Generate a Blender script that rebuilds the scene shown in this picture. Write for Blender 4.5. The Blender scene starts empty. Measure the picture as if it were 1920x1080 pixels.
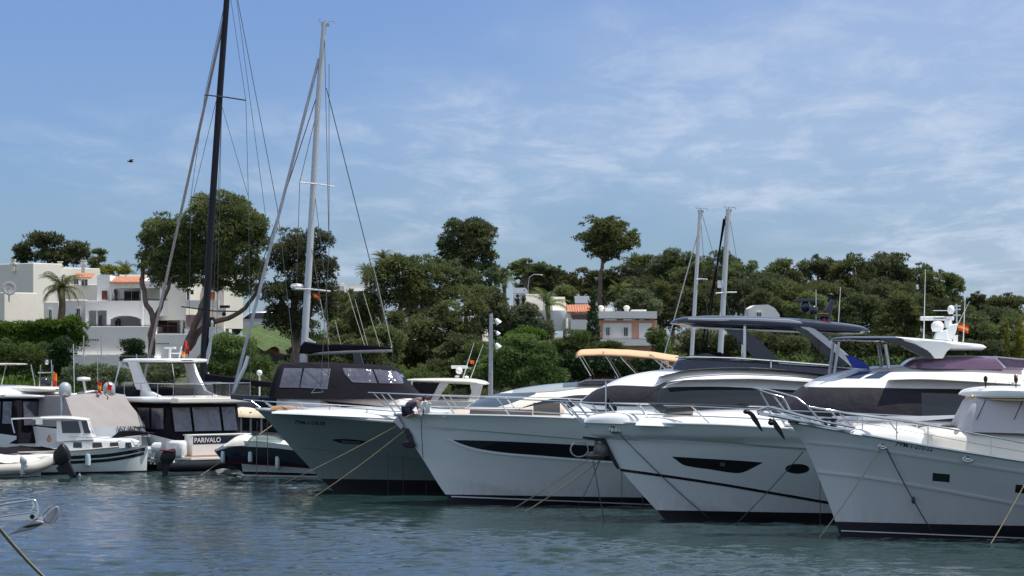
import bpy, math, random
import numpy as np
from mathutils import Vector, Matrix
random.seed(7); RNG = np.random.default_rng(7)
S = bpy.context.scene
COL = S.collection
# ---------------------------------------------------------------- camera, world, sun
F = 5000.0; CX = 960.0; CY = 660.0; EYE = 4.5      # focal length in photo pixels, horizon row, eye height
cd = bpy.data.cameras.new('camera'); cam = bpy.data.objects.new('camera', cd); COL.objects.link(cam)
cam.location = (0, 0, EYE); cam.rotation_euler = (math.radians(90), 0, 0)
cd.sensor_width = 36; cd.lens = 36 * F / 1920; cd.shift_y = 120 / 1920
cd.clip_start = 0.5; cd.clip_end = 6000
S.camera = cam
SUN_EL = math.radians(67); SUN_AZ = math.radians(95)   # azimuth clockwise from the view direction (+Y)
sd = Vector((math.sin(SUN_AZ) * math.cos(SUN_EL), math.cos(SUN_AZ) * math.cos(SUN_EL), math.sin(SUN_EL)))
sl = bpy.data.lights.new('sun', 'SUN'); sl.energy = 4.6; sl.angle = math.radians(0.5); sl.color = (1, .955, .88)
so = bpy.data.objects.new('sun', sl); COL.objects.link(so); so.rotation_euler = sd.to_track_quat('Z', 'Y').to_euler()
wd = bpy.data.worlds.new('World'); S.world = wd; wd.use_nodes = True
nt = wd.node_tree; N = nt.nodes; Lk = nt.links
for n in list(N): N.remove(n)
wo = N.new('ShaderNodeOutputWorld'); bg = N.new('ShaderNodeBackground'); Lk.new(bg.outputs[0], wo.inputs[0])
sky = N.new('ShaderNodeTexSky'); sky.sky_type = 'NISHITA'; sky.sun_disc = False
sky.sun_elevation = SUN_EL; sky.sun_rotation = SUN_AZ
sky.air_density = 1.0; sky.dust_density = 0.3; sky.ozone_density = 3.0; sky.altitude = 0
bg.inputs[1].default_value = 0.085
# thin cirrus: noise in direction space, flattened towards the horizon
tc = N.new('ShaderNodeTexCoord'); sx = N.new('ShaderNodeSeparateXYZ'); Lk.new(tc.outputs['Generated'], sx.inputs[0])
def M(op, a, b=None, c=None, tree=None):
    tr = tree or nt
    n = tr.nodes.new('ShaderNodeMath'); n.operation = op
    for i, v in enumerate((a, b, c)):
        if v is None: continue
        if isinstance(v, (int, float)): n.inputs[i].default_value = v
        else: tr.links.new(v, n.inputs[i])
    return n.outputs[0]
zc = M('ADD', M('ABSOLUTE', sx.outputs[2]), 0.10)
cu = M('DIVIDE', sx.outputs[0], zc); cv = M('DIVIDE', sx.outputs[1], zc)
cb = N.new('ShaderNodeCombineXYZ'); Lk.new(cu, cb.inputs[0]); Lk.new(cv, cb.inputs[1])
def wnoise(sx_, sy_, det, rough, off):
    mp = N.new('ShaderNodeMapping'); mp.inputs['Scale'].default_value = (sx_, sy_, 1); mp.inputs['Location'].default_value = (off, off * .7, 0)
    mp.inputs['Rotation'].default_value = (0, 0, .12)
    Lk.new(cb.outputs[0], mp.inputs[0]); n = N.new('ShaderNodeTexNoise'); n.inputs['Scale'].default_value = 1
    n.inputs['Detail'].default_value = det; n.inputs['Roughness'].default_value = rough; n.inputs['Distortion'].default_value = .35
    Lk.new(mp.outputs[0], n.inputs[0]); return n.outputs[0]
big = wnoise(0.9, 0.45, 3, .5, 3.1)
fine = wnoise(5.0, 2.4, 7, .64, 4.4)
def ramp(v, a, b, tree=None):
    tr = tree or nt
    n = tr.nodes.new('ShaderNodeMapRange'); n.interpolation_type = 'SMOOTHSTEP'
    n.inputs[1].default_value = a; n.inputs[2].default_value = b; tr.links.new(v, n.inputs[0]); return n.outputs[0]
patch = M('MULTIPLY', ramp(fine, .41, .70), ramp(M('ADD', big, M('MULTIPLY', sx.outputs[0], .5)), .40, .62))
low = ramp(sx.outputs[2], .16, .03)
behind = ramp(M('SUBTRACT', M('MULTIPLY', sx.outputs[2], .75), sx.outputs[1]), -.55, .35)   # unseen cloud overhead and behind the camera, added to brighten the shaded hulls
cl = M('MINIMUM', M('ADD', M('MAXIMUM', M('MULTIPLY', behind, .75), M('MULTIPLY', ramp(sx.outputs[2], .13, .40), .55)), M('ADD', M('MULTIPLY', patch, M('ADD', M('MULTIPLY', low, .48), .16)), M('MULTIPLY', ramp(M('ADD', big, M('MULTIPLY', sx.outputs[0], .9)), .35, .8), .34))), .8)  # cloud above the view is added too, to grey the water's reflections
tint = N.new('ShaderNodeMix'); tint.data_type = 'RGBA'; tint.blend_type = 'MULTIPLY'; tint.inputs[0].default_value = 1
Lk.new(sky.outputs[0], tint.inputs[6]); tr_ = N.new('ShaderNodeValToRGB'); Lk.new(ramp(sx.outputs[2], -.02, .17), tr_.inputs[0])   # clear maritime air: less yellow towards the horizon
tr_.color_ramp.elements[0].color = (.50, .68, 1.03, 1); tr_.color_ramp.elements[1].color = (.71, .80, 1.14, 1); Lk.new(tr_.outputs[0], tint.inputs[7])
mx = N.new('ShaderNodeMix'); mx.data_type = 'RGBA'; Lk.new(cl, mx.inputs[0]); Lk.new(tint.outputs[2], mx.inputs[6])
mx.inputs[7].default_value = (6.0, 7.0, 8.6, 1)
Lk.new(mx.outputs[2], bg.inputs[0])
vs = S.view_settings; vs.view_transform = 'Standard'; vs.look = 'None'; vs.gamma = 1; vs.exposure = 0.22
S.render.engine = 'CYCLES'
S.cycles.max_bounces = 6; S.cycles.transparent_max_bounces = 12; S.cycles.caustics_reflective = False; S.cycles.caustics_refractive = False

# ---------------------------------------------------------------- materials
MAT = {}
def mat(name, col, rough=.5, metal=0, var=.06, vs=1.5, bump=0, bs=8, spec=.5, coat=0, alpha=1, trans=0, streak=0, wave=None):
    if name in MAT: return MAT[name]
    m = bpy.data.materials.new(name); m.use_nodes = True; t = m.node_tree; b = t.nodes['Principled BSDF']
    b.inputs['Roughness'].default_value = rough; b.inputs['Metallic'].default_value = metal
    b.inputs['Specular IOR Level'].default_value = spec; b.inputs['Coat Weight'].default_value = coat; b.inputs['Coat Roughness'].default_value = .05
    b.inputs['Alpha'].default_value = alpha; b.inputs['Transmission Weight'].default_value = trans
    c = t.nodes.new('ShaderNodeTexCoord'); n = t.nodes.new('ShaderNodeTexNoise'); n.inputs['Scale'].default_value = vs; n.inputs['Detail'].default_value = 5
    mp = t.nodes.new('ShaderNodeMapping'); t.links.new(c.outputs['Object'], mp.inputs[0]); t.links.new(mp.outputs[0], n.inputs[0])
    if streak: mp.inputs['Scale'].default_value = (streak, streak, .25)
    hsv = t.nodes.new('ShaderNodeMix'); hsv.data_type = 'RGBA'; t.links.new(n.outputs[0], hsv.inputs[0])
    hsv.inputs[6].default_value = (*[max(0, x * (1 - 2 * var)) for x in col], 1); hsv.inputs[7].default_value = (*[min(1, x * (1 + 2 * var)) for x in col], 1)
    t.links.new(hsv.outputs[2], b.inputs['Base Color'])
    if bump:
        n2 = t.nodes.new('ShaderNodeTexNoise'); n2.inputs['Scale'].default_value = bs; n2.inputs['Detail'].default_value = 4
        t.links.new(mp.outputs[0], n2.inputs[0]); bp = t.nodes.new('ShaderNodeBump'); bp.inputs['Strength'].default_value = 1; bp.inputs['Distance'].default_value = bump
        t.links.new(n2.outputs[0], bp.inputs['Height']); t.links.new(bp.outputs[0], b.inputs['Normal'])
    MAT[name] = m; return m
WHITE = mat('white_gelcoat', (.78, .79, .78), .22, coat=.3, var=.03)
HULLW = mat('hull_white', (.735, .755, .76), .16, coat=.6, var=.03, vs=.7, streak=1.2)
HULLT = mat('hull_grey_white', (.595, .605, .61), .2, coat=.5, var=.05, vs=.7, streak=1.5)
HULLG = mat('hull_dark_green_grey', (.16, .205, .20), .25, coat=.3, var=.05, vs=.7)
CREAM = mat('cream_gelcoat', (.74, .71, .62), .3, coat=.2, var=.03)
GREY = mat('light_grey_gelcoat', (.50, .51, .53), .28, coat=.3, var=.04)
SILV = mat('silver_paint', (.42, .44, .47), .3, metal=.3, coat=.4, var=.03)
BLACK = mat('black_gloss', (.012, .013, .02), .15, coat=.4, var=.1)
BOOT = mat('black_antifouling', (.012, .012, .016), .5, var=.2)
NAVY = mat('navy_paint', (.015, .018, .035), .2, coat=.4, var=.1)
CANV = mat('black_canvas', (.011, .010, .015), .9, spec=.12, var=.2, bump=.03, bs=2.5)
CANG = mat('grey_canvas', (.42, .39, .38), .85, var=.07, bump=.03, bs=2)
CANL = mat('pale_canvas', (.52, .50, .52), .85, var=.05, bump=.02, bs=2)
MESH = mat('dark_screen_cover', (.026, .025, .032), .75, spec=.2, var=.15, bump=.05, bs=2.2)
GLASS = mat('dark_glass', (.01, .011, .014), .04, spec=.8, var=.1)
GLASB = mat('blue_glass', (.05, .08, .11), .06, spec=.8, var=.1)
VINYL = mat('clear_vinyl', (.07, .07, .095), .12, spec=.9, var=.4, vs=2, bump=.085, bs=3.2, coat=.5)
TINT = mat('purple_tinted_glass', (.12, .07, .13), .06, spec=.8, var=.1, alpha=.8)
SMOKE = mat('smoked_glass', (.03, .03, .035), .05, spec=.8, var=.1, alpha=.72)
STEEL = mat('stainless_steel', (.62, .62, .62), .16, metal=1, var=.05)
GALV = mat('galvanised_steel', (.40, .41, .43), .42, metal=.85, var=.15, vs=6)
ALU = mat('mast_aluminium', (.50, .52, .53), .38, metal=.35, var=.06)
ROPE = mat('tan_rope', (.42, .32, .20), .9, var=.2, vs=20, bump=.01, bs=60)
ROPED = mat('dark_rope', (.05, .05, .055), .9, var=.2, vs=20)
MASTB = mat('matt_black_mast', (.012, .012, .018), .5, spec=.25, var=.1)
WIRE = mat('rigging_wire', (.10, .10, .11), .4, metal=.6, var=.1)
TEAK = mat('teak', (.36, .19, .09), .6, var=.2, vs=6)
BEIGE = mat('beige_cushion', (.50, .42, .36), .8, var=.08, bump=.02)
TANC = mat('tan_bimini_fabric', (.62, .39, .23), .85, var=.06, bump=.02, bs=3)
RED = mat('red_cloth', (.62, .03, .03), .8)
YEL = mat('yellow_cloth', (.85, .45, .02), .8)
ORG = mat('orange_cloth', (.85, .16, .02), .8)
BLUE = mat('blue_cloth', (.02, .04, .30), .8)
DKRED = mat('dark_red_paint', (.20, .01, .02), .3)
RUBBER = mat('grey_hypalon', (.40, .39, .36), .6, var=.1)
BLKPL = mat('black_plastic', (.010, .010, .012), .4, spec=.3, var=.15)
LAMP = mat('lamp_glass', (.8, .8, .75), .1)
FENDER = mat('fender_vinyl', (.60, .70, .72), .4)
LINEW = mat('white_line_paint', (.75, .75, .75), .3)
def grime(m, z0, z1, col=(.36, .36, .27), amt=.16):     # weed and scum stain with its own ragged outline just above the water
    t = m.node_tree; b = t.nodes['Principled BSDF']; lk = b.inputs['Base Color'].links[0]; src = lk.from_socket
    c = t.nodes.new('ShaderNodeTexCoord'); sp = t.nodes.new('ShaderNodeSeparateXYZ'); t.links.new(c.outputs['Object'], sp.inputs[0])
    mp = t.nodes.new('ShaderNodeMapping'); mp.inputs['Scale'].default_value = (4, 4, .6); t.links.new(c.outputs['Object'], mp.inputs[0]); n = t.nodes.new('ShaderNodeTexNoise'); n.inputs['Scale'].default_value = 1.6; n.inputs['Detail'].default_value = 6; t.links.new(mp.outputs[0], n.inputs[0])
    f = M('MULTIPLY', M('MULTIPLY', ramp(M('ADD', sp.outputs[2], M('MULTIPLY', n.outputs[0], -.5, tree=t), tree=t), z1 - .25, z0 - .25, t), ramp(n.outputs[0], .38, .62, t), tree=t), amt, tree=t)
    mx_ = t.nodes.new('ShaderNodeMix'); mx_.data_type = 'RGBA'; t.links.new(f, mx_.inputs[0]); t.links.new(src, mx_.inputs[6]); mx_.inputs[7].default_value = (*col, 1); t.links.new(mx_.outputs[2], b.inputs['Base Color'])
for m_ in (HULLW, HULLT, HULLG): grime(m_, .25, .95)
# ---------------------------------------------------------------- object helpers
def tag(o, label=None, cat=None, group=None, kind=None):
    if label: o['label'] = label
    if cat: o['category'] = cat
    if group: o['group'] = group
    if kind: o['kind'] = kind
    return o
def thing(name, label, cat, loc=(0, 0, 0), rz=0, group=None):
    o = bpy.data.objects.new(name, None); COL.objects.link(o); o.location = loc; o.rotation_euler = (0, 0, rz); o.empty_display_size = .2
    return tag(o, label, cat, group)
def W(px, py, d): return ((px - CX) * d / F, d, EYE + (CY - py) * d / F)
class MB:
    def __init__(s): s.v = []; s.f = []; s.m = []; s.mi = 0
    def add(s, vs, fs):
        n = len(s.v); s.v += [tuple(p) for p in vs]; s.f += [tuple(i + n for i in f) for f in fs]; s.m += [s.mi] * len(fs); return s
    def box(s, x0, x1, y0, y1, z0, z1):
        x0, x1 = min(x0, x1), max(x0, x1); y0, y1 = min(y0, y1), max(y0, y1); z0, z1 = min(z0, z1), max(z0, z1)
        return s.add([(x0,y0,z0),(x1,y0,z0),(x1,y1,z0),(x0,y1,z0),(x0,y0,z1),(x1,y0,z1),(x1,y1,z1),(x0,y1,z1)],
                     [(3,2,1,0),(4,5,6,7),(0,1,5,4),(1,2,6,5),(2,3,7,6),(3,0,4,7)])
    def tube(s, pts, r, n=8, caps=True):
        pts = [Vector(p) for p in pts]; k = len(pts)
        rs = list(r) if isinstance(r, (list, tuple)) else [r] * k
        vs = []; up = None
        for i, p in enumerate(pts):
            t = (pts[min(i + 1, k - 1)] - pts[max(i - 1, 0)])
            t = t.normalized() if t.length > 1e-9 else Vector((0, 0, 1))
            if up is None: up = Vector((0, 0, 1)) if abs(t.z) < .9 else Vector((1, 0, 0))
            a = t.cross(up); a = a.normalized() if a.length > 1e-6 else t.orthogonal().normalized(); b = a.cross(t).normalized(); up = b
            for j in range(n):
                q = 2 * math.pi * j / n; vs.append(p + (a * math.cos(q) + b * math.sin(q)) * rs[i])
        fs = [(i*n+j, i*n+(j+1)%n, (i+1)*n+(j+1)%n, (i+1)*n+j) for i in range(k-1) for j in range(n)]
        if caps: fs += [tuple(reversed(range(n))), tuple(range((k-1)*n, k*n))]
        return s.add(vs, fs)
    def grid(s, P, closed_u=False):       # P[i][j]
        a = len(P); b = len(P[0]); vs = [p for r in P for p in r]
        fs = [(i*b+j, i*b+j+1, ((i+1) % a)*b+j+1, ((i+1) % a)*b+j) for i in range(a if closed_u else a-1) for j in range(b-1)]
        return s.add(vs, fs)
    def ell(s, c, r, nu=14, nv=9, z0=-1.0):
        P = []
        for i in range(nv + 1):
            t = -math.pi/2 + math.pi * i / nv
            t = max(t, math.asin(z0)) if z0 > -1 else t
            P.append([(c[0]+r[0]*math.cos(t)*math.cos(2*math.pi*j/nu), c[1]+r[1]*math.cos(t)*math.sin(2*math.pi*j/nu), c[2]+r[2]*math.sin(t)) for j in range(nu+1)])
        return s.grid(P)
    def lathe(s, c, prof, n=16):           # prof [(r,z)]
        return s.grid([[(c[0]+r*math.cos(2*math.pi*j/n), c[1]+r*math.sin(2*math.pi*j/n), c[2]+z) for j in range(n+1)] for r, z in prof])
    def prism(s, pts, y0, y1):             # pts [(x,z)] polygon extruded in y
        n = len(pts); vs = [(x, y0, z) for x, z in pts] + [(x, y1, z) for x, z in pts]
        fs = [tuple(range(n)), tuple(range(2*n-1, n-1, -1))] + [(i, i+n, (i+1) % n+n, (i+1) % n) for i in range(n)]
        return s.add(vs, fs)
    def hprism(s, pts, z0, z1):            # pts [(x,y)] extruded in z
        n = len(pts); vs = [(x, y, z0) for x, y in pts] + [(x, y, z1) for x, y in pts]
        fs = [tuple(range(n)), tuple(range(2*n-1, n-1, -1))] + [(i, i+n, (i+1) % n+n, (i+1) % n) for i in range(n)]
        return s.add(vs, fs)
    def build(s, name, m, parent=None, smooth=None, bevel=0, solid=0, label=None, fixn=True):
        me = bpy.data.meshes.new(name); me.from_pydata(s.v, [], s.f)
        for mm in (m if isinstance(m, (list, tuple)) else [m]): me.materials.append(mm)
        if isinstance(m, (list, tuple)): me.polygons.foreach_set('material_index', s.m)
        if fixn:
            import bmesh
            bm = bmesh.new(); bm.from_mesh(me); bmesh.ops.remove_doubles(bm, verts=bm.verts, dist=1e-5); bmesh.ops.recalc_face_normals(bm, faces=bm.faces); bm.to_mesh(me); bm.free()
        if smooth is not None:
            me.polygons.foreach_set('use_smooth', [True] * len(me.polygons)); me.set_sharp_from_angle(angle=math.radians(smooth))
        me.update()
        o = bpy.data.objects.new(name, me); COL.objects.link(o)
        if parent is not None: o.parent = parent
        if solid: q = o.modifiers.new('solid', 'SOLIDIFY'); q.thickness = solid; q.offset = 0
        if bevel: q = o.modifiers.new('bevel', 'BEVEL'); q.width = bevel; q.segments = 2; q.limit_method = 'ANGLE'; q.harden_normals = False
        if label: o['label'] = label
        return o
def curve(pts):                            # smooth monotone-ish interpolation through (x, y)
    pts = sorted(pts); xs = np.array([p[0] for p in pts], float); ys = np.array([p[1] for p in pts], float)
    if len(xs) == 1: return lambda x: ys[0]
    d = np.diff(ys) / np.maximum(np.diff(xs), 1e-9); m = np.zeros(len(xs)); m[0] = d[0]; m[-1] = d[-1]
    for i in range(1, len(xs) - 1): m[i] = 0 if d[i-1] * d[i] <= 0 else 2 * d[i-1] * d[i] / (d[i-1] + d[i])
    def f(x):
        if x <= xs[0]: return float(ys[0] + (x - xs[0]) * m[0] * 0)
        if x >= xs[-1]: return float(ys[-1])
        i = int(np.searchsorted(xs, x) - 1); h = xs[i+1] - xs[i]; t = (x - xs[i]) / h
        return float((2*t**3-3*t**2+1)*ys[i] + (t**3-2*t**2+t)*h*m[i] + (-2*t**3+3*t**2)*ys[i+1] + (t**3-t**2)*h*m[i+1])
    return f
def text_verts(s, size, bold=.0):
    cu = bpy.data.curves.new('t', 'FONT'); cu.body = s; cu.size = size; cu.offset = bold; cu.fill_mode = 'FRONT'
    ob = bpy.data.objects.new('t', cu); COL.objects.link(ob)
    me = bpy.data.meshes.new_from_object(ob.evaluated_get(bpy.context.evaluated_depsgraph_get()))
    vs = [tuple(v.co) for v in me.vertices]; fs = [tuple(p.vertices) for p in me.polygons]
    bpy.data.objects.remove(ob); bpy.data.meshes.remove(me); bpy.data.curves.remove(cu); return vs, fs
def text_mb(s, width, bold=.0):            # returns verts scaled so the line is `width` long, origin at left baseline
    vs, fs = text_verts(s, 1, bold); w = max(v[0] for v in vs) - min(v[0] for v in vs); x0 = min(v[0] for v in vs); k = width / w
    return [((v[0] - x0) * k, v[1] * k) for v in vs], fs
def sst(x): x = min(1, max(0, x)); return x*x*(3-2*x)

# ---------------------------------------------------------------- boats
class Boat:
    """local x = aft from the bow, local -y = port (towards the camera for a bow-left boat), z up"""
    def __init__(s, name, label, cat, bow_px, Y0, a=4, group='boats moored in the marina', X0=None, flip=False):
        s.flip = flip
        s.a = math.radians(a); s.X = (bow_px - CX) * Y0 / F if X0 is None else X0; s.Y = Y0
        s.root = thing(name, label, cat, (s.X, s.Y, 0), s.a if flip else -s.a, group)
        if flip: s.root.scale = (-1, 1, 1)
    def px(s, px, py, v=0.0):
        k = (px - CX) / F; c = math.cos(s.a); n = math.sin(s.a)
        if s.flip:
            for _ in range(6):
                vv = v(u) if callable(v) and _ else (v(1.0) if callable(v) else v)
                u = (k * (s.Y - vv * c) - s.X - vv * n) / (-c + k * n)
            return (u, EYE + (CY - py) * (s.Y - u * n - vv * c) / F)
        for _ in range(6):
            vv = v(u) if callable(v) and _ else (v(1.0) if callable(v) else v)
            u = (k * (s.Y - vv * c) - s.X + vv * n) / (c + k * n)
            if not callable(v): break
        D = s.Y - u * n - vv * c
        return (u, EYE + (CY - py) * D / F)
    def P(s, pts, v=0.0): return [s.px(x, y, v) for x, y in pts]
    def hull(s, stem, sheer, L, B, rows=(), feats=(), chine=None, hm=HULLW, boot=.28, kw=.82, Le=8.5, nd=2.3, nw=1.55, keel=-.5, deck=True, deckm=WHITE, bm=BOOT, cap=None, dd=.06, tr=0, topm=None):
        """stem [(u,z)], sheer [(u,z)] ; rows: line functions that become mesh rows"""
        s.L = L; s.B = B
        st = sorted([(z, u) for u, z in stem]); z0 = st[0][0]; st = [(keel - .1, st[0][1] + (z0 - keel + .1) * .7)] + st
        s.us = curve(st); s.zs = curve(sheer); s.feats = feats; s.chine = chine
        def surf(u, z):
            zs = s.zs(u); h = min(1, max(0, z / max(.1, zs))); us = s.us(z)
            t = (u - us) / (Le * (1 + .55 * (1 - h)))
            if t <= 0: return 0.0
            tt = min(1, t); n = nw + (nd - nw) * h
            v = B / 2 * (kw + (1 - kw) * h ** .8) * (1 - (1 - tt) ** n)
            if u > L * .6: v *= 1 - .10 * ((u - L * .6) / (L * .4)) ** 2
            for zk, dv, w in s.feats: v += dv * sst((z - zk(u)) / w) * min(1, t * 4)
            if s.chine:
                dz = s.chine[0](u) - z; w_ = .05; dz = dz if dz > w_ else (0 if dz < -w_ else (dz + w_) ** 2 / (4 * w_))
                v -= s.chine[1] * dz * min(1, t * 2.5)
            if z < 0: v *= 1 - .8 * (z / keel) ** 2
            return max(0.0, v)
        s.surf = surf
        fr = [(lambda u: keel), (lambda u: 0.0), (lambda u: boot)]
        for r in rows: fr.append(r)
        for zk, dv, w in feats: fr += [zk, (lambda u, zk=zk, w=w: zk(u) + w)]
        fr.append(s.zs)
        fr = sorted(fr, key=lambda f: f(L * .25))
        full = []
        for a_, b_ in zip(fr[:-1], fr[1:]):
            g = b_(L * .25) - a_(L * .25); n = max(1, min(34, int(g / .07)))
            for k in range(n): full.append(lambda u, a_=a_, b_=b_, k=k, n=n: a_(u) + (b_(u) - a_(u)) * k / n)
        full.append(fr[-1])
        nu = 84
        if chine:
            pass
        def row(f, side):
            u = 1.0
            for _ in range(30): u = .5 * u + .5 * s.us(f(u))
            return [(uu, -side * surf(uu, f(uu)), f(uu)) for uu in [u + (L - u) * (i / nu) ** 1.7 for i in range(nu + 1)]]
        hi = [i for i, f in enumerate(full) if f(L * .25) >= boot - 1e-6][0]
        for nm, rr, m in (('hull', full[hi:], hm), ('boot_stripe', full[:hi + 1], bm)):
            mb = MB()
            for side in (1, -1): mb.grid([row(f, side) for f in rr])
            T = [[(L, -surf(L, f(L)) * q, f(L)) for q in (1, .5, 0, -.5, -1)] for f in rr]; mb.grid(T)
            mb.build(nm, m, s.root, smooth=28)
        if deck:
            mb = MB(); P = []
            for i in range(50):
                u = .02 + (L - .02) * (i / 49) ** 1.4; z = s.zs(u) - dd; v = max(0, surf(u, z) - .02)
                P.append([(u, v * q, z + .06 * (1 - q * q)) for q in (-1, -.6, -.2, .2, .6, 1)])
            mb.grid(P).build('deck', deckm, s.root, smooth=40)
        if cap:
            mb = MB()
            for side in (1, -1):
                mb.tube([(u, -side * (surf(u, s.zs(u)) + .0), s.zs(u) + .01) for u in [.02 + (L - .02) * (i / 40) ** 1.5 for i in range(41)]], cap[0], 6)
            mb.build('gunwale', cap[1], s.root, smooth=60)
        return s
    def hpx(s, px, py):                    # pixel on the port hull side
        v = 0.0
        for _ in range(12): u, z = s.px(px, py, v); v = .5 * v + .5 * s.surf(u, z)
        return u, z
    def H(s, pts): return [s.hpx(x, y) for x, y in pts]
    def hcurve(s, pts, flat=True): return curve(s.H(pts))
    def hpatch(s, name, m, top, bot, off=.006, n=36, k=4, both=True, label=None, u0=None, u1=None):
        """top / bot: pixel polylines on the hull side"""
        t = s.H(top); b = s.H(bot); T = curve(t); Bc = curve(b)
        a0 = max(min(p[0] for p in t), min(p[0] for p in b)) if u0 is None else u0; a1 = min(max(p[0] for p in t), max(p[0] for p in b)) if u1 is None else u1
        mb = MB()
        for side in ((1, -1) if both else (1,)):
            P = []
            for i in range(n + 1):
                u = a0 + (a1 - a0) * i / n; zt, zb = T(u), Bc(u)
                P.append([(u, -side * (s.surf(u, zb + (zt - zb) * j / k) + off), zb + (zt - zb) * j / k) for j in range(k + 1)])
            mb.grid(P)
        return mb.build(name, m, s.root, smooth=50, label=label)
    def hline(s, name, m, pts, w, off=.008, L=None, both=True):   # painted or moulded line, w metres tall
        c = curve(s.H(pts)); q = s.H(pts); a0 = min(p[0] for p in q); a1 = L or max(p[0] for p in q); mb = MB()
        sl_ = (q[-1][1] - q[-2][1]) / max(.01, q[-1][0] - q[-2][0]); um = max(p[0] for p in q)
        f = lambda u: c(u) if u <= um else c(um) + sl_ * (u - um)
        for side in ((1, -1) if both else (1,)):
            P = []
            for i in range(61):
                u = a0 + (a1 - a0) * i / 60; z = f(u)
                P.append([(u, -side * (s.surf(u, z + e * w / 2) + o_), z + e * w / 2) for e, o_ in ((-1, 0), (-1, off), (1, off), (1, 0))])
            mb.grid(P)
        return mb.build(name, m, s.root, smooth=30)
    def htext(s, str_, px0, py0, px1, py1, m, nm='registration', off=.012, italic=0):
        u0, z0 = s.hpx(px0, py0); u1, z1 = s.hpx(px1, py1); w = u1 - u0; vs, fs = text_mb(str_, w, .012); mb = MB()
        sl_ = (z1 - z0) / w
        mb.add([(u0 + x + y * italic, -(s.surf(u0 + x, z0 + y + sl_ * x) + off), z0 + y + sl_ * x) for x, y in vs], fs); return mb.build(nm, m, s.root, fixn=False)
    def deckv(s, inset=.12): return lambda u: max(0.0, s.surf(max(u, .0), s.zs(u)) - inset)
    def rail(s, top, posts, r=.016, mids=(), inset=.12, both=True, m=STEEL, name='guard_rail', rp=None):
        dv = s.deckv(inset)
        def pt(p, side):
            v = dv; u, z = s.px(p[0], p[1], dv); return (u, -side * dv(u), z)
        mb = MB()
        for side in ((1, -1) if both else (1,)):
            for line in (top, *mids): mb.tube([pt(p, side) for p in line], r, 6)
            for a_, b_ in posts: mb.tube([pt(a_, side), pt(b_, side)], rp or r, 6)
        mb.tube([pt(top[0], 1), pt(top[0], -1)], r, 6)
        return mb.build(name, m, s.root, smooth=60)
    def slab(s, name, m, pts, v0, v1, bevel=.01, both=False, parent=None, label=None):   # side outline (px) extruded between v0 and v1
        mb = MB(); vm = (v0 + v1) / 2 if not both else max(v0, v1)
        q = s.P(pts, max(v0, v1)); mb.prism(q, -v1, -v0)
        if both: mb.prism(q, v0, v1)
        return mb.build(name, m, parent or s.root, bevel=bevel, label=label)
class House:
    """rounded deckhouse: superellipse sections between bot(u) and top(u) with half width hw(u)"""
    def __init__(h, b, top, bot, hw, p=3.6, tum=.1, top_v=None):
        h.b = b; h.t = curve(top); h.bo = curve(bot); h.w = curve(hw); h.p = p; h.tum = tum
        h.u0 = max(min(q[0] for q in top), min(q[0] for q in bot)); h.u1 = min(max(q[0] for q in top), max(q[0] for q in bot))
    def pos(h, u, th, off=0):
        zb, zt = h.bo(u), h.t(u); zt = max(zt, zb + .01); c = max(0, math.cos(th)); n = max(0, math.sin(th)); f = n ** (2 / h.p)
        w = h.w(u) * (1 - h.tum * f)
        return (w * c ** (2 / h.p) + off * c ** .5, zb + (zt - zb) * f + off * n ** .5)
    def th(h, u, z):
        zb, zt = h.bo(u), h.t(u); f = min(1, max(0, (z - zb) / max(.01, zt - zb))); return math.asin(min(1, f ** (h.p / 2)))
    def body(h, name, m, n=44, k=12, u0=None, u1=None, cap=True, label=None, parent=None):
        u0 = h.u0 if u0 is None else u0; u1 = h.u1 if u1 is None else u1; P = []
        for i in range(n + 1):
            u = u0 + (u1 - u0) * i / n; r = []
            for j in range(2 * k + 1):
                th = math.pi / 2 * j / k; side = 1
                if j > k: th = math.pi - th; side = -1
                v, z = h.pos(u, th); r.append((u, -side * v, z))
            P.append(r)
        mb = MB(); mb.grid(P)
        if cap: mb.add(P[-1], [tuple(range(2 * k + 1))]); mb.add(P[0], [tuple(range(2 * k + 1))])
        return mb.build(name, m, parent or h.b.root, smooth=35, label=label)
    def patch(h, name, m, lo, hi, off=.008, n=40, k=10, both=True, u0=None, u1=None, label=None, parent=None):
        """lo, hi: [(u,z)] ; where hi reaches the roof line the patch runs over to the other side"""
        Lo = curve(lo); Hi = curve(hi)
        a0 = max(min(q[0] for q in lo), min(q[0] for q in hi)) if u0 is None else u0; a1 = min(max(q[0] for q in lo), max(q[0] for q in hi)) if u1 is None else u1
        mb = MB()
        for side in ((1, -1) if both else (1,)):
            P = []
            for i in range(n + 1):
                u = a0 + (a1 - a0) * i / n; t0 = h.th(u, Lo(u)); t1 = h.th(u, Hi(u)); r = []
                if Hi(u) >= h.t(u) - .025: t1 = math.pi / 2
                o0, o1 = off if isinstance(off, tuple) else (off, off)
                for j in range(k + 1):
                    v, z = h.pos(u, t0 + (t1 - t0) * j / k, o0 + (o1 - o0) * (j / k) ** .7); r.append((u, -side * v, z))
                if isinstance(off, tuple): r.insert(0, (u, -side * h.pos(u, t0)[0], r[0][2] - .01))
                P.append(r)
            mb.grid(P)
        return mb.build(name, m, parent or h.b.root, smooth=40, label=label)
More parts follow.
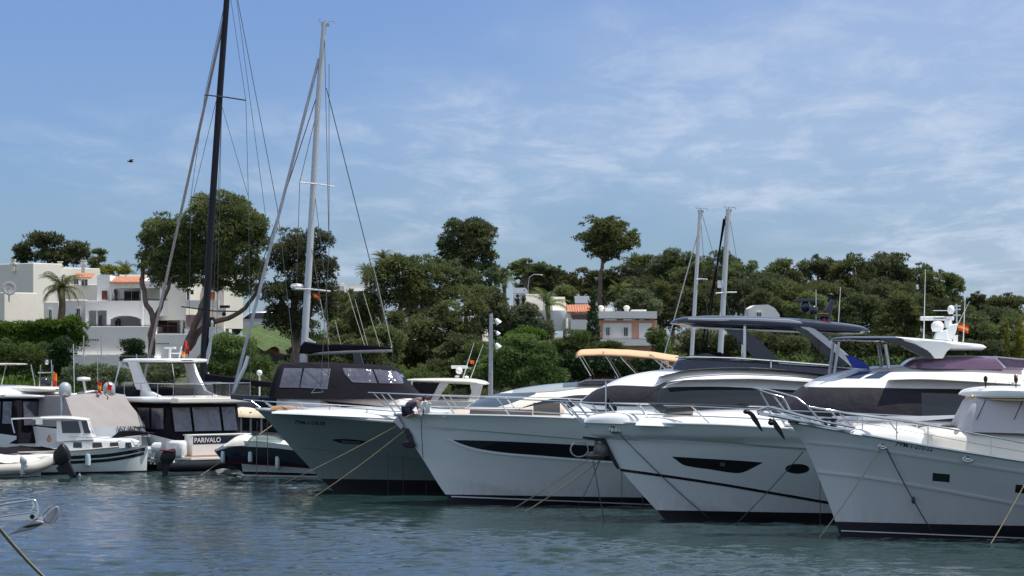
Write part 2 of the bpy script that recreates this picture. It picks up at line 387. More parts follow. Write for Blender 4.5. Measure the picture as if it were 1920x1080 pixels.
def rpatch(h, name, m, lo, hi, off=.012, n=16, k=6, both=True, parent=None):   # ruled between two lines, so slanted windows keep their slanted ends
    def at(L_, t):
        d = [0]
        for a_, b_ in zip(L_[:-1], L_[1:]): d.append(d[-1] + math.hypot(b_[0] - a_[0], b_[1] - a_[1]))
        x = t * d[-1]; i = max(j for j in range(len(d)) if d[j] <= x + 1e-9); i = min(i, len(L_) - 2); f = (x - d[i]) / max(1e-9, d[i+1] - d[i])
        return (L_[i][0] + (L_[i+1][0] - L_[i][0]) * f, L_[i][1] + (L_[i+1][1] - L_[i][1]) * f)
    mb = MB()
    for side in ((1, -1) if both else (1,)):
        P = []
        for i in range(n + 1):
            a_ = at(lo, i / n); b_ = at(hi, i / n); r = []
            for j in range(k + 1):
                f = j / k; u = a_[0] + (b_[0] - a_[0]) * f; z = a_[1] + (b_[1] - a_[1]) * f; v, z2 = h.pos(u, h.th(u, z), off); r.append((u, -side * v, z2))
            P.append(r)
        mb.grid(P)
    return mb.build(name, m, parent or h.b.root, smooth=40)
def antenna(b, p0, p1, v, r=.012, m=None, name='antenna', parent=None):
    a = b.px(*p0, v); c = b.px(*p1, v); return MB().tube([(a[0], -v, a[1]), (c[0], -v, c[1])], [r * 1.4, r * .7], 6).build(name, m or LINEW, parent or b.root)
def flag(loc, w, h, mats, parent=None, name='flag', sag=.25, label=None):
    """wind-limp ensign of horizontal bands, hanging from loc (top of the hoist)"""
    mb = MB(); nb = len(mats)
    P = [[(loc[0] + w * i / 8, loc[1] + .05 * math.sin(i * 1.3 + j * .4), loc[2] - h * j / (nb * 2) - sag * w * (i / 8) ** 1.5) for j in range(nb * 2 + 1)] for i in range(9)]
    a = 9; c = nb * 2 + 1; mb.v = [p for r in P for p in r]
    for i in range(8):
        for j in range(nb * 2): mb.f.append((i*c+j, i*c+j+1, (i+1)*c+j+1, (i+1)*c+j)); mb.m.append(j // 2)
    return mb.build(name, list(mats), parent, smooth=60, fixn=False, label=label)
def rope(label, p0, p1, r=.02, sag=.1, m=ROPE, n=14, group='mooring lines running down to the water', name='mooring_line', extra=None):
    p0 = Vector(p0); p1 = Vector(p1); pts = [p0.lerp(p1, i / n) - Vector((0, 0, sag * 4 * (i / n) * (1 - i / n))) for i in range(n + 1)]
    mb = MB(); mb.tube(pts, r, 6); o = mb.build(name, m, smooth=60); return tag(o, label, 'rope', group)
# ================================================================ THE SETTING
def npmesh(name, V, Fq, m, parent=None, smooth=True, k=4):
    me = bpy.data.meshes.new(name); nf = len(Fq)
    me.vertices.add(len(V)); me.vertices.foreach_set('co', np.asarray(V, np.float32).ravel())
    me.loops.add(nf * k); me.loops.foreach_set('vertex_index', np.asarray(Fq, np.int32).ravel())
    me.polygons.add(nf); me.polygons.foreach_set('loop_start', np.arange(nf, dtype=np.int32) * k)
    me.polygons.foreach_set('use_smooth', np.full(nf, smooth)); me.materials.append(m); me.update(calc_edges=True)
    o = bpy.data.objects.new(name, me); COL.objects.link(o)
    if parent is not None: o.parent = parent
    return o
def gridmesh(name, xs, ys, zf, m):
    X, Y = np.meshgrid(xs, ys); Z = zf(X, Y); V = np.stack([X, Y, Z], -1).reshape(-1, 3); a, b = len(ys), len(xs)
    i = np.arange(a - 1)[:, None] * b + np.arange(b - 1)[None, :]
    return npmesh(name, V, np.stack([i, i + 1, i + b + 1, i + b], -1).reshape(-1, 4), m)
# --- water
wm = bpy.data.materials.new('water'); wm.use_nodes = True; t = wm.node_tree; b = t.nodes['Principled BSDF']
b.inputs['Base Color'].default_value = (.015, .034, .033, 1); b.inputs['Roughness'].default_value = .05; b.inputs['IOR'].default_value = 1.33
tcx = t.nodes.new('ShaderNodeTexCoord'); mp = t.nodes.new('ShaderNodeMapping'); t.links.new(tcx.outputs['Object'], mp.inputs[0]); mp.inputs['Scale'].default_value = (1, 1.5, 1)
nz = t.nodes.new('ShaderNodeTexNoise'); nz.inputs['Scale'].default_value = 4.5; nz.inputs['Detail'].default_value = 3; t.links.new(mp.outputs[0], nz.inputs[0])
bp = t.nodes.new('ShaderNodeBump'); bp.inputs['Strength'].default_value = 1; bp.inputs['Distance'].default_value = .016; t.links.new(nz.outputs[0], bp.inputs['Height']); t.links.new(bp.outputs[0], b.inputs['Normal'])
wr = np.random.default_rng(3)
def waves(X, Y):
    Z = np.zeros_like(X)
    for lam, amp, n in ((3.2, .006, 5), (1.5, .0075, 9), (.85, .0062, 12), (.5, .0036, 14)):
        for _ in range(n):
            th = wr.normal(1.35, .55); l = lam * wr.uniform(.75, 1.3); k = 2 * np.pi / l; ph = wr.uniform(0, 6.28)
            Z += 1.45 * amp * wr.uniform(.6, 1.3) * np.sin(k * (X * np.cos(th) + Y * np.sin(th)) + ph + 1.1 * np.sin(X * .35 + Y * .21 + ph))
    # wind patches: calmer in the lee of the hulls on the right and in a band on the left
    g = .62 + .38 * np.sin(X * .21 + 1.2) * np.sin(Y * .13 + X * .05) + .25 * np.sin(X * .5 + Y * .33)
    lee = 1 / (1 + np.exp(-((64 - X * .35) - Y) / 1.5)); g = g * (.45 + .55 * lee)
    fade = np.clip((34 - np.abs(X)) / 4, 0, 1) * np.clip((Y - 36) / 4, 0, 1)
    return Z * np.clip(g, .22, 1.2) * fade
xs = np.concatenate([[-900, -300, -120, -60], np.arange(-34, 34.01, .14), [60, 120, 300, 900]])
ys = np.concatenate([[-300, -80, 0, 20, 32], np.arange(36, 84, .11), np.arange(84, 117.6, .2)])
tag(gridmesh('water', xs, ys, waves, wm), kind='structure')
# --- ground
GRD = mat('ground_scrub', (.045, .05, .022), .95, var=.4, vs=.35, bump=.1, bs=1.5)
def gz(X, Y):
    s = np.clip((Y - 128) / 40, 0, 1); s = s * s * (3 - 2 * s); t2 = np.clip((Y - 180) / 160, 0, 1)
    z = 1.25 + 1.5 * s + 3.8 * t2 * t2 * (3 - 2 * t2) + .5 * np.sin(X * .11) * np.sin(Y * .07) * s
    z += np.clip((Y - 350) / 2000, 0, 1) * 6
    return z + 2.3 * s * np.clip((-9 - X) / 6, 0, 1) * np.clip((190 - Y) / 30, 0, 1)
tag(gridmesh('ground', np.concatenate([[-2500, -600, -250], np.arange(-120, 121, 3), [250, 600, 2500]]), np.concatenate([np.arange(118, 300, 3), [340, 420, 700, 1500, 3200]]), gz, GRD), kind='structure')
def ground_z(x, y): return float(gz(np.array([x], float), np.array([y], float))[0])
STONE = mat('quay_stone', (.33, .27, .22), .9, var=.3, vs=2.5, bump=.06, bs=5)
CONC = mat('quay_concrete', (.42, .40, .37), .85, var=.12, vs=1.2, bump=.01)
mb = MB(); mb.box(-300, 300, 116.6, 117.3, -2, 1.05); q = mb.build('quay', STONE); tag(q, kind='structure')
mb = MB(); mb.box(-300, 300, 116.5, 127, 1.056, 1.32); tag(mb.build('pavement', CONC), kind='structure')
mb = MB(); mb.box(-200, 200, 127.5, 127.95, .9, 2.25)
tag(mb.build('retaining_wall', STONE, bevel=.03), 'long low stone retaining wall at the back of the quay', 'wall')
GRASS = mat('lawn_grass', (.065, .105, .024), .95, var=.45, vs=2.2, bump=.12, bs=9)
# ---------------------------------------------------------------- vegetation
def leafmat(name, c0, c1, trl=.25):
    m = bpy.data.materials.new(name); m.use_nodes = True; t = m.node_tree; b = t.nodes['Principled BSDF']; out = t.nodes['Material Output']
    g = t.nodes.new('ShaderNodeNewGeometry'); tc_ = t.nodes.new('ShaderNodeTexCoord'); n = t.nodes.new('ShaderNodeTexNoise'); n.inputs['Scale'].default_value = .55; n.inputs['Detail'].default_value = 3
    oi = t.nodes.new('ShaderNodeObjectInfo')
    t.links.new(tc_.outputs['Object'], n.inputs[0])
    s = M('ADD', M('MULTIPLY', g.outputs['Random Per Island'], .38, tree=t), M('MULTIPLY', ramp(n.outputs[0], .35, .65, t), .62, tree=t), tree=t)
    mx_ = t.nodes.new('ShaderNodeMix'); mx_.data_type = 'RGBA'; t.links.new(s, mx_.inputs[0]); mx_.inputs[6].default_value = (*c0, 1); mx_.inputs[7].default_value = (*c1, 1)
    hs = t.nodes.new('ShaderNodeHueSaturation'); t.links.new(mx_.outputs[2], hs.inputs['Color'])
    t.links.new(M('ADD', M('MULTIPLY', oi.outputs['Random'], .5, tree=t), .75, tree=t), hs.inputs['Value'])
    t.links.new(M('ADD', M('MULTIPLY', oi.outputs['Random'], .03, tree=t), .485, tree=t), hs.inputs['Hue'])
    t.links.new(hs.outputs[0], b.inputs['Base Color']); b.inputs['Roughness'].default_value = .6; b.inputs['Specular IOR Level'].default_value = .25
    tr = t.nodes.new('ShaderNodeBsdfTranslucent'); t.links.new(hs.outputs[0], tr.inputs[0]); ms = t.nodes.new('ShaderNodeMixShader'); ms.inputs[0].default_value = trl
    t.links.new(b.outputs[0], ms.inputs[1]); t.links.new(tr.outputs[0], ms.inputs[2]); t.links.new(ms.outputs[0], out.inputs[0]); return m
PINE = leafmat('pine_needles', (.062, .082, .032), (.205, .235, .085), .45)
PINED = leafmat('dark_pine_needles', (.050, .066, .034), (.160, .185, .076), .42)
BUSH = leafmat('olive_bush_leaves', (.065, .10, .028), (.18, .235, .075), .35)
HEDGE = leafmat('bright_hedge_leaves', (.06, .13, .015), (.16, .28, .04), .3)
DARKB = leafmat('clipped_dark_leaves', (.018, .040, .012), (.045, .080, .024), .15)
OLIVE = leafmat('silver_green_leaves', (.09, .12, .06), (.20, .24, .12), .3)
PALML = leafmat('palm_fronds', (.06, .085, .02), (.17, .20, .06), .25)
YELLOWL = leafmat('yellow_green_leaves', (.16, .20, .03), (.34, .34, .05), .3)
BARK = mat('pine_bark', (.16, .11, .085), .95, var=.35, vs=3, bump=.04, bs=6)
PBARK = mat('palm_bark', (.15, .10, .07), .95, var=.3, vs=4, bump=.05, bs=8)
def leaves(lobes, per, size, rng, up=.35, fill=.35, cov=1.0):
    """lobes (cx,cy,cz,rx,ry,rz); returns V,F of needle tufts: 3 thin triangles each"""
    C = []; Nn = []
    vol = np.array([(l[3]*l[4] + l[3]*l[5] + l[4]*l[5]) for l in lobes]); cnt = np.maximum(20, (cov * 6.0 / size ** 2 * vol)).astype(int)
    for l, c in zip(lobes, cnt):
        d = rng.normal(size=(c, 3)); d /= np.linalg.norm(d, axis=1)[:, None]
        d[:, 2] = np.where((d[:, 2] < -.15) & (rng.random(c) < .55), -d[:, 2], d[:, 2])
        # knobbly radius so the lobe is made of small clumps
        kk = rng.normal(size=(7, 3)) * 3.2; ph = rng.uniform(0, 6.28, 7)
        bumpy = np.sin(d @ kk.T + ph).mean(1)
        r = (1 + .42 * bumpy) * np.where(rng.random(c) < fill, rng.uniform(.35, .95, c), rng.uniform(.86, 1.08, c)) * np.where(rng.random(c) < .06, rng.uniform(1.0, 1.25, c), 1)
        C.append(np.array(l[:3]) + d * r[:, None] * np.array(l[3:6])); Nn.append(d)
    C = np.concatenate(C); Nn = np.concatenate(Nn); n = len(C)
    V = []
    for k in range(3):
        dr = Nn * .8 + rng.normal(size=(n, 3)) * .75 + np.array([0, 0, up]); dr /= np.linalg.norm(dr, axis=1)[:, None]
        sd_ = np.cross(dr, rng.normal(size=(n, 3))); sd_ /= np.linalg.norm(sd_, axis=1)[:, None] + 1e-9
        s = size * rng.uniform(.6, 1.35, n)[:, None]
        V.append(np.stack([C - sd_ * s * .21, C + sd_ * s * .21, C + dr * s * 1.05], 1))
    V = np.stack(V, 1).reshape(-1, 3); return V, np.arange(len(V)).reshape(-1, 3)
def crown(name, lobes, per, size, m, parent, seed, **k):
    V, Fq = leaves(lobes, per, size, np.random.default_rng(seed), **k); return npmesh(name, V, Fq, m, parent, smooth=False, k=3)
def sublobes(blobs, d, rng, n=5, dep=.9, sc=1.0):
    """photo-measured lobes (px,py,rx,ry) at distance d -> world ellipsoids broken into smaller ones"""
    out = []
    for (x, y, rx, ry) in blobs:
        X, Y, Z = W(x, y, d); a, c = rx * d / F, ry * d / F; b_ = (a + c) / 2 * dep * 1.15
        for _ in range(n):
            q = rng.normal(size=3); q /= np.linalg.norm(q); rr = rng.uniform(.35, .72)
            f = rng.uniform(.46, .66)
            out.append((X + q[0]*a*rr, Y + q[1]*b_*rr, Z + q[2]*c*rr, a*f*sc, b_*f*sc, c*f*sc*.9))
        for _ in range(n // 2 + 2):     # small sprays that break the outline
            q = rng.normal(size=3); q /= np.linalg.norm(q); rr = rng.uniform(.82, 1.12); f = rng.uniform(.14, .27)
            out.append((X + q[0]*a*rr, Y + q[1]*b_*rr, Z + abs(q[2])*c*rr*(1 if q[2] > -.4 else -1), a*f*1.2, b_*f, c*f*.8))
    return out
def limbs(parent, paths, d, m=BARK, name='trunk'):
    mb = MB()
    for pts, r0, r1 in paths:
        P = []; k = len(pts); c = curve([(i, p[0]) for i, p in enumerate(pts)]); e = curve([(i, p[1]) for i, p in enumerate(pts)])
        n = (k - 1) * 4
        for i in range(n + 1):
            t = i * (k - 1) / n; X, Y, Z = W(c(t), e(t), d); P.append((X - parent.location.x + .04 * math.sin(i * 2.1), .25 * math.sin(t * 1.3 + r0 * 9), Z - parent.location.z))
        mb.tube(P, [r0 + (r1 - r0) * i / n for i in range(n + 1)], 8)
    return mb.build(name, m, parent, smooth=60)
def tree(label, d, blobs, trunks, per=170, size=.20, m=PINE, seed=1, name='pine_tree', n=6, group='trees behind the marina', cat='tree', fill=.35):
    """trunks: [(px path from the ground up), r0, r1]"""
    rng = np.random.default_rng(seed); x0 = trunks[0][0][0][0]; X = (x0 - CX) * d / F; g = ground_z(X, d)
    r = thing(name, label, cat, (X, d, g), 0, group)
    L_ = [(a - X, b_ - d, c - g, e, f, h) for a, b_, c, e, f, h in sublobes(blobs, d, rng, n)]
    crown('crown', L_, per, size, m, r, seed, fill=fill)
    gpy = CY + (EYE - g) * F / d
    tr = [([(p[0][0], gpy + 4)] + list(p), r0, r1) if i == 0 else (p, r0, r1) for i, (p, r0, r1) in enumerate(trunks)]
    limbs(r, tr, d); return r
def bush(label, d, blobs, per=150, size=.13, m=BUSH, seed=1, name='bush', n=8, group='shrubs on the bank', cat='bush', fill=.25):
    rng = np.random.default_rng(seed); x0 = blobs[0][0]; X = (x0 - CX) * d / F; g = ground_z(X, d)
    r = thing(name, label, cat, (X, d, g), 0, group)
    L_ = [(a - X, b_ - d, c - g, e, f, h) for a, b_, c, e, f, h in sublobes(blobs, d, rng, n, dep=.8)]
    crown('crown', L_, per, size, m, r, seed, fill=fill)
    mb = MB()
    for k in range(3):
        l = L_[(k * 3) % len(L_)]; mb.tube([(l[0]*.3, l[1]*.3, -.2), (l[0]*.6, l[1]*.6, l[2]*.5), (l[0], l[1], l[2])], [.07, .05, .02], 6)
    mb.build('trunk', BARK, r, smooth=60); return r
# ---------------------------------------------------------------- the trees that can be told apart
tree('tallest pine with two leaning stems in front of the terraced white villa', 141,
     [(300,425,34,24),(278,452,24,24),(285,490,28,22),(335,450,38,40),(330,505,40,25),(385,400,36,32),(430,392,44,30),(465,415,34,34),(410,440,50,40),(455,465,44,34),(372,480,40,36),(430,505,44,28),(475,500,26,30),(345,425,30,26),(350,462,30,28),(355,500,30,26),(350,530,30,16),(402,532,36,16),(310,480,30,24),(300,520,26,18),(400,480,44,28),(450,430,44,30),(455,540,28,16),(485,440,14,26)],
     [([(284,640),(289,600),(272,560),(266,500),(276,450)],.22,.07),([(286,610),(300,575),(320,530),(335,490)],.15,.06),([(345,660),(362,620),(380,575),(396,520),(402,450),(425,410)],.24,.06),([(352,655),(385,610),(440,592),(474,560),(488,520),(480,470)],.17,.05),([(396,520),(430,490),(455,460)],.10,.04),([(335,490),(310,450),(300,430)],.07,.03),([(272,550),(262,530),(268,505)],.07,.03)],
     per=185, size=.125, seed=11, fill=.25, n=7)
tree('broad dark pine behind the white mast, its thick trunk beside the lawn', 139,
     [(545,460,40,28),(590,462,36,28),(535,500,36,30),(585,505,40,34),(620,500,12,28),(525,550,38,34),(575,560,46,36),(520,600,30,30),(565,610,40,28),(612,550,18,30),(618,580,14,18)],
     [([(557,690),(556,640),(548,590),(560,530),(570,470)],.36,.1),([(548,590),(525,560),(515,520)],.15,.05),([(556,640),(580,590),(600,530)],.16,.05)], per=210, size=.13, seed=12, m=PINED)
tree('tall round-topped pine left of centre on the skyline', 205,
     [(878,432,34,24),(858,428,26,18),(902,432,26,18),(860,500,34,20),(850,462,28,26),(900,458,32,28),(875,480,42,28),(915,478,18,24),(845,482,20,18),(905,505,30,16),(880,450,30,20)],
     [([(876,600),(874,540),(878,480),(880,440)],.30,.1)], per=150, size=.19, seed=13, m=PINED)
tree('lone umbrella pine with a bare trunk on the skyline', 208,
     [(1118,425,32,18),(1150,424,26,14),(1145,440,38,26),(1108,450,26,20),(1150,462,32,20),(1120,470,30,14),(1188,450,14,16),(1175,462,18,12),(1140,478,26,10)],
     [([(1125,600),(1124,560),(1127,510),(1133,480),(1130,445)],.24,.09),([(1130,495),(1155,470),(1185,455)],.09,.04),([(1131,490),(1112,465),(1106,450)],.08,.04)], per=150, size=.18, seed=14)
tree('wide bright green pine right of the backstay in the middle of the bank', 158,
     [(740,500,34,22),(775,510,40,28),(715,530,36,28),(800,535,40,30),(750,550,44,30),(700,570,34,26),(830,520,24,20),(850,555,30,24),(680,590,34,24),(645,615,30,24)],
     [([(745,690),(742,640),(750,580),(765,530)],.3,.1),([(742,640),(710,590),(700,560)],.14,.05),([(750,590),(800,560),(830,540)],.14,.05)], per=170, size=.16, seed=15)
tree('low spreading pine below and right of the bright one', 150,
     [(800,610,40,24),(840,590,36,26),(760,635,36,24),(825,645,46,28),(780,670,40,26),(845,680,36,24),(890,570,28,24),(870,620,34,26),(745,655,26,22),(740,600,26,18)],
     [([(810,720),(806,690),(812,640),(820,600)],.26,.1),([(808,690),(770,650),(755,630)],.12,.05)], per=180, size=.15, seed=16)
tree('pine whose top closes the gap between the bright pine and the skyline pine', 186,
     [(815,495,26,16),(850,510,30,20),(890,530,30,20),(930,520,20,24),(905,550,26,20),(870,540,30,20)],
     [([(880,620),(880,570),(876,530)],.22,.08)], per=150, size=.24, seed=17, m=PINED)
for i, (x, y, w, h, d, s, mm, lab) in enumerate([
    (985,500,30,14,235,21,PINE,'small rounded pine on the skyline left of the modern white house'),
    (1035,515,34,20,238,22,PINED,'pine above the flat roof of the modern white house'),
    (1090,522,30,20,226,23,PINE,'pine just left of the lone umbrella pine'),
    (1165,520,34,28,232,24,PINED,'pine just right of the lone umbrella pine'),
    (1215,500,34,26,240,25,PINE,'pine left of the two right-hand masts'),
    (1262,495,36,34,236,26,PINED,'dark pine immediately left of the nearer right-hand mast'),
    (1350,492,38,30,230,27,PINED,'dark pine directly behind the nearer right-hand mast'),
    (1310,520,34,34,224,28,PINE,'lighter pine between the two right-hand masts'),
    (1405,518,34,30,228,29,PINE,'pine right of the right-hand masts, lower than its neighbours'),
    (1470,512,38,28,226,30,PINE,'bright pine above the small grey-white house'),
    (1530,512,36,36,232,31,PINED,'dark pine in the middle of the right-hand wood'),
    (1600,510,42,38,222,32,PINE,'broad bright pine, highest of the right-hand wood'),
    (1665,512,40,42,226,33,PINED,'tall dark pine right of the highest one in the wood'),
    (1722,530,26,38,230,34,PINE,'narrow pine behind the whip aerials'),
    (1768,535,34,30,220,35,PINE,'thin-crowned pine with sky showing through above the radar'),
    (1835,568,24,20,228,36,PINED,'low pine in the dip at the right of the skyline'),
    (1890,572,34,22,224,37,PINE,'low pine at the right edge of the view'),
    (1240,560,40,34,205,38,PINE,'shaggy pine beside the pink house'),
    (1430,575,40,34,200,39,PINED,'dark pine left of the hardtop mast'),
    (1520,580,44,36,198,40,PINE,'pine directly above the black hardtop'),
    (1610,585,46,40,200,41,PINED,'dark pine above the rear end of the black hardtop'),
    (1690,590,40,44,196,42,PINE,'pine left of the white radar mast'),
    (1760,600,40,40,194,43,PINED,'dark pine directly behind the white radar mast'),
    (1830,620,44,36,192,44,PINED,'dark pine right of the white radar mast'),
    (1900,625,44,40,190,45,PINE,'pine at the right edge, nearest the water')]):
    rng = np.random.default_rng(s); bl = []
    for k in range(7):
        a = rng.uniform(-1, 1); bl.append((x + a * w * .95, y + rng.uniform(-.5, 1.2) * h * math.sqrt(1 - .6 * a * a), w * rng.uniform(.42, .6), h * rng.uniform(.42, .6)))
    bl += [(x, y - h * .55, w * .45, h * .4), (x - w * .5, y, w * .45, h * .5), (x + w * .5, y + h * .1, w * .45, h * .5), (x, y + h * .8, w * .95, h * .6), (x - w * .5, y + h * 1.2, w * .6, h * .5), (x + w * .55, y + h * 1.3, w * .6, h * .5)]
    tree(lab, d, bl, [([(x, y + h * 1.6), (x + w * .1, y + h * .6), (x, y - h * .2)], .22, .08), ([(x + w * .06, y + h * .9), (x - w * .35, y + h * .1)], .1, .04)], per=105, size=.19, m=mm, seed=s, n=4)
tree('rounded group pine left on the skyline behind the far white villa', 232,
     [(50,470,26,18),(85,458,34,20),(75,480,40,14),(130,472,28,22),(150,480,22,20),(110,485,30,12),(40,485,16,10)], [([(95,560),(96,520),(88,480)],.24,.1),([(96,520),(135,485)],.12,.05)], per=140, size=.27, seed=50, m=PINED)
tree('wispy little pine top right of the rounded one at the far left', 225, [(187,474,14,5),(182,490,16,12),(188,508,20,14)], [([(183,560),(182,520),(186,480)],.14,.04)], per=150, size=.24, seed=51)
bush('yellow-green shrub on the skyline beside the villa roof', 175, [(205,508,14,8),(230,508,14,8)], m=YELLOWL, seed=52, size=.18, group='garden shrubs round the villas')
# ---- palms
def palm(label, px, base_py, top_py, d, n=26, L=1.9, seed=1, m=PALML, r=.18, droop=1.0, group='palm trees among the villas', upr=.0, skirt=0):
    rng = np.random.default_rng(seed); X, Y, Z = W(px, top_py, d); g = ground_z(X, d); t = thing('palm_tree', label, 'palm tree', (X, d, g), 0, group); H_ = Z - g
    mb = MB(); P = [(0, 0, -.3)] + [(.05 * math.sin(i), .03 * math.cos(i * 1.7), H_ * i / 10) for i in range(1, 11)]
    mb.tube(P, [r * 1.25] + [r * (1.05 - .2 * i / 10 + (.04 if i % 2 else 0)) for i in range(1, 10)] + [r * 1.1], 10); mb.build('trunk', PBARK, t, smooth=60)
    V = []
    def frond(el, az, ln, wd, dr):
        u = np.array([math.cos(az), math.sin(az), 0]); K = 11; pts = []; p = np.array([0, 0, H_]); e = el
        for i in range(K + 1):
            pts.append(p.copy()); p = p + (u * math.cos(e) + np.array([0, 0, math.sin(e)])) * ln / K; e -= dr * (.6 + 1.2 * i / K) / K
        sdv = np.array([-u[1], u[0], 0])
        for i in range(K):
            f = (i + .5) / K; w_ = wd * math.sin(math.pi * min(1, f * .85 + .12)) ** .6
            for sgn in (1, -1):
                for h_ in (0, .5):
                    a = pts[i] + (pts[i+1] - pts[i]) * h_; b_ = pts[i] + (pts[i+1] - pts[i]) * (h_ + .32)
                    tip = a + (pts[i+1] - pts[i]) * 1.5 + sdv * sgn * w_ - np.array([0, 0, w_ * (.35 + .4 * rng.random())])
                    V.extend([a, b_, tip])
            a, b_ = pts[i], pts[i+1]; q = sdv * .022; V.extend([a - q, a + q, b_ + q, a - q, b_ + q, b_ - q])
    for i in range(n):
        el = rng.uniform(-.3, 1.35) + upr; az = 2.399 * i + rng.uniform(-.2, .2)
        frond(el, az, L * rng.uniform(.8, 1.1), L * .20, droop * rng.uniform(1.1, 1.9))
    npmesh('fronds', np.array(V), np.arange(len(V)).reshape(-1, 3), m, t, smooth=False, k=3)
    if skirt:
        V = []
        for i in range(int(skirt)): frond(rng.uniform(-1.5, -.9), rng.uniform(0, 6.28), L * .7, L * .16, .3)
        npmesh('dead_frond_skirt', np.array(V), np.arange(len(V)).reshape(-1, 3), PBARK, t, smooth=False, k=3)
    return t
palm('wide date palm with arching fronds in front of the far-left white villa', 115, 600, 540, 152, n=34, L=1.65, seed=3, r=.22, droop=1.1)
palm('feathery palm with a slim dark trunk before the modern white house', 1027, 640, 572, 176, n=22, L=1.7, seed=4, r=.17, droop=1.0, upr=.15)
palm('fan palm on the skyline above the backstay, taller of the pair', 718, 560, 484, 232, n=30, L=1.25, seed=5, droop=.6)
palm('fan palm on the skyline with a brown skirt, shorter of the pair', 686, 560, 508, 228, n=30, L=1.15, seed=6, droop=.7, skirt=14)
palm('fan palm right of the tall skyline pine', 945, 600, 520, 214, n=28, L=1.3, seed=7, droop=.8, skirt=10)
palm('fan palm with brown skirt behind the pink house', 1160, 590, 545, 212, n=30, L=1.3, seed=8, droop=.8, skirt=16)
palm('distant palm peeping over the roof of the terraced villa', 235, 560, 508, 200, n=20, L=1.2, seed=9, droop=.9)
def cypress(label, px, top, bot, wpx, d, seed, m=DARKB, name='cypress_tree'):
    X, Y, Z = W(px, top, d); g = ground_z(X, d); t = thing(name, label, 'tree', (X, d, g), 0, 'slim columnar trees'); h_ = Z - g; w_ = wpx * d / F
    crown('crown', [(0, 0, h_ * (.2 + .75 * i / 9), w_ * (1 - (i / 11) ** 2.2), w_ * (1 - (i / 11) ** 2.2), h_ * .13) for i in range(10)], 260, .16, m, t, seed, fill=.2, up=1.2)
    MB().tube([(0, 0, -.2), (0, 0, h_ * .4)], .09, 6).build('trunk', BARK, t); return t
cypress('left one of two slim dark cypresses in front of the modern white house', 970, 562, 640, 8, 172, 61)
cypress('right one of two slim dark cypresses in front of the modern white house', 982, 560, 640, 7, 173, 62)
cypress('ivy-dark columnar tree between the tiled roof and the pink house', 1112, 552, 640, 13, 178, 63)
cypress('slender bright green shrub at the far right behind the aerials', 1888, 612, 665, 6, 150, 64, m=YELLOWL)
cypress('bright green spiky shrub at the right edge', 1912, 605, 665, 9, 150, 65, m=YELLOWL)
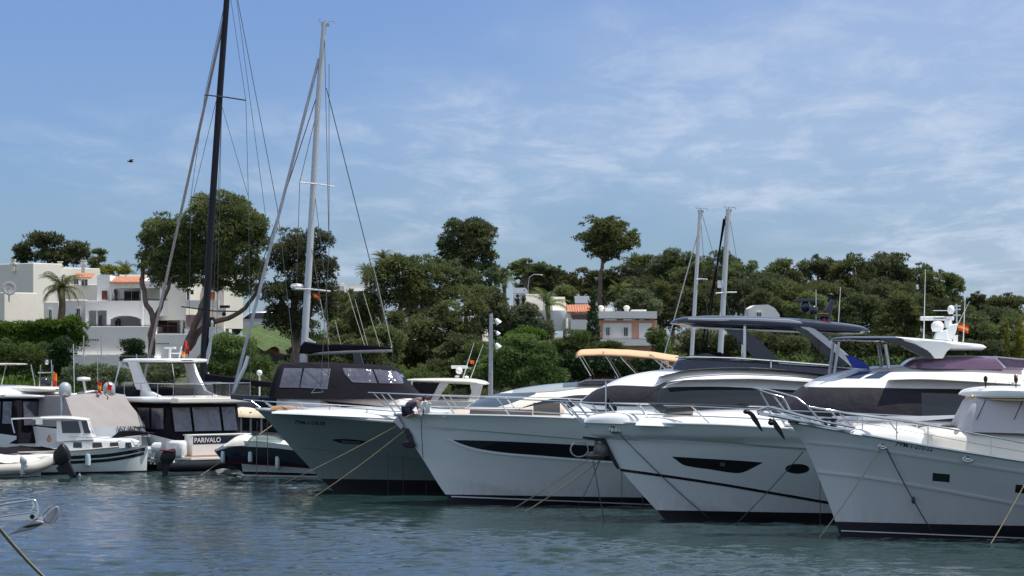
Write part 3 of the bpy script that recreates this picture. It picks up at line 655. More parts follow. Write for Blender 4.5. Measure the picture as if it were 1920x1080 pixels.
# ---- hedges, bushes
HB = [('clipped hedge top below the far-left villa', 146, [(-5,618,24,16),(20,618,34,14),(50,616,30,14),(80,614,30,14),(105,612,30,14),(130,606,26,16),(10,638,34,18),(40,640,34,18),(75,638,34,18),(105,632,30,18),(150,625,22,26)], HEDGE, 71, .12),
 ('tangled green bank at the far left, below the hedge', 138, [(20,665,40,26),(60,670,36,26),(15,690,40,20),(95,690,34,20),(130,700,34,14)], BUSH, 72, .12),
 ('rounded clipped dark bush at the foot of the white garden wall, left', 134, [(110,652,25,20),(112,668,24,16),(116,690,24,16)], DARKB, 73, .08),
 ('rounded clipped dark bush in front of the garden wall, behind the white hardtop', 134, [(250,654,23,16),(250,672,26,18)], DARKB, 74, .08),
 ('pale olive shrub under the white garden wall', 130, [(150,700,30,14),(185,697,30,14),(165,715,40,14)], OLIVE, 75, .11),
 ('pale olive shrub right of the clipped bush', 130, [(225,705,28,14),(280,690,28,18),(300,706,40,16),(330,690,26,18)], OLIVE, 76, .11),
 ('large dense shrub right of the black mast', 131, [(415,650,34,22),(450,660,34,24),(400,690,34,30),(440,700,40,30),(480,690,34,26),(430,725,44,18),(500,715,34,22)], BUSH, 77, .12),
 ('shrub bank left of the canvas deckhouse', 128, [(470,720,34,18),(505,735,30,14),(525,700,20,24),(455,745,30,10)], OLIVE, 78, .11),
 ('thicket under the big dark pine', 133, [(600,670,44,26),(640,690,40,26),(675,660,40,26),(620,710,40,20),(700,690,30,30)], PINE, 79, .15),
 ('dark shrub mass below the spreading pine', 134, [(725,700,34,34),(770,715,36,30),(810,720,36,24),(745,740,40,18)], BUSH, 80, .13),
 ('feathery light green shrub right of the lamp mast', 137, [(950,660,40,26),(985,650,36,24),(1020,675,36,30),(930,690,36,26),(975,700,44,28),(1030,710,40,22),(905,710,30,20)], BUSH, 81, .12),
 ('shrub left of the lamp mast', 138, [(880,690,36,28),(860,720,36,20),(900,665,28,24),(840,735,30,16)], BUSH, 82, .13),
 ('olive tree clump above the feathery shrub', 165, [(925,570,28,24),(945,590,30,24),(915,605,28,24),(990,595,26,22),(1005,620,30,20),(950,620,30,20)], OLIVE, 83, .16),
 ('bright green rounded shrub below the slim cypresses', 160, [(985,622,24,10),(1010,630,18,10),(965,635,24,10)], HEDGE, 84, .12),
 ('hedge below the terracotta roofed house', 158, [(1060,645,30,14),(1090,635,26,14),(1040,655,26,14),(1100,660,34,12),(1140,652,34,10)], BUSH, 85, .14),
 ('dark creeper bank right of the centre, behind the tan awning', 140, [(1070,690,34,26),(1110,690,36,24),(1150,690,40,22),(1190,700,34,20),(1060,720,30,20),(1220,690,30,22)], DARKB, 86, .14),
 ('round-leaved cactus-like shrub right of the pink house', 165, [(1228,630,18,16),(1240,650,18,16)], BUSH, 87, .15),
 ('olive shrubs behind the pink house', 196, [(1195,560,24,16),(1220,575,24,16),(1180,575,22,14)], OLIVE, 88, .20),
 ('undergrowth seen under the black hardtop', 150, [(1300,640,44,24),(1360,650,40,24),(1410,640,40,26),(1470,650,40,26),(1330,670,40,16)], PINED, 89, .17),
 ('undergrowth below the right-hand wood', 155, [(1540,640,44,26),(1600,650,40,26),(1660,650,44,24),(1720,655,44,22),(1780,655,40,22),(1840,660,40,22),(1900,660,40,20)], PINED, 90, .17),
 ('flowering shrub behind the terraced villa, right end', 170, [(640,560,24,18),(660,585,24,18),(625,590,18,18)], PINE, 92, .18)]
for lab, d, bl, mm, sd_, sz in HB: bush(lab, d, bl, m=mm, seed=sd_, size=sz, per=150 if sz < .13 else 105, name='hedge' if lab.startswith(('clipped', 'hedge')) else 'bush')
def low_mass():
    V = []; rng = np.random.default_rng(5); lob = []
    for i in range(520):
        y = rng.uniform(176, 250); x = rng.uniform(-.24, .24) * y; z = ground_z(x, y); lob.append((x, y, z + .3, rng.uniform(1, 2.4), rng.uniform(1, 2.2), rng.uniform(.6, 1.3)))
    V, Fq = leaves(lob, 34, .36, rng, fill=.1, cov=.7); o = npmesh('undergrowth', V, Fq, BUSH, None, smooth=False, k=3); tag(o, 'scrubby undergrowth covering the ground between the villas and the pines', 'undergrowth', kind='stuff')
low_mass()
def scrub(nm, lab, n, ya, yb, xa, xb, h, m, seed, sz=.15, per=110):   # ground cover between the named shrubs
    rng = np.random.default_rng(seed); lob = []
    for i in range(n):
        y = rng.uniform(ya, yb); x = (rng.uniform(xa, xb) - CX) * y / F; z = ground_z(x, y); lob.append((x, y, z + h * .3, rng.uniform(.5, 1.1), rng.uniform(.5, 1), h * rng.uniform(.5, 1.1)))
    V, Fq = leaves(lob, per, sz, rng, fill=.1, cov=.7); tag(npmesh(nm, V, Fq, m, None, smooth=False, k=3), lab, nm.replace('_', ' '), kind='stuff')
scrub('ground_cover', 'mixed low ground cover on the bank behind the quay at the right', 260, 129, 146, 480, 2000, 1.0, PINED, 201)
scrub('ground_cover', 'low green ground cover below the hedge at the left', 90, 129, 141, -40, 140, 1.1, HEDGE, 202)
scrub('ground_cover', 'grey-green ground cover along the foot of the white garden wall', 60, 128.5, 131.5, 120, 480, .75, OLIVE, 203)
scrub('undergrowth', 'dark undergrowth filling the gaps beneath the pines on the slope', 230, 146, 170, 560, 2000, 1.2, DARKB, 204, .22, 60)
for i, (x, y, w, h, d, s, mm, lab) in enumerate([
    (1195,545,40,34,226,320,PINED,'dark pine filling the gap right of the lone umbrella pine, second row'),(1345,560,44,36,218,321,PINE,'pine behind the thicker slim mast, second row'),(1440,540,40,30,220,322,PINED,'dark pine above the small grey-white house, second row'),(1520,555,42,34,220,323,PINE,'pine left of the wood\'s middle, second row'),(1600,550,44,34,224,324,PINED,'dark pine in the middle of the wood, second row'),(1680,560,44,36,222,325,PINE,'pine right of the wood\'s middle, second row'),(1750,580,42,34,222,326,PINED,'dark pine right of the tall whip aerial, second row'),(1800,600,40,30,226,327,PINE,'pine in the dip at the right, second row'),(1130,545,26,24,240,328,PINED,'small dark pine behind the trunk of the lone umbrella pine'),(1000,535,30,20,244,329,PINED,'dark pine behind the solar-panelled roof'),(905,560,36,26,178,330,PINE,'pine below the tall round-topped one, right side'),(790,560,40,30,168,331,PINED,'dark pine inside the centre clump'),(640,650,34,26,148,332,PINE,'low pine just right of the white mast foot'),
    (1560,560,46,40,212,301,PINE,'dense bright pine filling the middle of the right-hand wood'),(1640,560,46,40,214,302,PINED,'dense pine right of the middle of the right-hand wood'),
    (1480,560,46,40,214,303,PINE,'dense pine left of the middle of the right-hand wood'),(1385,555,40,36,214,304,PINED,'dense pine under the tops right of the thicker slim mast'),
    (1300,570,44,36,210,305,PINED,'dense dark pine seen between the two slim masts'),(1715,580,42,36,210,306,PINED,'dense pine under the whip aerials'),
    (1870,600,44,30,212,307,PINED,'dense dark pine behind the orange flag at the right'),(665,600,40,34,164,308,PINED,'dark pine behind the lazy jacks of the furled sail'),
    (720,640,40,34,146,309,PINE,'lower pine right of the boom end'),(870,660,44,34,145,310,PINED,'dark low pine left of the lamp mast'),(1240,520,34,34,236,311,PINED,'dark pine left of the slim masts, second row'),(1060,560,30,24,222,312,PINE,'pine behind the modern white house'),
    (830,700,44,26,138,314,PINE,'bushy young pine behind the small radar')]):
    rng = np.random.default_rng(s); bl = [(x, y, w * .8, h * .8), (x - w * .6, y + h * .2, w * .6, h * .6), (x + w * .6, y + h * .2, w * .6, h * .6), (x, y + h * .8, w, h * .6), (x - w * .3, y - h * .4, w * .5, h * .5), (x + w * .35, y - h * .35, w * .5, h * .5)]
    tree(lab, d, bl, [([(x, y + h * 1.2), (x, y + h * .3)], .2, .08)], per=110 if d > 180 else 170, size=.19 if d > 180 else .15, m=mm, seed=s, n=4)
# ================================================================ BUILDINGS AND THE BANK
WALL = mat('white_render', (.76, .745, .72), .9, var=.07, vs=.6, bump=.01, bs=12)
WALLW = mat('cream_render', (.74, .70, .62), .9, var=.06, vs=.6, bump=.01, bs=12)
PINK = mat('salmon_render', (.60, .33, .24), .9, var=.06, vs=.8)
TILE = mat('terracotta_tiles', (.42, .17, .09), .85, var=.3, vs=5, bump=.04, bs=9)
WOOD = mat('dark_brown_shutter', (.13, .035, .018), .6, var=.2)
ORW = mat('orange_wood', (.35, .12, .04), .6)
PANE = mat('window_pane', (.03, .035, .045), .08, spec=.7)
DARKI = mat('dark_interior', (.03, .028, .03), .9)
FRAME = mat('window_frame_white', (.7, .7, .7), .5)
IRON = mat('iron_railing', (.03, .03, .035), .5)
class Bld:
    def __init__(s, name, label, cat, px, base_py, d, group=None):
        s.d = d; X, Y, Z = W(px, base_py, d); s.X = X; s.Z = Z; s.r = thing(name, label, cat, (X, d, Z), 0, group)
    def q(s, px, py, dy=0):
        dd = s.d + dy; return ((px - CX) * dd / F - s.X, EYE + (CY - py) * dd / F - s.Z)
    def blk(s, mb, x0, x1, y0, y1, n, f):     # px box: left,right,top,bottom, near and far depth offsets
        a = s.q(x0, y0, n); b_ = s.q(x1, y1, n); mb.box(a[0], b_[0], n, f, a[1], b_[1]); return mb
    def facade(s, mb, x0, x1, y0, y1, ops, n, th=.25):
        """wall with openings (xa,xb,ytop,ybot,arch px) at depth offset n"""
        cuts = {x0, x1}
        for xa, xb, *_ in ops: cuts |= {xa, xb}
        for xa, xb, yt, yb, ar in ops:
            if ar: cuts |= {xa + (xb - xa) * k / 14 for k in range(15)}
        c = sorted(cuts)
        for a, b_ in zip(c[:-1], c[1:]):
            m = (a + b_) / 2; cur = y0
            for xa, xb, yt, yb, ar in sorted(ops, key=lambda o: o[2]):
                if xa < m < xb:
                    t_ = (m - xa) / (xb - xa) * 2 - 1; top = yt + ar * (1 - math.sqrt(max(0, 1 - t_ * t_)))
                    if top > cur: s.blk(mb, a, b_, cur, top, n, n + th)
                    cur = yb
            if cur < y1: s.blk(mb, a, b_, cur, y1, n, n + th)
        return mb
    def win(s, x0, x1, y0, y1, n, m=PANE, name='window', fr=1.0, shut=None, bars=1):
        a = s.q(x0, y0, n); b_ = s.q(x1, y1, n); w = fr * s.d / F; mb = MB()
        for (p, q_, r_, t_) in ((a[0], b_[0], a[1], a[1] - w), (a[0], b_[0], b_[1] + w, b_[1]), (a[0], a[0] + w, a[1] - w, b_[1] + w), (b_[0] - w, b_[0], a[1] - w, b_[1] + w)): mb.box(p, q_, n - .05, n + .02, t_, r_)
        if bars: c = (a[0] + b_[0]) / 2; mb.box(c - w / 3, c + w / 3, n - .045, n + .015, b_[1] + w, a[1] - w)
        f = mb.build(name, FRAME, s.r); MB().box(a[0] + w, b_[0] - w, n - .02, n + .01, b_[1] + w, a[1] - w).build('pane', m, f)
        if shut: MB().box(b_[0], b_[0] + (b_[0] - a[0]) * .8, n - .06, n + .01, b_[1], a[1]).build('shutter', shut, s.r)
        return f
    def rail(s, x0, x1, y0, y1, n, m=IRON, k=None, bars=True):
        a = s.q(x0, y0, n); b_ = s.q(x1, y1, n); mb = MB(); mb.tube([(a[0], n, a[1]), (b_[0], n, a[1])], .025, 6); mb.tube([(a[0], n, b_[1] + .06), (b_[0], n, b_[1] + .06)], .02, 6)
        k = k or int((b_[0] - a[0]) / .14)
        if bars:
            for i in range(k + 1): x = a[0] + (b_[0] - a[0]) * i / k; mb.tube([(x, n, a[1]), (x, n, b_[1])], .009, 4)
        return mb.build('railing', m, s.r)
    def chimney(s, x, top, bot, n, wpx=7):
        a = s.q(x - wpx / 2, top, n); b_ = s.q(x + wpx / 2, bot, n); w = b_[0] - a[0]; mb = MB(); mb.box(a[0], b_[0], n, n + w, b_[1] - .3, a[1] - .35); mb.box(a[0] - .06, b_[0] + .06, n - .06, n + w + .06, a[1] - .34, a[1] - .26)
        for i in (0, 1):
            for j in (0, 1): mb.box(a[0] + i * (w - .1), a[0] + i * (w - .1) + .1, n + j * (w - .1), n + j * (w - .1) + .1, a[1] - .26, a[1] - .06)
        mb.box(a[0] - .05, b_[0] + .05, n - .05, n + w + .05, a[1] - .06, a[1]); return mb.build('chimney', WALLW, s.r)
    def tileroof(s, x0, x1, y0, y1, n, dy, k=None):   # sloping tiled roof, ridge at y0 (far), eave at y1 (near)
        a = s.q(x0, y1, n); b_ = s.q(x1, y1, n); _, zt = s.q(x0, y0, n + dy); w = .18; k = int((b_[0] - a[0]) / w); P = []
        for i in range(k * 6 + 1):
            x = a[0] + w * i / 6; h = .05 * abs(math.sin(math.pi * i / 6)); P.append([(x, n + dy * j / 6, a[1] + (zt - a[1]) * j / 6 + h + .012 * (j % 2)) for j in range(7)])
        mb = MB(); mb.grid(P); o = mb.build('roof', TILE, s.r, smooth=50); q_ = o.modifiers.new('solid', 'SOLIDIFY'); q_.thickness = .06; return o
# --- the far-left villa (two cubic wings, sunlit right faces)
B = Bld('white_villa', 'sand coloured cubic villa with three chimneys at the far left, behind the palm', 'villa', 60, 600, 170)
mb = MB()
def ang(b, mb, x0, x1, xc, y0, y1, n, depth=6):   # block seen on its corner: left face x0..xc, right face xc..x1
    a, c, e = b.q(x0, y1, n), b.q(xc, y1, n), b.q(x1, y1, n); zt = b.q(xc, y0, n)[1]
    dl = (c[0] - a[0]) * .9; dr = (e[0] - c[0]) * 1.05
    mb.hprism([(c[0], n), (e[0], n + dr), (e[0] + (a[0] - c[0]), n + dr + dl), (a[0], n + dl)], a[1], zt)
ang(B, mb, -70, 60, 8, 548, 650, -14)
ang(B, mb, 16, 60, 57, 567, 650, -12.4)
ang(B, mb, -40, 108, 62, 493, 640, 0)
ang(B, mb, 60, 176, 100, 501, 640, 7)
B.blk(mb, 48, 190, 533, 640, 4, 5); B.blk(mb, 108, 162, 562, 640, -3, -2.5); B.blk(mb, 82, 110, 566, 640, -5, -2.8)
mb.build('wall', WALLW, B.r, bevel=.04)
B.chimney(24, 486, 500, 1); B.chimney(112, 490, 505, 6); B.chimney(156, 487, 503, 8)
B.tileroof(136, 175, 513, 521, 5.6, 1.4)
B.win(138, 148, 523, 534, 3.9, name='window'); B.win(152, 165, 523, 537, 3.9); B.win(91, 98, 580, 600, -5.06); B.win(140, 150, 578, 600, -3.06)
MB().box(*[v for v in (B.q(50,540,3.9)[0], B.q(72,540,3.9)[0])], 3.7, 4.0, B.q(50,552,3.9)[1], B.q(50,548,3.9)[1]).build('awning', CANV, B.r)
dish = Bld('satellite_dish', 'large grey satellite dish on the roof at the far left', 'satellite dish', 15, 556, 154)
o = MB().lathe((0, 0, 0), [(0, 0), (.15, .012), (.3, .05), (.42, .10)], 24).build('reflector', mat('grey_dish_mesh', (.22, .22, .24), .8), dish.r, smooth=60, solid=.015); o.location = (0, .3, .45); o.rotation_euler = (math.radians(72), 0, math.radians(20))
MB().tube([(0, .3, -.3), (0, .3, .5)], .04).build('mast', GALV, dish.r); MB().tube([(0, .1, .2), (0, -.35, .5)], .015).build('feed_arm', GALV, dish.r)
# --- terraced white villa with arched balconies
V = Bld('terraced_villa', 'three-storey white villa with arched balconies and a terracotta roof edge, left', 'villa', 300, 668, 152)
mb = MB()
V.facade(mb, 182, 340, 566, 630, [(207,264,592,625,9), (286,337,592,625,9), (173,200,582,613,0)], 0, .3)
V.facade(mb, 205, 340, 530, 566, [(209,264,540,573,0), (272,300,540,573,0), (304,336,540,573,0)], .004, .296)
V.facade(mb, 160, 182, 563, 630, [(166,181,582,613,0)], .002, .3)
mb.build('facade', WALL, V.r)
mb = MB(); V.blk(mb, 182, 206, 516, 566, 2.2, 7); V.blk(mb, 224, 268, 515, 530, 4, 7); V.blk(mb, 206, 342, 531, 630, 2.6, 6.8); V.blk(mb, 160, 206, 566, 630, 2.9, 6.6)
V.blk(mb, 120, 160, 564, 640, 2.4, 5); V.blk(mb, 206, 340, 527, 532.5, -.05, 6.9); V.blk(mb, 160, 340, 564, 567, -.06, 2.8)
mb.build('wall', WALL, V.r)
mb = MB(); V.blk(mb, 145, 288, 612, 664, -2.0, 2); V.blk(mb, 288, 384, 626, 690, -1.9, 2); V.blk(mb, 131, 300, 664.5, 695, -2.3, 2)
mb.build('garden_wall', WALL, V.r, bevel=.02)
for x0, y0, n_ in ((161,636,6),(224,636,5),(289,643,7)):      # rows of little vent openings in the wall
    mb = MB()
    for i in range(n_): V.blk(mb, x0 + i * 4.2, x0 + i * 4.2 + 2.4, y0, y0 + 2.4, -2.02, -1.98)
    mb.build('vent_row', DARKI, V.r)
for x, y in ((222,601),(216,546),(300,601),(360,548)): p_ = V.q(x, y, 2.4 if x < 340 else -1.4); MB().box(p_[0] - .08, p_[0] + .08, 2.4 if x < 340 else -1.5, 2.62 if x < 340 else -1.25, p_[1] - .12, p_[1] + .12).build('wall_lamp', IRON, V.r)
MB().tube([(V.q(268,530)[0], -.08, V.q(268,530)[1]), (V.q(268,530)[0], -.08, V.q(268,612)[1])], .05).build('downpipe', FRAME, V.r)
MB().tube([(V.q(341,534)[0], -.08, V.q(341,534)[1]), (V.q(341,534)[0], -.08, V.q(341,625)[1])], .07).build('downpipe', FRAME, V.r)
for x in (236, 330): t0 = V.q(x, 527, 3); MB().tube([(t0[0], 3, t0[1]), (t0[0], 3, t0[1] + .9)], .02).build('aerial', IRON, V.r)
mb = MB()   # outside stair wedge
a = V.q(131, 662, -1.5); b_ = V.q(146, 628, -1.5); mb.prism([(a[0], a[1]), (b_[0], a[1]), (b_[0], b_[1]), (b_[0] - .1, b_[1])], -1.6, -.6); mb.build('outside_stair', WALL, V.r)
V.tileroof(205, 266, 519, 530, -.3, 2.6)
V.win(214, 222, 545, 566, 2.55, m=WOOD, bars=0); V.win(232, 262, 545, 572, 2.55, m=DARKI, bars=1); V.win(190, 203, 544, 563, 2.12, m=WOOD, bars=0); V.win(276, 296, 545, 572, 2.55, m=DARKI)
V.win(306, 320, 544, 572, 2.55, m=PANE); V.win(215, 228, 600, 620, 2.55); V.win(296, 334, 596, 625, 2.55, m=WOOD, bars=1); V.win(143, 151, 578, 600, 2.35)
V.win(184, 192, 590, 612, 2.85)
V.rail(208, 264, 561, 572, .1); V.rail(273, 336, 561, 572, .1); V.rail(166, 340, 611, 625, -.1, k=60); V.rail(207, 264, 611, 624, .12)
# right-hand sunlit wing, turned towards the sun
mb = MB()
def wing(mb, x0, x1, y0, y1, n, dep, sh=0):
    a = V.q(x0, y1, n); b_ = V.q(x1, y1, n); zt = V.q(x0, y0, n)[1]; w = b_[0] - a[0]
    mb.hprism([(a[0], n), (b_[0], n + w * 1.1), (b_[0] - dep, n + w * 1.1 + dep), (a[0] - dep, n + dep)], a[1], zt)
wing(mb, 349, 372, 530, 600, -1.2, 3); wing(mb, 372, 396, 520, 604, .5, 3); wing(mb, 420, 452, 520, 616, -.5, 3.5); wing(mb, 396, 424, 545, 612, 1.9, 3)
mb.build('side_wing', WALLW, V.r)
mb = MB(); V.blk(mb, 346, 420, 616, 664, -1.2, 3); V.blk(mb, 349, 410, 563, 577, -1.6, -1.3); V.blk(mb, 406, 424, 576, 590, -.9, -.6)
mb.build('balcony_wall', WALL, V.r)
V.win(350, 355, 541, 563, -1.26, m=DARKI, bars=0); V.win(388, 404, 547, 566, -1.3, m=ORW, bars=0, fr=.5); V.win(408, 418, 566, 576, .6, m=DARKI, bars=0); V.win(348, 384, 590, 614, -1.25, m=mat('pinkish_shade', (.30,.2,.19), .9), bars=0)
V.win(386, 404, 594, 614, -1.22, m=DARKI, bars=0)
# --- far white house just visible between trees (behind the mast), pale wall behind the thicket
G = Bld('white_house', 'small flat-topped white house on the skyline beside the two fan palms', 'house', 655, 560, 224)
mb = MB(); G.blk(mb, 633, 646, 536, 585, -.5, 5); G.blk(mb, 646, 690, 533, 585, 0, 6); G.blk(mb, 652, 684, 545, 546.5, -.4, 0); mb.build('wall', WALL, G.r); G.win(655, 665, 548, 560, -.06); G.win(670, 680, 548, 560, -.06); G.chimney(641, 530, 537, 1, 5)
G = Bld('white_house', 'grey-white house mostly hidden behind the thicket below the furled boom', 'house', 680, 650, 170)
mb = MB(); G.blk(mb, 612, 735, 600, 660, 0, 6); G.blk(mb, 740, 775, 560, 640, 3, 8); mb.build('wall', WALL, G.r); G.win(640, 652, 612, 628, -.06); G.win(690, 702, 612, 628, -.06)
G = Bld('white_house', 'white gable-ended house wall with a brown drainpipe, left of the lamp mast', 'house', 895, 640, 168)
mb = MB()
for (pts, n) in (([(868,640),(868,603),(878,600),(905,586),(905,640)], 0), ([(878,604),(876,590),(886,570),(893,590),(898,600)], 2)):
    q_ = [G.q(x, y, n) for x, y in pts]; mb.prism(q_, n, n + 3)
a = G.q(905, 640, 0); b_ = G.q(920, 640, 0); mb.hprism([(a[0], 0), (b_[0], (b_[0] - a[0]) * 2.2), (b_[0] - .6, 4), (a[0], 4)], a[1], G.q(905, 592, 0)[1]); mb.build('wall', WALLW, G.r); MB().tube([(a[0] - .12, -.08, a[1]), (a[0] - .12, -.08, G.q(905, 590)[1])], .09).build('drainpipe', WOOD, G.r)
# --- modern white house with a curved terrace
G = Bld('modern_house', 'modern white house with a rounded terrace and solar panels on the roof', 'house', 1010, 625, 192)
mb = MB(); G.blk(mb, 962, 1000, 553, 580, 0, 5); G.blk(mb, 990, 1060, 560, 598, 1, 6); mb.build('wall', WALL, G.r)
mb = MB()
for i, (x0, x1, xc, y0, y1, n) in enumerate([(975,1022,985,551,582,-2),(1018,1060,1026,556,584,-2.4),(1030,1062,1036,568,600,-4)]): ang(G, mb, x0, x1, xc, y0, y1, n)
mb.build('sunlit_wing', WALLW, G.r)
mb = MB(); c = G.q(1045, 620, -4); r_ = 34 * 188 / F; mb.lathe((c[0], -3.2, c[1]), [(0, 0), (r_ * .8, 0), (r_, (G.q(1045,590,-4)[1] - c[1])), (r_, (G.q(1045,582,-4)[1] - c[1])), (0, (G.q(1045,582,-4)[1] - c[1]))], 28); mb.build('round_terrace', WALL, G.r, smooth=40)
mb = MB(); ang(G, mb, 1060, 1074, 1062, 596, 616, -4.6); mb.build('terrace_block', WALLW, G.r)
a = G.q(962, 551, 1); b_ = G.q(992, 540, 1); mb = MB(); mb.add([(a[0], .2, a[1]), (b_[0], .2, a[1]), (b_[0] - .25, 1.6, b_[1]), (a[0], 1.6, b_[1])], [(0, 1, 2, 3)]); mb.build('solar_panel', mat('solar_panel', (.16, .17, .19), .25), G.r, solid=.06)
G.win(1005, 1020, 575, 590, .94); G.win(968, 980, 560, 574, -.06)
# --- terracotta roofed house
G = Bld('tiled_house', 'low house with a terracotta tiled roof and solar collector, left of the pink house', 'house', 1090, 625, 188)
mb = MB(); G.blk(mb, 1064, 1112, 586, 625, 0, 5); G.blk(mb, 1080, 1110, 563, 572, 4, 6); G.blk(mb, 1070, 1112, 600, 618, -.8, -.5); mb.build('wall', WALL, G.r)
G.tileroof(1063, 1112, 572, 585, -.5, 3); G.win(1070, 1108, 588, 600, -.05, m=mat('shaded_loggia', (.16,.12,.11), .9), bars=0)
a = G.q(1078, 569, 3); b_ = G.q(1106, 555, 3); MB().add([(a[0], 3, a[1]), (b_[0], 3, a[1]), (b_[0], 4.4, b_[1]), (a[0], 4.4, b_[1])], [(0, 1, 2, 3)]).build('solar_panel', MAT['solar_panel'], G.r, solid=.06)
# --- pink house
G = Bld('pink_house', 'flat-roofed salmon pink house with white parapets and two small windows', 'house', 1170, 660, 182)
mb = MB(); G.blk(mb, 1122, 1232, 600, 638, 0, 6); G.blk(mb, 1122, 1240, 649, 668, .1, 6); mb.build('wall', PINK, G.r)
mb = MB(); G.blk(mb, 1117, 1232, 583.5, 597, -.35, 6.2); G.blk(mb, 1114.5, 1119.5, 597, 636, -.3, 6); G.blk(mb, 1119.5, 1240, 636, 648, -.5, -.2); G.blk(mb, 1131, 1184, 606, 635.5, -.06, 0); G.blk(mb, 1198, 1222, 606, 635.5, -.06, 0); mb.build('parapet', WALL, G.r)
G.win(1135.5, 1144, 613, 630, -.12); G.win(1169, 1178, 613, 631, -.12, m=DARKI)
mb = MB()
for x in (1127, 1175): c = G.q(x, 584, 1); mb.lathe((c[0], 1, c[1] - .05), [(0, 0), (.16, 0), (.16, .2), (.22, .25), (.2, .38), (.1, .45), (0, .47)], 12)
mb.build('roof_vent', WALLW, G.r, smooth=50); mb = MB(); G.blk(mb, 1135, 1148, 577, 584, 2, 4); G.blk(mb, 1185, 1212, 580.5, 584, 2, 4); mb.build('roof_box', WALLW, G.r)
# --- small white house in the right wood, pergola building under the awning
G = Bld('white_house', 'small white house with a rounded roof, half hidden in the right-hand wood', 'house', 1432, 620, 190)
mb = MB(); q_ = [G.q(x, y) for x, y in [(1404,620),(1406,578),(1416,572),(1440,571),(1452,577),(1462,590),(1462,620)]]; mb.prism(q_, 0, 4); G.blk(mb, 1295, 1345, 605, 650, 5, 9); mb.build('wall', WALL, G.r); G.win(1418, 1428, 585, 596, -.06)
G = Bld('brick_house', 'dark brick and white ground-floor building glimpsed under the tan awning', 'house', 1180, 716, 146)
mb = MB(); G.blk(mb, 1100, 1260, 664, 716, 0, 5); mb.build('wall', mat('brown_brick', (.16,.07,.05), .9, var=.3, vs=6), G.r)
mb = MB(); 
for x in (1104, 1152, 1200, 1246): G.blk(mb, x, x + 8, 664, 716, -.3, -.02)
mb.build('white_pier', WALL, G.r); [G.win(x, x + 16, 676, 696, -.06) for x in (1120, 1168, 1215)]
# --- wall right behind the big trunk, lawn, parked car, fence, lamps
LW = [W(470, 664, 143), W(560, 664, 143), W(560, 622, 158), W(450, 622, 158)]
mb = MB(); P = []
for i in range(13):
    f = i / 12; P.append([tuple(Vector(LW[0]).lerp(Vector(LW[3]), f).lerp(Vector(LW[1]).lerp(Vector(LW[2]), f), g / 16) + Vector((0, 0, .3 + .12 * math.sin(i * 1.3 + g)))) for g in range(17)])
mb.grid(P); P2 = []
tag(mb.build('lawn', GRASS, smooth=60), kind='structure')
mb = MB()
for i in range(7): a = random.Random(i); x, y, z = W(506 + a.uniform(-8, 12), 655 + a.uniform(-5, 4), 146); mb.ell((x, y, z), (.22, .2, .17), 8, 5)
tag(mb.build('rock_pile', mat('orange_rock', (.45, .24, .15), .9, var=.3, vs=6, bump=.05), smooth=30), 'little heap of orange and white stones on the lawn', 'stones')
c = W(478, 628, 160); car = thing('parked_car', 'silver hatchback parked behind the lawn, left of the big dark pine', 'car', c, math.radians(12))
prof = [(-2.0,.25),(-2.05,.6),(-1.85,.82),(-1.0,.92),(-.4,1.38),(.9,1.42),(1.6,1.05),(2.0,.95),(2.05,.5),(2.0,.25)]
MB().prism(prof, -.85, .85).build('body', SILV, car, bevel=.12, smooth=40)
MB().prism([(-.85,.95),(-.36,1.3),(.85,1.34),(1.4,1.0)], -.87, .87).build('window', GLASS, car)
for x in (-1.25, 1.3):
    for y in (-.82, .82):
        w_ = MB(); w_.tube([(x, y - .1, .3), (x, y + .1, .3)], .32, 16); w_.build('wheel', BLKPL, car, smooth=40)
f = thing('wire_fence', 'thin wire fence on tall posts at the foot of the garden wall', 'fence', (W(190, 680, 130)[0], 130, 1.8)); ox = f.location.x
mb = MB()
for x in (140, 157, 190, 222, 256, 290): X = W(x, 0, 130)[0] - ox; mb.tube([(X, 0, -.5), (X, 0, 2.6 if x not in (157, 190) else 3.5)], .03, 6)
mb.build('post', GALV, f); mb = MB()
for z in (.4, 1, 1.6, 2.2, 2.5): mb.tube([(W(132, 0, 130)[0] - ox, 0, z), (W(296, 0, 130)[0] - ox, 0, z)], .008, 4)
mb.build('wire', GALV, f)
def globe(px, py, base, d, label):
    X, Y, Z = W(px, py, d); t = thing('garden_lamp', label, 'lamp', (X, d, 1.3)); h = Z - 1.3
    MB().tube([(0, 0, 0), (0, 0, h)], .035).build('post', LINEW, t); MB().ell((0, 0, h), (.13, .13, .13)).build('globe', LAMP, t, smooth=60)
globe(486.5, 699, 725, 119, 'white globe lamp on a short post, left of the canvas deckhouse')
X, Y, Z = W(921, 588, 119); lm = thing('floodlight_mast', 'tall grey lamp mast with three white floodlights, right of the white hardtop', 'street lamp', (X, 119, 1.3)); h = Z - 1.3
MB().tube([(-.04, 0, 0), (0, 0, h)], [.12, .08], 12).build('pole', GALV, lm, smooth=50); MB().box(-.25, .25, -.25, .25, 0, .04).build('base_plate', GALV, lm)
for py, s_ in ((603, .75), (625, .55), (649, .75)):
    z = h - (py - 588) * 119 / F; mb = MB(); mb.tube([(.1, 0, z + .12), (.3, -.02, z + .1)], .02); mb.build('bracket', GALV, lm)
    o = MB().lathe((0, 0, 0), [(0, .2), (.09, .18), (.14, .05), (.19, -.15), (.17, -.15), (0, -.05)], 14).build('floodlight', LINEW, lm, smooth=40); o.location = (.29, -.05, z); o.rotation_euler = (0, math.radians(-38), 0); o.scale = (s_, s_, s_)
X, Y, Z = W(990, 520, 200); lm = thing('street_lamp', 'slim street lamp with a curved arm above the modern white house', 'street lamp', (X, 200, ground_z(X, 200))); h = Z - lm.location.z
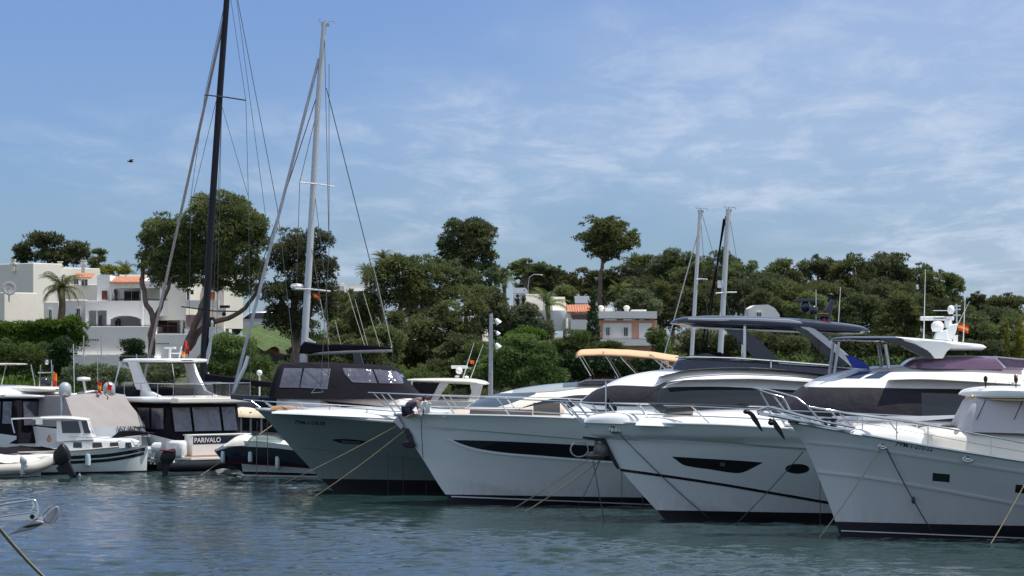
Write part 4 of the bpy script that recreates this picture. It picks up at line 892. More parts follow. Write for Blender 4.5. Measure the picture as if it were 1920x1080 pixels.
MB().tube([(0, 0, 0), (0, 0, h * .9), (.1, 0, h), (.45, 0, h + .22), (.9, 0, h + .2)], .035).build('pole', GALV, lm); MB().ell((.95, 0, h + .18), (.18, .07, .04)).build('lamp_head', GALV, lm, smooth=50)
# distant bird
X, Y, Z = W(245, 303, 150); bd = thing('flying_bird', 'tiny dark bird in the open sky at upper left', 'bird', (X, 150, Z), .5)
mb = MB(); mb.ell((0, 0, 0), (.16, .05, .05), 10, 6); mb.ell((-.17, 0, .02), (.045, .035, .035), 8, 5); mb.add([(.12, -.02, 0), (.12, .02, 0), (.26, .04, 0), (.26, -.04, 0)], [(0, 1, 2, 3)])
for s_ in (1, -1): mb.add([(-.07, 0, .02), (.08, 0, .02), (.10, s_ * .16, .12), (-.05, s_ * .18, .13), (.12, s_ * .36, .03)], [(0, 1, 2, 3), (3, 2, 4)])
mb.build('body', BLKPL, bd, fixn=False)
# ================================================================ THE FOUR LARGE YACHTS
def Sv(B, Le, n=2.3): return lambda u: B / 2 * (1 - (1 - min(1, max(0, u) / Le)) ** n)
def sheer(b, pts, B, Le): return b.P(pts[:1], 0) + b.P(pts[1:], Sv(B, Le))
def cleat(mb, u, y, z, s=1): mb.tube([(u - .12*s, y, z + .07*s), (u + .12*s, y, z + .07*s)], .015*s, 6); mb.tube([(u - .05*s, y, z), (u - .05*s, y, z + .07*s)], .013*s, 6); mb.tube([(u + .05*s, y, z), (u + .05*s, y, z + .07*s)], .013*s, 6)
def mirror_tubes(mb, pts, r, n=6):
    for s in (1, -1): mb.tube([(u, s * y, z) for u, y, z in pts], r, n)
def strip(b, name, m, pts, v0, v1, th=.03, parent=None):      # thin curved roof / cushion between v0..v1 following side line
    q = b.P(pts, 0); c = curve(q); u0, u1 = q[0][0], q[-1][0]; P = []
    for i in range(25): u = u0 + (u1 - u0) * i / 24; P.append([(u, -(v0 + (v1 - v0) * j / 8), c(u)) for j in range(9)])
    o = MB().grid(P).build(name, m, parent or b.root, smooth=50, solid=th); return o
def roofpanel(b, name, m, top, bot, hw, p=4.5, parent=None, mb_only=False):    # lens-like hardtop: superellipse plan, top & bottom lines
    t = b.P(top, 0); q = b.P(bot, 0); T = curve(t); Q = curve(q); u0 = min(t[0][0], q[0][0]); u1 = max(t[-1][0], q[-1][0]); Hw = curve(hw); P = []
    for i in range(41):
        e = i / 40; u = u0 + (u1 - u0) * (1 - math.cos(math.pi * e)) / 2; zt, zb = T(u), Q(u); zt = max(zt, zb + .015); zm, hh = (zt + zb) / 2, (zt - zb) / 2; w = Hw((u - u0) / (u1 - u0)); r = []
        for j in range(29):
            th = 2 * math.pi * j / 28; cc, ss = math.cos(th), math.sin(th)
            r.append((u, w * math.copysign(abs(cc) ** (2/p), cc), zm + hh * math.copysign(abs(ss) ** .55, ss)))
        P.append(r)
    mb = MB().grid(P); mb.add(P[0], [tuple(range(28))]); mb.add(P[-1], [tuple(range(28))]); return mb.build(name, m, parent or b.root, smooth=40)
def bowed(n): return [(0, .04), (.03, n * .45), (.12, n * .78), (.3, n), (.8, n), (.95, n * .9), (1, n * .7)]
GRP = 'four large motor yachts in a row, bows to the left'
# ---------------------------------------------------------------- yacht 1 (dark hull)
b = Boat('motor_yacht', 'large motor yacht with a dark green-grey hull and folding tan bimini, farthest of the four', 'yacht', 480, 86, 4, GRP); y1 = b
b.hull(b.P([(480,767),(503,790),(545,838),(590,886),(634,930)]), sheer(b, [(480,767),(560,775),(640,783),(735,791),(900,797),(1400,812)], 5, 8.5), 21, 5.0, hm=HULLG, boot=.42, cap=(.055, GREY), kw=.74, nw=1.3, dd=.05)
b.hline('knuckle_line', HULLG, [(560,838),(640,846),(730,855)], .03, .018, L=20)
b.htext('7ªPM-1-176-09', 553, 795, 610, 798, BLACK)
b.hpatch('hull_window', GLASS, [(624,824),(640,823),(680,826),(690,828)], [(624,826),(645,832),(680,833),(690,830)], n=20)
b.hpatch('window_frame', STEEL, [(640,825.5),(676,828)], [(640,830.5),(676,832)], off=.012, n=8)
b.rail([(456,749),(500,753),(560,757),(640,764),(735,771),(900,776),(1200,786)], [((470,751),(494,768)),((492,751),(515,768)),((497,754),(518,771)),((552,757),(562,775)),((618,762),(618,781)),((688,768),(688,787)),((780,773),(780,792)),((880,776),(880,796))], mids=[[(505,762),(560,766),(640,773),(735,780),(900,786)]], r=.018)
h = House(b, b.P([(505,769),(560,766),(600,764),(700,764),(860,768)]), b.P([(505,776),(600,778),(860,790)], 1.0), [(0, .2), (b.px(520,760)[0], .6), (b.px(640,760)[0], 1.7), (b.px(860,760)[0], 2.0)], p=3); h.body('coachroof', WHITE)
h = House(b, b.P([(512,763),(522,760),(555,762),(575,768)]), b.P([(512,768),(575,772)]), [(0, .5), (30, .55)], p=5); h.body('foredeck_seat', TEAK)
top = b.P([(862,772),(885,756),(905,747),(940,736),(990,726),(1040,720),(1090,717),(1140,716),(1190,717),(1300,722),(1400,735)])
h = House(b, top, b.P([(862,776),(1000,782),(1400,795)], 1.2), [(b.px(862,760)[0], .5), (b.px(900,760)[0], 1.5), (b.px(960,760)[0], 1.95), (b.px(1100,760)[0], 2.15), (30, 2.15)], p=3.2, tum=.22); h.body('deckhouse', CREAM)
h.patch('windscreen', GLASB, b.P([(866,771),(900,768),(955,757),(990,744),(1010,737)], 1.0), b.P([(866,770),(885,756),(905,747),(940,738),(975,737),(1005,735)], 1.2), n=30)
h.patch('side_window', GLASS, b.P([(965,771),(1010,772),(1100,774),(1250,776)], 1.9), b.P([(965,770),(1000,757),(1040,747),(1090,741),(1250,740)], 1.9), label=None)
h.patch('roof_glass', mat('grey_roof_glass', (.30,.33,.34), .12), b.P([(960,738),(1040,734),(1110,727),(1200,727)], 1.3), b.P([(960,731),(1000,724),(1090,717),(1200,717)], 0), off=.012)
# flybridge bimini on its bows
q = b.P([(1083,660),(1092,655),(1130,654),(1180,656),(1225,660),(1272,667)], 0); c = curve(q); P = []
for i in range(31):
    u = q[0][0] + (q[-1][0] - q[0][0]) * i / 30; P.append([(u, 1.25 * math.sin(math.pi * (j - 8) / 16), c(u) - .21 * abs((j - 8) / 8) ** 2.2 - .008 * abs(math.sin(i * .42))) for j in range(17)])
o = MB().grid(P).build('bimini_top', TANC, b.root, smooth=60, solid=.012)
fr = MB()
for a_, e_ in (((1086,668),(1108,705)), ((1130,658),(1160,708)), ((1163,669),(1192,700)), ((1218,665),(1250,695)), ((1218,664),(1262,690))):
    p0 = b.px(*a_, 1.25); p1 = b.px(*e_, 1.3); mirror_tubes(fr, [(p0[0], -1.2, p0[1]), (p1[0], -1.25, p1[1])], .014)
fr.build('bimini_frame', STEEL, b.root)
h = House(b, b.P([(1085,716),(1105,711),(1150,711),(1185,716)]), b.P([(1085,719),(1185,719)]), [(0,1.3),(40,1.3)]); h.body('flybridge_fairing', SMOKE)
# ---------------------------------------------------------------- yacht 2
b = Boat('motor_yacht', 'white motor yacht with a long black hull window and black arched hardtop, second in row', 'yacht', 737, 79.5, 4, GRP); y2 = b
b.hull(b.P([(737,777),(748,786),(760,806),(775,833),(800,872),(822,908),(846,942)]), sheer(b, [(737,777),(850,778),(950,780),(1085,785),(1250,793),(1700,815)], 5.2, 8.5), 23, 5.2, hm=HULLW, boot=.26,
       feats=[(curve(b.P([(737,802),(900,810),(1100,824),(1300,836),(1700,860)], 1.5)), .05, .03)], chine=(curve(b.P([(790,885),(880,905),(960,923),(1060,938),(1250,950),(2000,1000)], 1.2)), .55), kw=.78, nw=1.35, cap=(.03, WHITE))
b.hline('white_line', LINEW, [(846,931),(1000,937),(1220,946)], .035, .008, L=22)
b.hpatch('hull_window', GLASS, [(850,825),(900,826),(1000,830),(1170,839),(1400,852)], [(850,826),(870,834),(900,842),(950,849),(1000,853),(1170,866),(1400,880)], n=50)
b.hline('window_lip', HULLW, [(838,824),(870,838),(900,846),(950,853),(1000,857),(1170,870),(1400,884)], .03, .03)
b.slab('anchor_pocket', BLACK, [(757,803),(765,803),(773,816),(777,830),(770,834),(762,820)], -.05, .13, bevel=.01)
b.slab('anchor', BLKPL, [(757,829),(775,828),(780,836),(772,841),(760,839),(752,833)], -.14, .18, bevel=.02); b.slab('bow_roller', GALV, [(737,790),(746,779),(757,800),(752,806)], -.1, .1)
b.rail([(690,736),(760,739),(850,744),(950,748),(1050,752),(1150,757),(1300,763),(1500,770)], [((700,737),(722,760)),((714,737),(742,776)),((727,738),(758,777)),((830,742),(852,776)),((932,747),(955,778)),((1051,752),(1084,783)),((1080,754),(1105,786)),((1150,757),(1180,790)),((1250,760),(1280,792)),((1380,766),(1405,797)),((1470,769),(1495,800))],
       mids=[[(722,760),(800,763),(900,768),(1000,772),(1078,777),(1250,785)]], r=.02)
# foredeck: tinted wind deflectors, sunpad, seat
h = House(b, b.P([(838,778),(850,769),(880,765),(930,766),(950,776)]), b.P([(838,780),(950,781)]), [(0,1.1),(30,1.1)], p=3); h.body('sunpad', BEIGE)
h = House(b, b.P([(955,778),(985,764),(1045,755),(1060,758),(1066,776)]), b.P([(955,781),(1066,783)]), [(0,1.0),(30,1.0)], p=4); h.body('foredeck_sofa', BEIGE)
b.slab('wind_deflector', SMOKE, [(1000,778),(1000,755),(1050,755),(1050,779)], 1.35, 1.37, bevel=0); b.slab('wind_deflector', SMOKE, [(880,777),(882,766),(998,768),(998,779)], 1.3, 1.32, bevel=0)
h = House(b, b.P([(1050,782),(1068,765),(1100,758),(1200,760),(1230,768),(1250,775)]), b.P([(1050,785),(1250,795)], 1), [(0,1.6),(b.px(1070,700)[0],1.7),(40,1.9)], p=3.4); h.body('foredeck_moulding', WHITE)
top = b.P([(1084,756),(1100,742),(1118,731),(1140,719),(1165,708),(1200,699),(1240,693),(1280,689),(1320,686),(1400,688),(1480,694),(1540,702),(1620,712),(1800,730)])
h = House(b, top, b.P([(1084,766),(1300,775),(1800,790)], 1.5), [(b.px(1084,760)[0], .9), (b.px(1130,760)[0], 1.7), (b.px(1200,760)[0], 2.25), (b.px(1300,760)[0], 2.55), (40, 2.55)], p=3.0, tum=.12); h.body('deckhouse', WHITE, n=60)
h.patch('windscreen_cover', MESH, b.P([(1088,757),(1120,760),(1180,761),(1232,760)], 1.6), b.P([(1088,753),(1104,740),(1120,731),(1135,726),(1160,723),(1232,725)], 1.6), off=.012, n=40)
h.patch('side_window', GLASS, b.P([(1229,763),(1400,768),(1650,782)], 2.1), b.P([(1229,729),(1260,726),(1330,725),(1420,728),(1540,735),(1650,745)], 2.1), off=.008)
h.patch('window_pillar', BLACK, b.P([(1206,748),(1232,731),(1250,722)], 2.0), b.P([(1206,744),(1232,724),(1250,716)], 2.0), off=.02, n=10, k=3)
h.patch('roof_swoosh', GREY, b.P([(1225,726),(1260,713),(1310,706),(1380,703),(1470,706),(1540,711)], 2.1), b.P([(1225,722),(1260,707),(1310,699),(1380,696),(1470,700),(1540,708)], 2.0), off=.02, n=40, k=4)
h.patch('roof_edge', WHITE, b.P([(1250,727),(1300,723),(1400,722),(1500,727),(1650,738)], 2.1), b.P([(1250,721),(1300,711),(1400,706),(1500,711),(1650,721)], 2.1), off=(.26, .0), n=40, k=4)
h.patch('roof_shoulder', WHITE, b.P([(1235,715),(1300,702),(1380,699),(1470,703),(1560,709)], 2.0), b.P([(1235,706),(1300,693),(1380,690),(1470,694),(1560,702)], 1.9), off=(.17, .0), n=40, k=4)
# flybridge coaming and screen
h = House(b, b.P([(1262,688),(1266,674),(1300,671),(1380,674),(1460,680),(1545,686),(1640,692)]), b.P([(1262,694),(1400,692),(1640,712)], 1.5), [(b.px(1262,680)[0],.9),(b.px(1290,680)[0],1.4),(b.px(1340,680)[0],1.6),(40,1.62)], p=8, tum=.03); h.body('flybridge_coaming', NAVY)
dv = MB(); q = b.P([(1266,672),(1300,670),(1380,672),(1460,678),(1560,686)], 1.85); dv.tube([(u, -y, z + .02) for (u, z), y in zip(q, (.95, 1.4, 1.58, 1.6, 1.6))], .018, 6); dv.tube([(u, y, z + .02) for (u, z), y in zip(q, (.95, 1.4, 1.58, 1.6, 1.6))], .018, 6)
p0 = b.px(1446,678,1.9); p1 = b.px(1446,690,1.9); mirror_tubes(dv, [(p0[0], -1.65, p0[1]), (p1[0], -1.65, p1[1])], .02); dv.build('handrail', STEEL, b.root)
ht = roofpanel(b, 'hardtop', NAVY, [(1256,604),(1268,598),(1290,594),(1340,592),(1400,593),(1480,597),(1560,604),(1610,611),(1624,617)], [(1256,607),(1300,613),(1360,615),(1430,618),(1490,622),(1560,627),(1610,627),(1624,621)], bowed(1.62))
roofpanel(b, 'hardtop_lining', GREY, [(1275,610),(1350,614),(1450,618),(1540,622)], [(1275,613),(1350,618),(1450,622),(1540,625)], bowed(1.4), parent=ht)
# raked supports: light outer edge, dark glass infill, pointed forward arch
for side in (0, 1):
    v0, v1 = (1.48, 1.61) if not side else (-1.61, -1.48)
    b.slab('hardtop_leg', SILV, [(1290,596),(1400,596),(1480,599),(1500,603),(1530,618),(1570,648),(1612,684),(1635,702),(1620,704),(1590,682),(1552,650),(1515,620),(1490,609),(1400,603),(1290,600)], v0, v1, .02)
    b.slab('leg_infill', BLACK, [(1486,607),(1514,620),(1551,650),(1590,683),(1565,690),(1560,685),(1530,650),(1508,628),(1480,612)], v0 + .03, v1 - .03, .01)
    b.slab('forward_arch', NAVY, [(1335,611),(1380,614),(1420,634),(1458,672),(1462,680),(1440,680),(1415,676),(1400,655),(1378,632),(1356,617)], v0 * .72, v1 * .72 - (.0 if not side else 0), .01)
b.slab('side_screen', SMOKE, [(1270,673),(1330,673),(1345,668),(1325,662),(1290,668)], 1.2, 1.22, 0)
for x in (1397,):
    m_ = MB(); p0 = b.px(x - .5, 608, 1.45); p1 = b.px(x - 1, 673, 1.45); mirror_tubes(m_, [(p0[0], -1.45, p0[1]), (p1[0], -1.45, p1[1])], .05, 10); m_.build('stanchion', STEEL, b.root, smooth=50)
h = House(b, b.P([(1335,673),(1342,664),(1360,664),(1380,672)]), b.P([(1335,676),(1380,678)]), [(0,.8),(40,.8)]); h.body('helm_seat', CANV)
b.slab('helm_console', CANV, [(1325,672),(1332,664),(1350,660),(1365,668),(1380,676)], -.4, 1.0)
# hardtop mast
m_ = MB(); q = b.P([(1545,603),(1556,575),(1562,562)], 0); m_.tube([(u, 0, z) for u, z in q], [.16, .10, .07], 8)
for x0, x1, y in ((1528, 1552, 583), (1530, 1550, 592)): p0 = b.px(x0, y); p1 = b.px(x1, y); m_.box(p0[0], p1[0], -.3, .3, p0[1] - .03, p0[1] + .03)
m_.build('radar_mast', NAVY, b.root, smooth=40)
p0 = b.px(1491, 563); p1 = b.px(1537, 563); MB().box(p0[0], p1[0], -.06, .06, p0[1] - .05, p0[1] + .04).build('radar_scanner', NAVY, b.root, bevel=.02)
p = b.px(1510, 575); MB().ell((p[0], .1, p[1]), (.16, .16, .18)).build('radar_pedestal', NAVY, b.root, smooth=50); p = b.px(1524, 582); MB().ell((p[0], -.4, p[1]), (.13, .13, .15)).build('satellite_dome', BLACK, b.root, smooth=50)
p = b.px(1556, 553); MB().ell((p[0], 0, p[1]), (.12, .08, .06)).build('searchlight', BLKPL, b.root, smooth=50)
p0 = b.px(1528, 587); p1 = b.px(1552, 587); MB().box(p0[0], p1[0], -.32, -.28, p0[1] - .03, p0[1]).build('light_bar', YEL, b.root)
p = b.px(1541, 593); flag((p[0], -.33, p[1]), .16, .26, (BLACK, RED, YEL), b.root, 'ensign', .1)
antenna(b, (1530,602), (1530,543), .3); antenna(b, (1572,604), (1576,538), 1.2); antenna(b, (1350,592), (1350,586), .5)
# ---------------------------------------------------------------- yacht 3
b = Boat('motor_yacht', 'white motor yacht with thin black hull stripe and angular black portlight, third in row', 'yacht', 1087, 72, 4, GRP); y3 = b
b.hull(b.P([(1087,791),(1100,806),(1112,817),(1134,823),(1145,848),(1164,880),(1205,928),(1252,981)]), sheer(b, [(1087,791),(1200,793),(1330,796),(1430,801),(1600,812),(2000,840)], 5.2, 8.2), 22, 5.2, hm=HULLW, boot=.24, Le=8.2,
       feats=[(curve(b.P([(1087,819),(1140,821),(1300,828),(1500,840),(1700,853),(2200,890)], 1.5)), .07, .03)], chine=(curve(b.P([(1215,930),(1300,946),(1400,965),(1500,980),(1700,1000),(2400,1030)], 1.2)), .6), kw=.76, nw=1.35, cap=(.035, WHITE))
b.hline('rub_rail', WHITE, [(1140,822),(1300,829),(1500,841)], .03, .03, L=20); b.hline('hull_stripe', BLACK, [(1163,881),(1250,893),(1350,908),(1450,925),(1560,944)], .075, .01, L=20)
b.hpatch('hull_window', GLASS, [(1261,856),(1300,858.5),(1375,863),(1429,867)], [(1261,857.5),(1285,873),(1330,880),(1383,887),(1429,868.5)], n=40, label=None)
b.hpatch('window_blind', mat('grey_blind', (.10,.11,.12), .6), [(1350,867),(1359,867.5)], [(1350,874),(1359,874.5)], off=.012, n=3)
t_ = [(1495 - 21 * math.cos(math.pi * i / 14), 879 - 8 * math.sin(math.pi * i / 14)) for i in range(15)]; b_ = [(x, 2 * 879 - y) for x, y in t_]
b.hpatch('porthole', GLASS, t_, b_, off=.012, n=30); t2 = [(1495 - 23 * math.cos(math.pi * i / 14), 879 - 9.3 * math.sin(math.pi * i / 14)) for i in range(15)]; b.hpatch('porthole_rim', STEEL, t2, [(x, 2 * 879 - y) for x, y in t2], off=.005, n=30)
def fairlead(b, px, py, w, h, n=3, name='fairlead'):
    u, z = b.hpx(px, py); s_ = 72 / F; mb = MB(); v = b.surf(u, z)
    for side in (1, -1):
        k = 20; mb.tube([(u + w * math.cos(2*math.pi*i/k), -side * (v + .03), z + h * math.sin(2*math.pi*i/k)) for i in range(k + 1)], .022, 6, caps=False)
    o = mb.build(name, STEEL, b.root, smooth=60); mb = MB()
    for side in (1, -1):
        for i in range(n): mb.ell((u + (i - (n - 1) / 2) * w * 1.7 / n, -side * (v + .02), z), (w * .72 / n + .01, .04, h * .72), 12, 8)
    mb.build('roller', LAMP if n > 1 else STEEL, o, smooth=60); mb = MB()
    for side in (1, -1): mb.ell((u, -side * (v + .0), z), (w, .02, h), 16, 6)
    mb.build('recess', BLACK, o, smooth=60); return o
fairlead(b, 1155, 806, .17, .095, 3)
for x, y in ((1355,820),(1384,821)): b.hpatch('courtesy_light', mat('pinkish_light_lens', (.75,.62,.55), .3), [(x-10,y-2.5),(x+9,y-2)], [(x-10,y+2),(x+9,y+2.5)], off=.01, n=4)
b.rail([(1048,752),(1100,755),(1200,759),(1300,762),(1400,767),(1450,769),(1600,775),(1800,785)], [((1050,753),(1074,780)),((1061,754),(1092,790)),((1078,755),(1105,782)),((1083,755),(1110,791)),((1108,756),(1135,791)),((1142,757),(1165,792)),((1195,759),(1225,794)),((1297,762),(1332,796)),((1440,768),(1460,800)),((1560,773),(1590,808)),((1700,780),(1730,818))],
       mids=[[(1072,772),(1150,775),(1250,778),(1400,784),(1600,795)]], r=.02, inset=.2)
h = House(b, b.P([(1193,791),(1205,780),(1230,776),(1300,772),(1400,768),(1440,770),(1470,779)]), b.P([(1193,796),(1470,806)], .8), [(0,1.2),(b.px(1230,700)[0],1.5),(40,1.9)], p=3); h.body('foredeck_moulding', WHITE)
h = House(b, b.P([(1096,786),(1110,777),(1180,769),(1225,772),(1240,782)]), b.P([(1096,792),(1240,794)]), [(b.px(1096,0)[0],.3),(b.px(1180,0)[0],.9),(40,1)], p=3.5); h.body('foredeck_locker', WHITE)
b.slab('wind_deflector', SMOKE, [(1215,756),(1405,757),(1405,762),(1330,768),(1240,775)], 1.2, 1.22, 0); b.slab('cushion', BEIGE, [(1245,775),(1250,765),(1300,762),(1300,776)], -1.2, 1.15)
m_ = MB(); p = b.px(1136, 778); m_.tube([(p[0], 0, p[1] - .2), (p[0], 0, p[1] + .9)], .02); m_.build('jackstaff', STEEL, b.root); flag((p[0] + .02, 0, p[1] + .45), .28, .3, (BLACK, BLACK), b.root, 'furled_pennant', .9)
p = b.px(1120, 789); m_ = MB(); m_.lathe((p[0] + .2, 0, p[1] - .05), [(0,0),(.12,0),(.12,.1),(.07,.14),(.09,.2),(0,.22)], 14); cleat(m_, p[0] + 1.2, -.7, p[1] - .04); cleat(m_, p[0] + 1.2, .7, p[1] - .04); m_.build('windlass', STEEL, b.root, smooth=40)
b.slab('bow_roller', GALV, [(1076,783),(1090,783),(1103,798),(1096,801)], -.12, .12)
# stowed anchor against the raked stem; shadow painted into plate and anchor colours
b.slab('anchor_plate', BLKPL, [(1092,818),(1134,822),(1146,846),(1163,880),(1156,879),(1136,845),(1127,828),(1092,822)], -.07, .07)
q0 = b.px(1118, 846); m_ = MB(); m_.tube([(q0[0], 0, q0[1] + .35), (q0[0], 0, q0[1] - .1)], .05, 8); m_.ell((q0[0] - .02, 0, q0[1] - .12), (.28, .36, .12), 14, 8); m_.ell((q0[0] + .12, -.18, q0[1] + .02), (.2, .1, .22), 12, 7)
m_.build('anchor', mat('shadowed_anchor_steel', (.13,.12,.115), .5, metal=.5, var=.4, vs=8), b.root, smooth=35)
m_ = MB(); m_.tube([(q0[0] - .45 + .24 * math.cos(i * .4), -.1 - .1 * math.sin(i * .2), q0[1] + .05 + .2 * math.sin(i * .4)) for i in range(26)], .02, 6); m_.build('rope_coil', mat('pale_rope', (.30,.30,.33), .9), b.root, smooth=60)
top = b.P([(1440,777),(1456,762),(1475,746),(1500,729),(1525,712),(1555,702),(1600,692),(1650,686),(1700,684),(1800,684),(1920,690),(2100,705)])
h = House(b, top, b.P([(1440,786),(1700,795),(2200,815)], 1.5), [(b.px(1440,760)[0], .8), (b.px(1480,760)[0], 1.6), (b.px(1560,760)[0], 2.3), (b.px(1680,760)[0], 2.5), (40, 2.5)], p=3.0, tum=.12); h.body('deckhouse', WHITE, n=60)
h.patch('windscreen_cover', MESH, b.P([(1444,776),(1500,779),(1560,781),(1725,784)], 1.8), b.P([(1444,773),(1460,758),(1478,744),(1496,732),(1512,727),(1600,727),(1725,729)], 1.8), off=.014, n=50)
h.patch('side_window', GLASS, b.P([(1727,788),(1800,791),(1990,800)], 2.2), b.P([(1727,729),(1800,730),(1990,740)], 2.2), off=.01)
h.patch('roof_edge', CREAM, b.P([(1665,727),(1720,726),(1800,729),(1920,736)], 2.2), b.P([(1620,720),(1720,709),(1800,705),(1920,711)], 2.2), off=(.30, .0))
h.patch('window_sill', WHITE, b.P([(1560,786),(1700,790),(1800,784)], 2.2), b.P([(1560,781),(1700,781),(1800,779)], 2.2), off=.08)
BLG = mat('skylight_glass', (.05,.07,.13), .12, spec=.8)
for x in (0, 36): rpatch(h, 'skylight', BLG, b.P([(1583+x,709.5),(1612+x,709.5)], 1.6), b.P([(1612+x,698),(1636+x,696.5)], 1.5), off=.012, n=12, k=6)
h = House(b, b.P([(1690,684),(1704,674),(1720,669),(1780,667),(1860,668),(1890,678),(1915,688)]), b.P([(1690,690),(1915,694)], 1), [(b.px(1690,0)[0],.9),(b.px(1730,0)[0],1.5),(60,1.6)], p=6, tum=.1); h.body('flybridge_screen', TINT)
h = House(b, b.P([(1700,685),(1720,675),(1800,672),(1850,675),(1870,686)]), b.P([(1700,690),(1870,692)]), [(0,1.3),(60,1.3)], p=6, tum=.1); h.body('flybridge_seat', mat('mauve_cushion', (.36,.24,.30), .7))
b.slab('aft_screen', TINT, [(1864,670),(1920,675),(1925,690),(1885,688)], 1.75, 1.77, 0); m_ = MB(); q = b.P([(1863,669),(1920,674),(1960,678)], 1.78); m_.tube([(u, -1.8, z) for u, z in q], .02); p0 = b.px(1866,670,1.78); p1 = b.px(1885,689,1.78); m_.tube([(p0[0], -1.8, p0[1]), (p1[0], -1.8, p1[1])], .02); m_.build('handrail', STEEL, b.root)
roofpanel(b, 'hardtop', BLACK, [(1553,637),(1562,633),(1600,631),(1670,631),(1690,634)], [(1553,639),(1600,640),(1650,641),(1690,642)], bowed(1.5))
roofpanel(b, 'hardtop_rear', WHITE, [(1672,631.5),(1700,633),(1760,638),(1810,643),(1836,646),(1841,650)], [(1672,634),(1700,642),(1740,655),(1780,657),(1835,657),(1841,653)], [(0,1.4),(.1,1.5),(.8,1.4),(1,1.1)])
for s_ in (1, -1):
    v = sorted((s_ * 1.38, s_ * 1.5))
    b.slab('hardtop_leg', BLACK, [(1640,633),(1680,634),(1715,645),(1745,662),(1752,672),(1735,672),(1715,662),(1690,648),(1660,641)], v[0], v[1], .015)
    b.slab('hardtop_leg', WHITE, [(1690,635),(1770,640),(1790,645),(1775,660),(1768,672),(1752,672),(1740,658),(1715,644)], v[0], v[1] - .01, .015)
    m_ = MB()
    for (xa, ya, xb, yb, r_) in ((1573,641,1564,703,.04),(1660,645,1667,690,.05)): p0 = b.px(xa, ya, 1.36); p1 = b.px(xb, yb, 1.36); m_.tube([(p0[0], -s_ * 1.36, p0[1]), (p1[0], -s_ * 1.36, p1[1])], r_, 8)
    m_.build('stanchion', GALV, b.root, smooth=50)
b.slab('rolled_cover', BLUE, [(1585,665),(1600,668),(1622,680),(1632,692),(1600,690)], .9, 1.2, .03)
# radar mast
ms = b.slab('radar_mast', WHITE, [(1758,638),(1772,620),(1782,609),(1797,606),(1792,625),(1784,641)], -.12, .12, .03)
b.slab('mast_bracket', WHITE, [(1752,636),(1757,623),(1775,618),(1780,638)], -.25, .25, .02); b.slab('horn_box', WHITE, [(1788,630),(1796,628),(1796,641),(1787,640)], -.1, .1, .01)
p0 = b.px(1725, 597); p1 = b.px(1789, 599); mb = MB(); mb.box(p0[0], p1[0], -.07, .07, p0[1] - .055, p0[1] + .055); rs = mb.build('radar_scanner', WHITE, b.root, bevel=.03)
vs_, fs_ = text_mb('GARMIN', b.px(1773,0)[0] - b.px(1750,0)[0], .01); u0, z0 = b.px(1750, 599); MB().add([(u0 + x, -.074, z0 + y * 1.0) for x, y in vs_], fs_).build('maker_name', BLACK, rs, fixn=False)
p = b.px(1778, 606); MB().lathe((p[0], 0, p[1] - .12), [(0,0),(.12,0),(.1,.2),(0,.2)], 12).build('radar_pedestal', WHITE, b.root, smooth=40)
p = b.px(1757, 612); MB().lathe((p[0], -.1, p[1] - .14), [(0,0),(.13,0),(.17,.1),(.165,.2),(.1,.27),(0,.29)], 18).build('satellite_dome', WHITE, b.root, smooth=50)
p = b.px(1783, 582); MB().lathe((p[0], -.02, p[1] - .1), [(0,0),(.06,0),(.1,.08),(.09,.18),(.04,.23),(0,.235)], 14).build('tv_dome', WHITE, b.root, smooth=50)
m_ = MB(); p0 = b.px(1794,606); p1 = b.px(1793,570); m_.tube([(p0[0],0,p0[1]),(p1[0],0,p1[1])], .025); 
for y in (591, 580, 574): p = b.px(1794, y); m_.box(p[0]-.1, p[0]+.1, -.05, .05, p[1]-.02, p[1]+.02)
p0 = b.px(1750,582); p1 = b.px(1795,582); m_.tube([(p0[0],.1,p0[1]),(p1[0],.1,p1[1])], .01); m_.build('instrument_mast', STEEL, b.root)
p = b.px(1797, 604.5); flag((p[0], -.02, p[1]), .26, .22, (RED, YEL, RED), b.root, 'ensign', .35)
antenna(b, (1732,635), (1735,505), .8); antenna(b, (1806,641), (1810,548), 1.2); antenna(b, (1797,606), (1818,565), .2, .008)
# navigation gear on the deckhouse edge
m_ = MB()
for x, y, r_ in ((1868,718,.05),(1893,719,.045),(1905,705,.05)): p = b.px(x, y, 2.2); m_.ell((p[0], -2.24, p[1]), (r_, r_, r_), 8, 6)
m_.build('navigation_light', GALV, b.root, smooth=50); p = b.px(1903, 706, 2.2); MB().ell((p[0], -2.3, p[1]), (.045,.04,.06), 8, 6).build('port_light', RED, b.root, smooth=50)
# ---------------------------------------------------------------- yacht 4 (trawler)
b = Boat('trawler_yacht', 'white trawler yacht with pulpit anchors and a canvas-covered wheelhouse, nearest of the four', 'yacht', 1477, 65.5, 4, GRP); y4 = b
b.hull(b.P([(1477,791),(1490,806),(1507,832),(1524,868),(1543,915),(1560,960),(1577,1007)]), sheer(b, [(1477,791),(1560,806),(1640,820),(1750,839),(1850,855),(1920,866),(2100,890)], 4.8, 7), 17, 4.8, hm=HULLT, boot=.34, Le=7, kw=.82, nw=1.6, cap=(.035, STEEL), dd=.2)
b.hline('rub_rail', HULLT, [(1510,829),(1600,838),(1750,860),(1920,886)], .05, .035, L=16.5); b.hline('rub_rail', HULLT, [(1533,885),(1620,895),(1750,917),(1920,948)], .05, .035, L=16.5)
b.hline('waterline_stripe', LINEW, [(1577,995),(1700,1000),(1920,1009)], .025, .012, L=16.5)
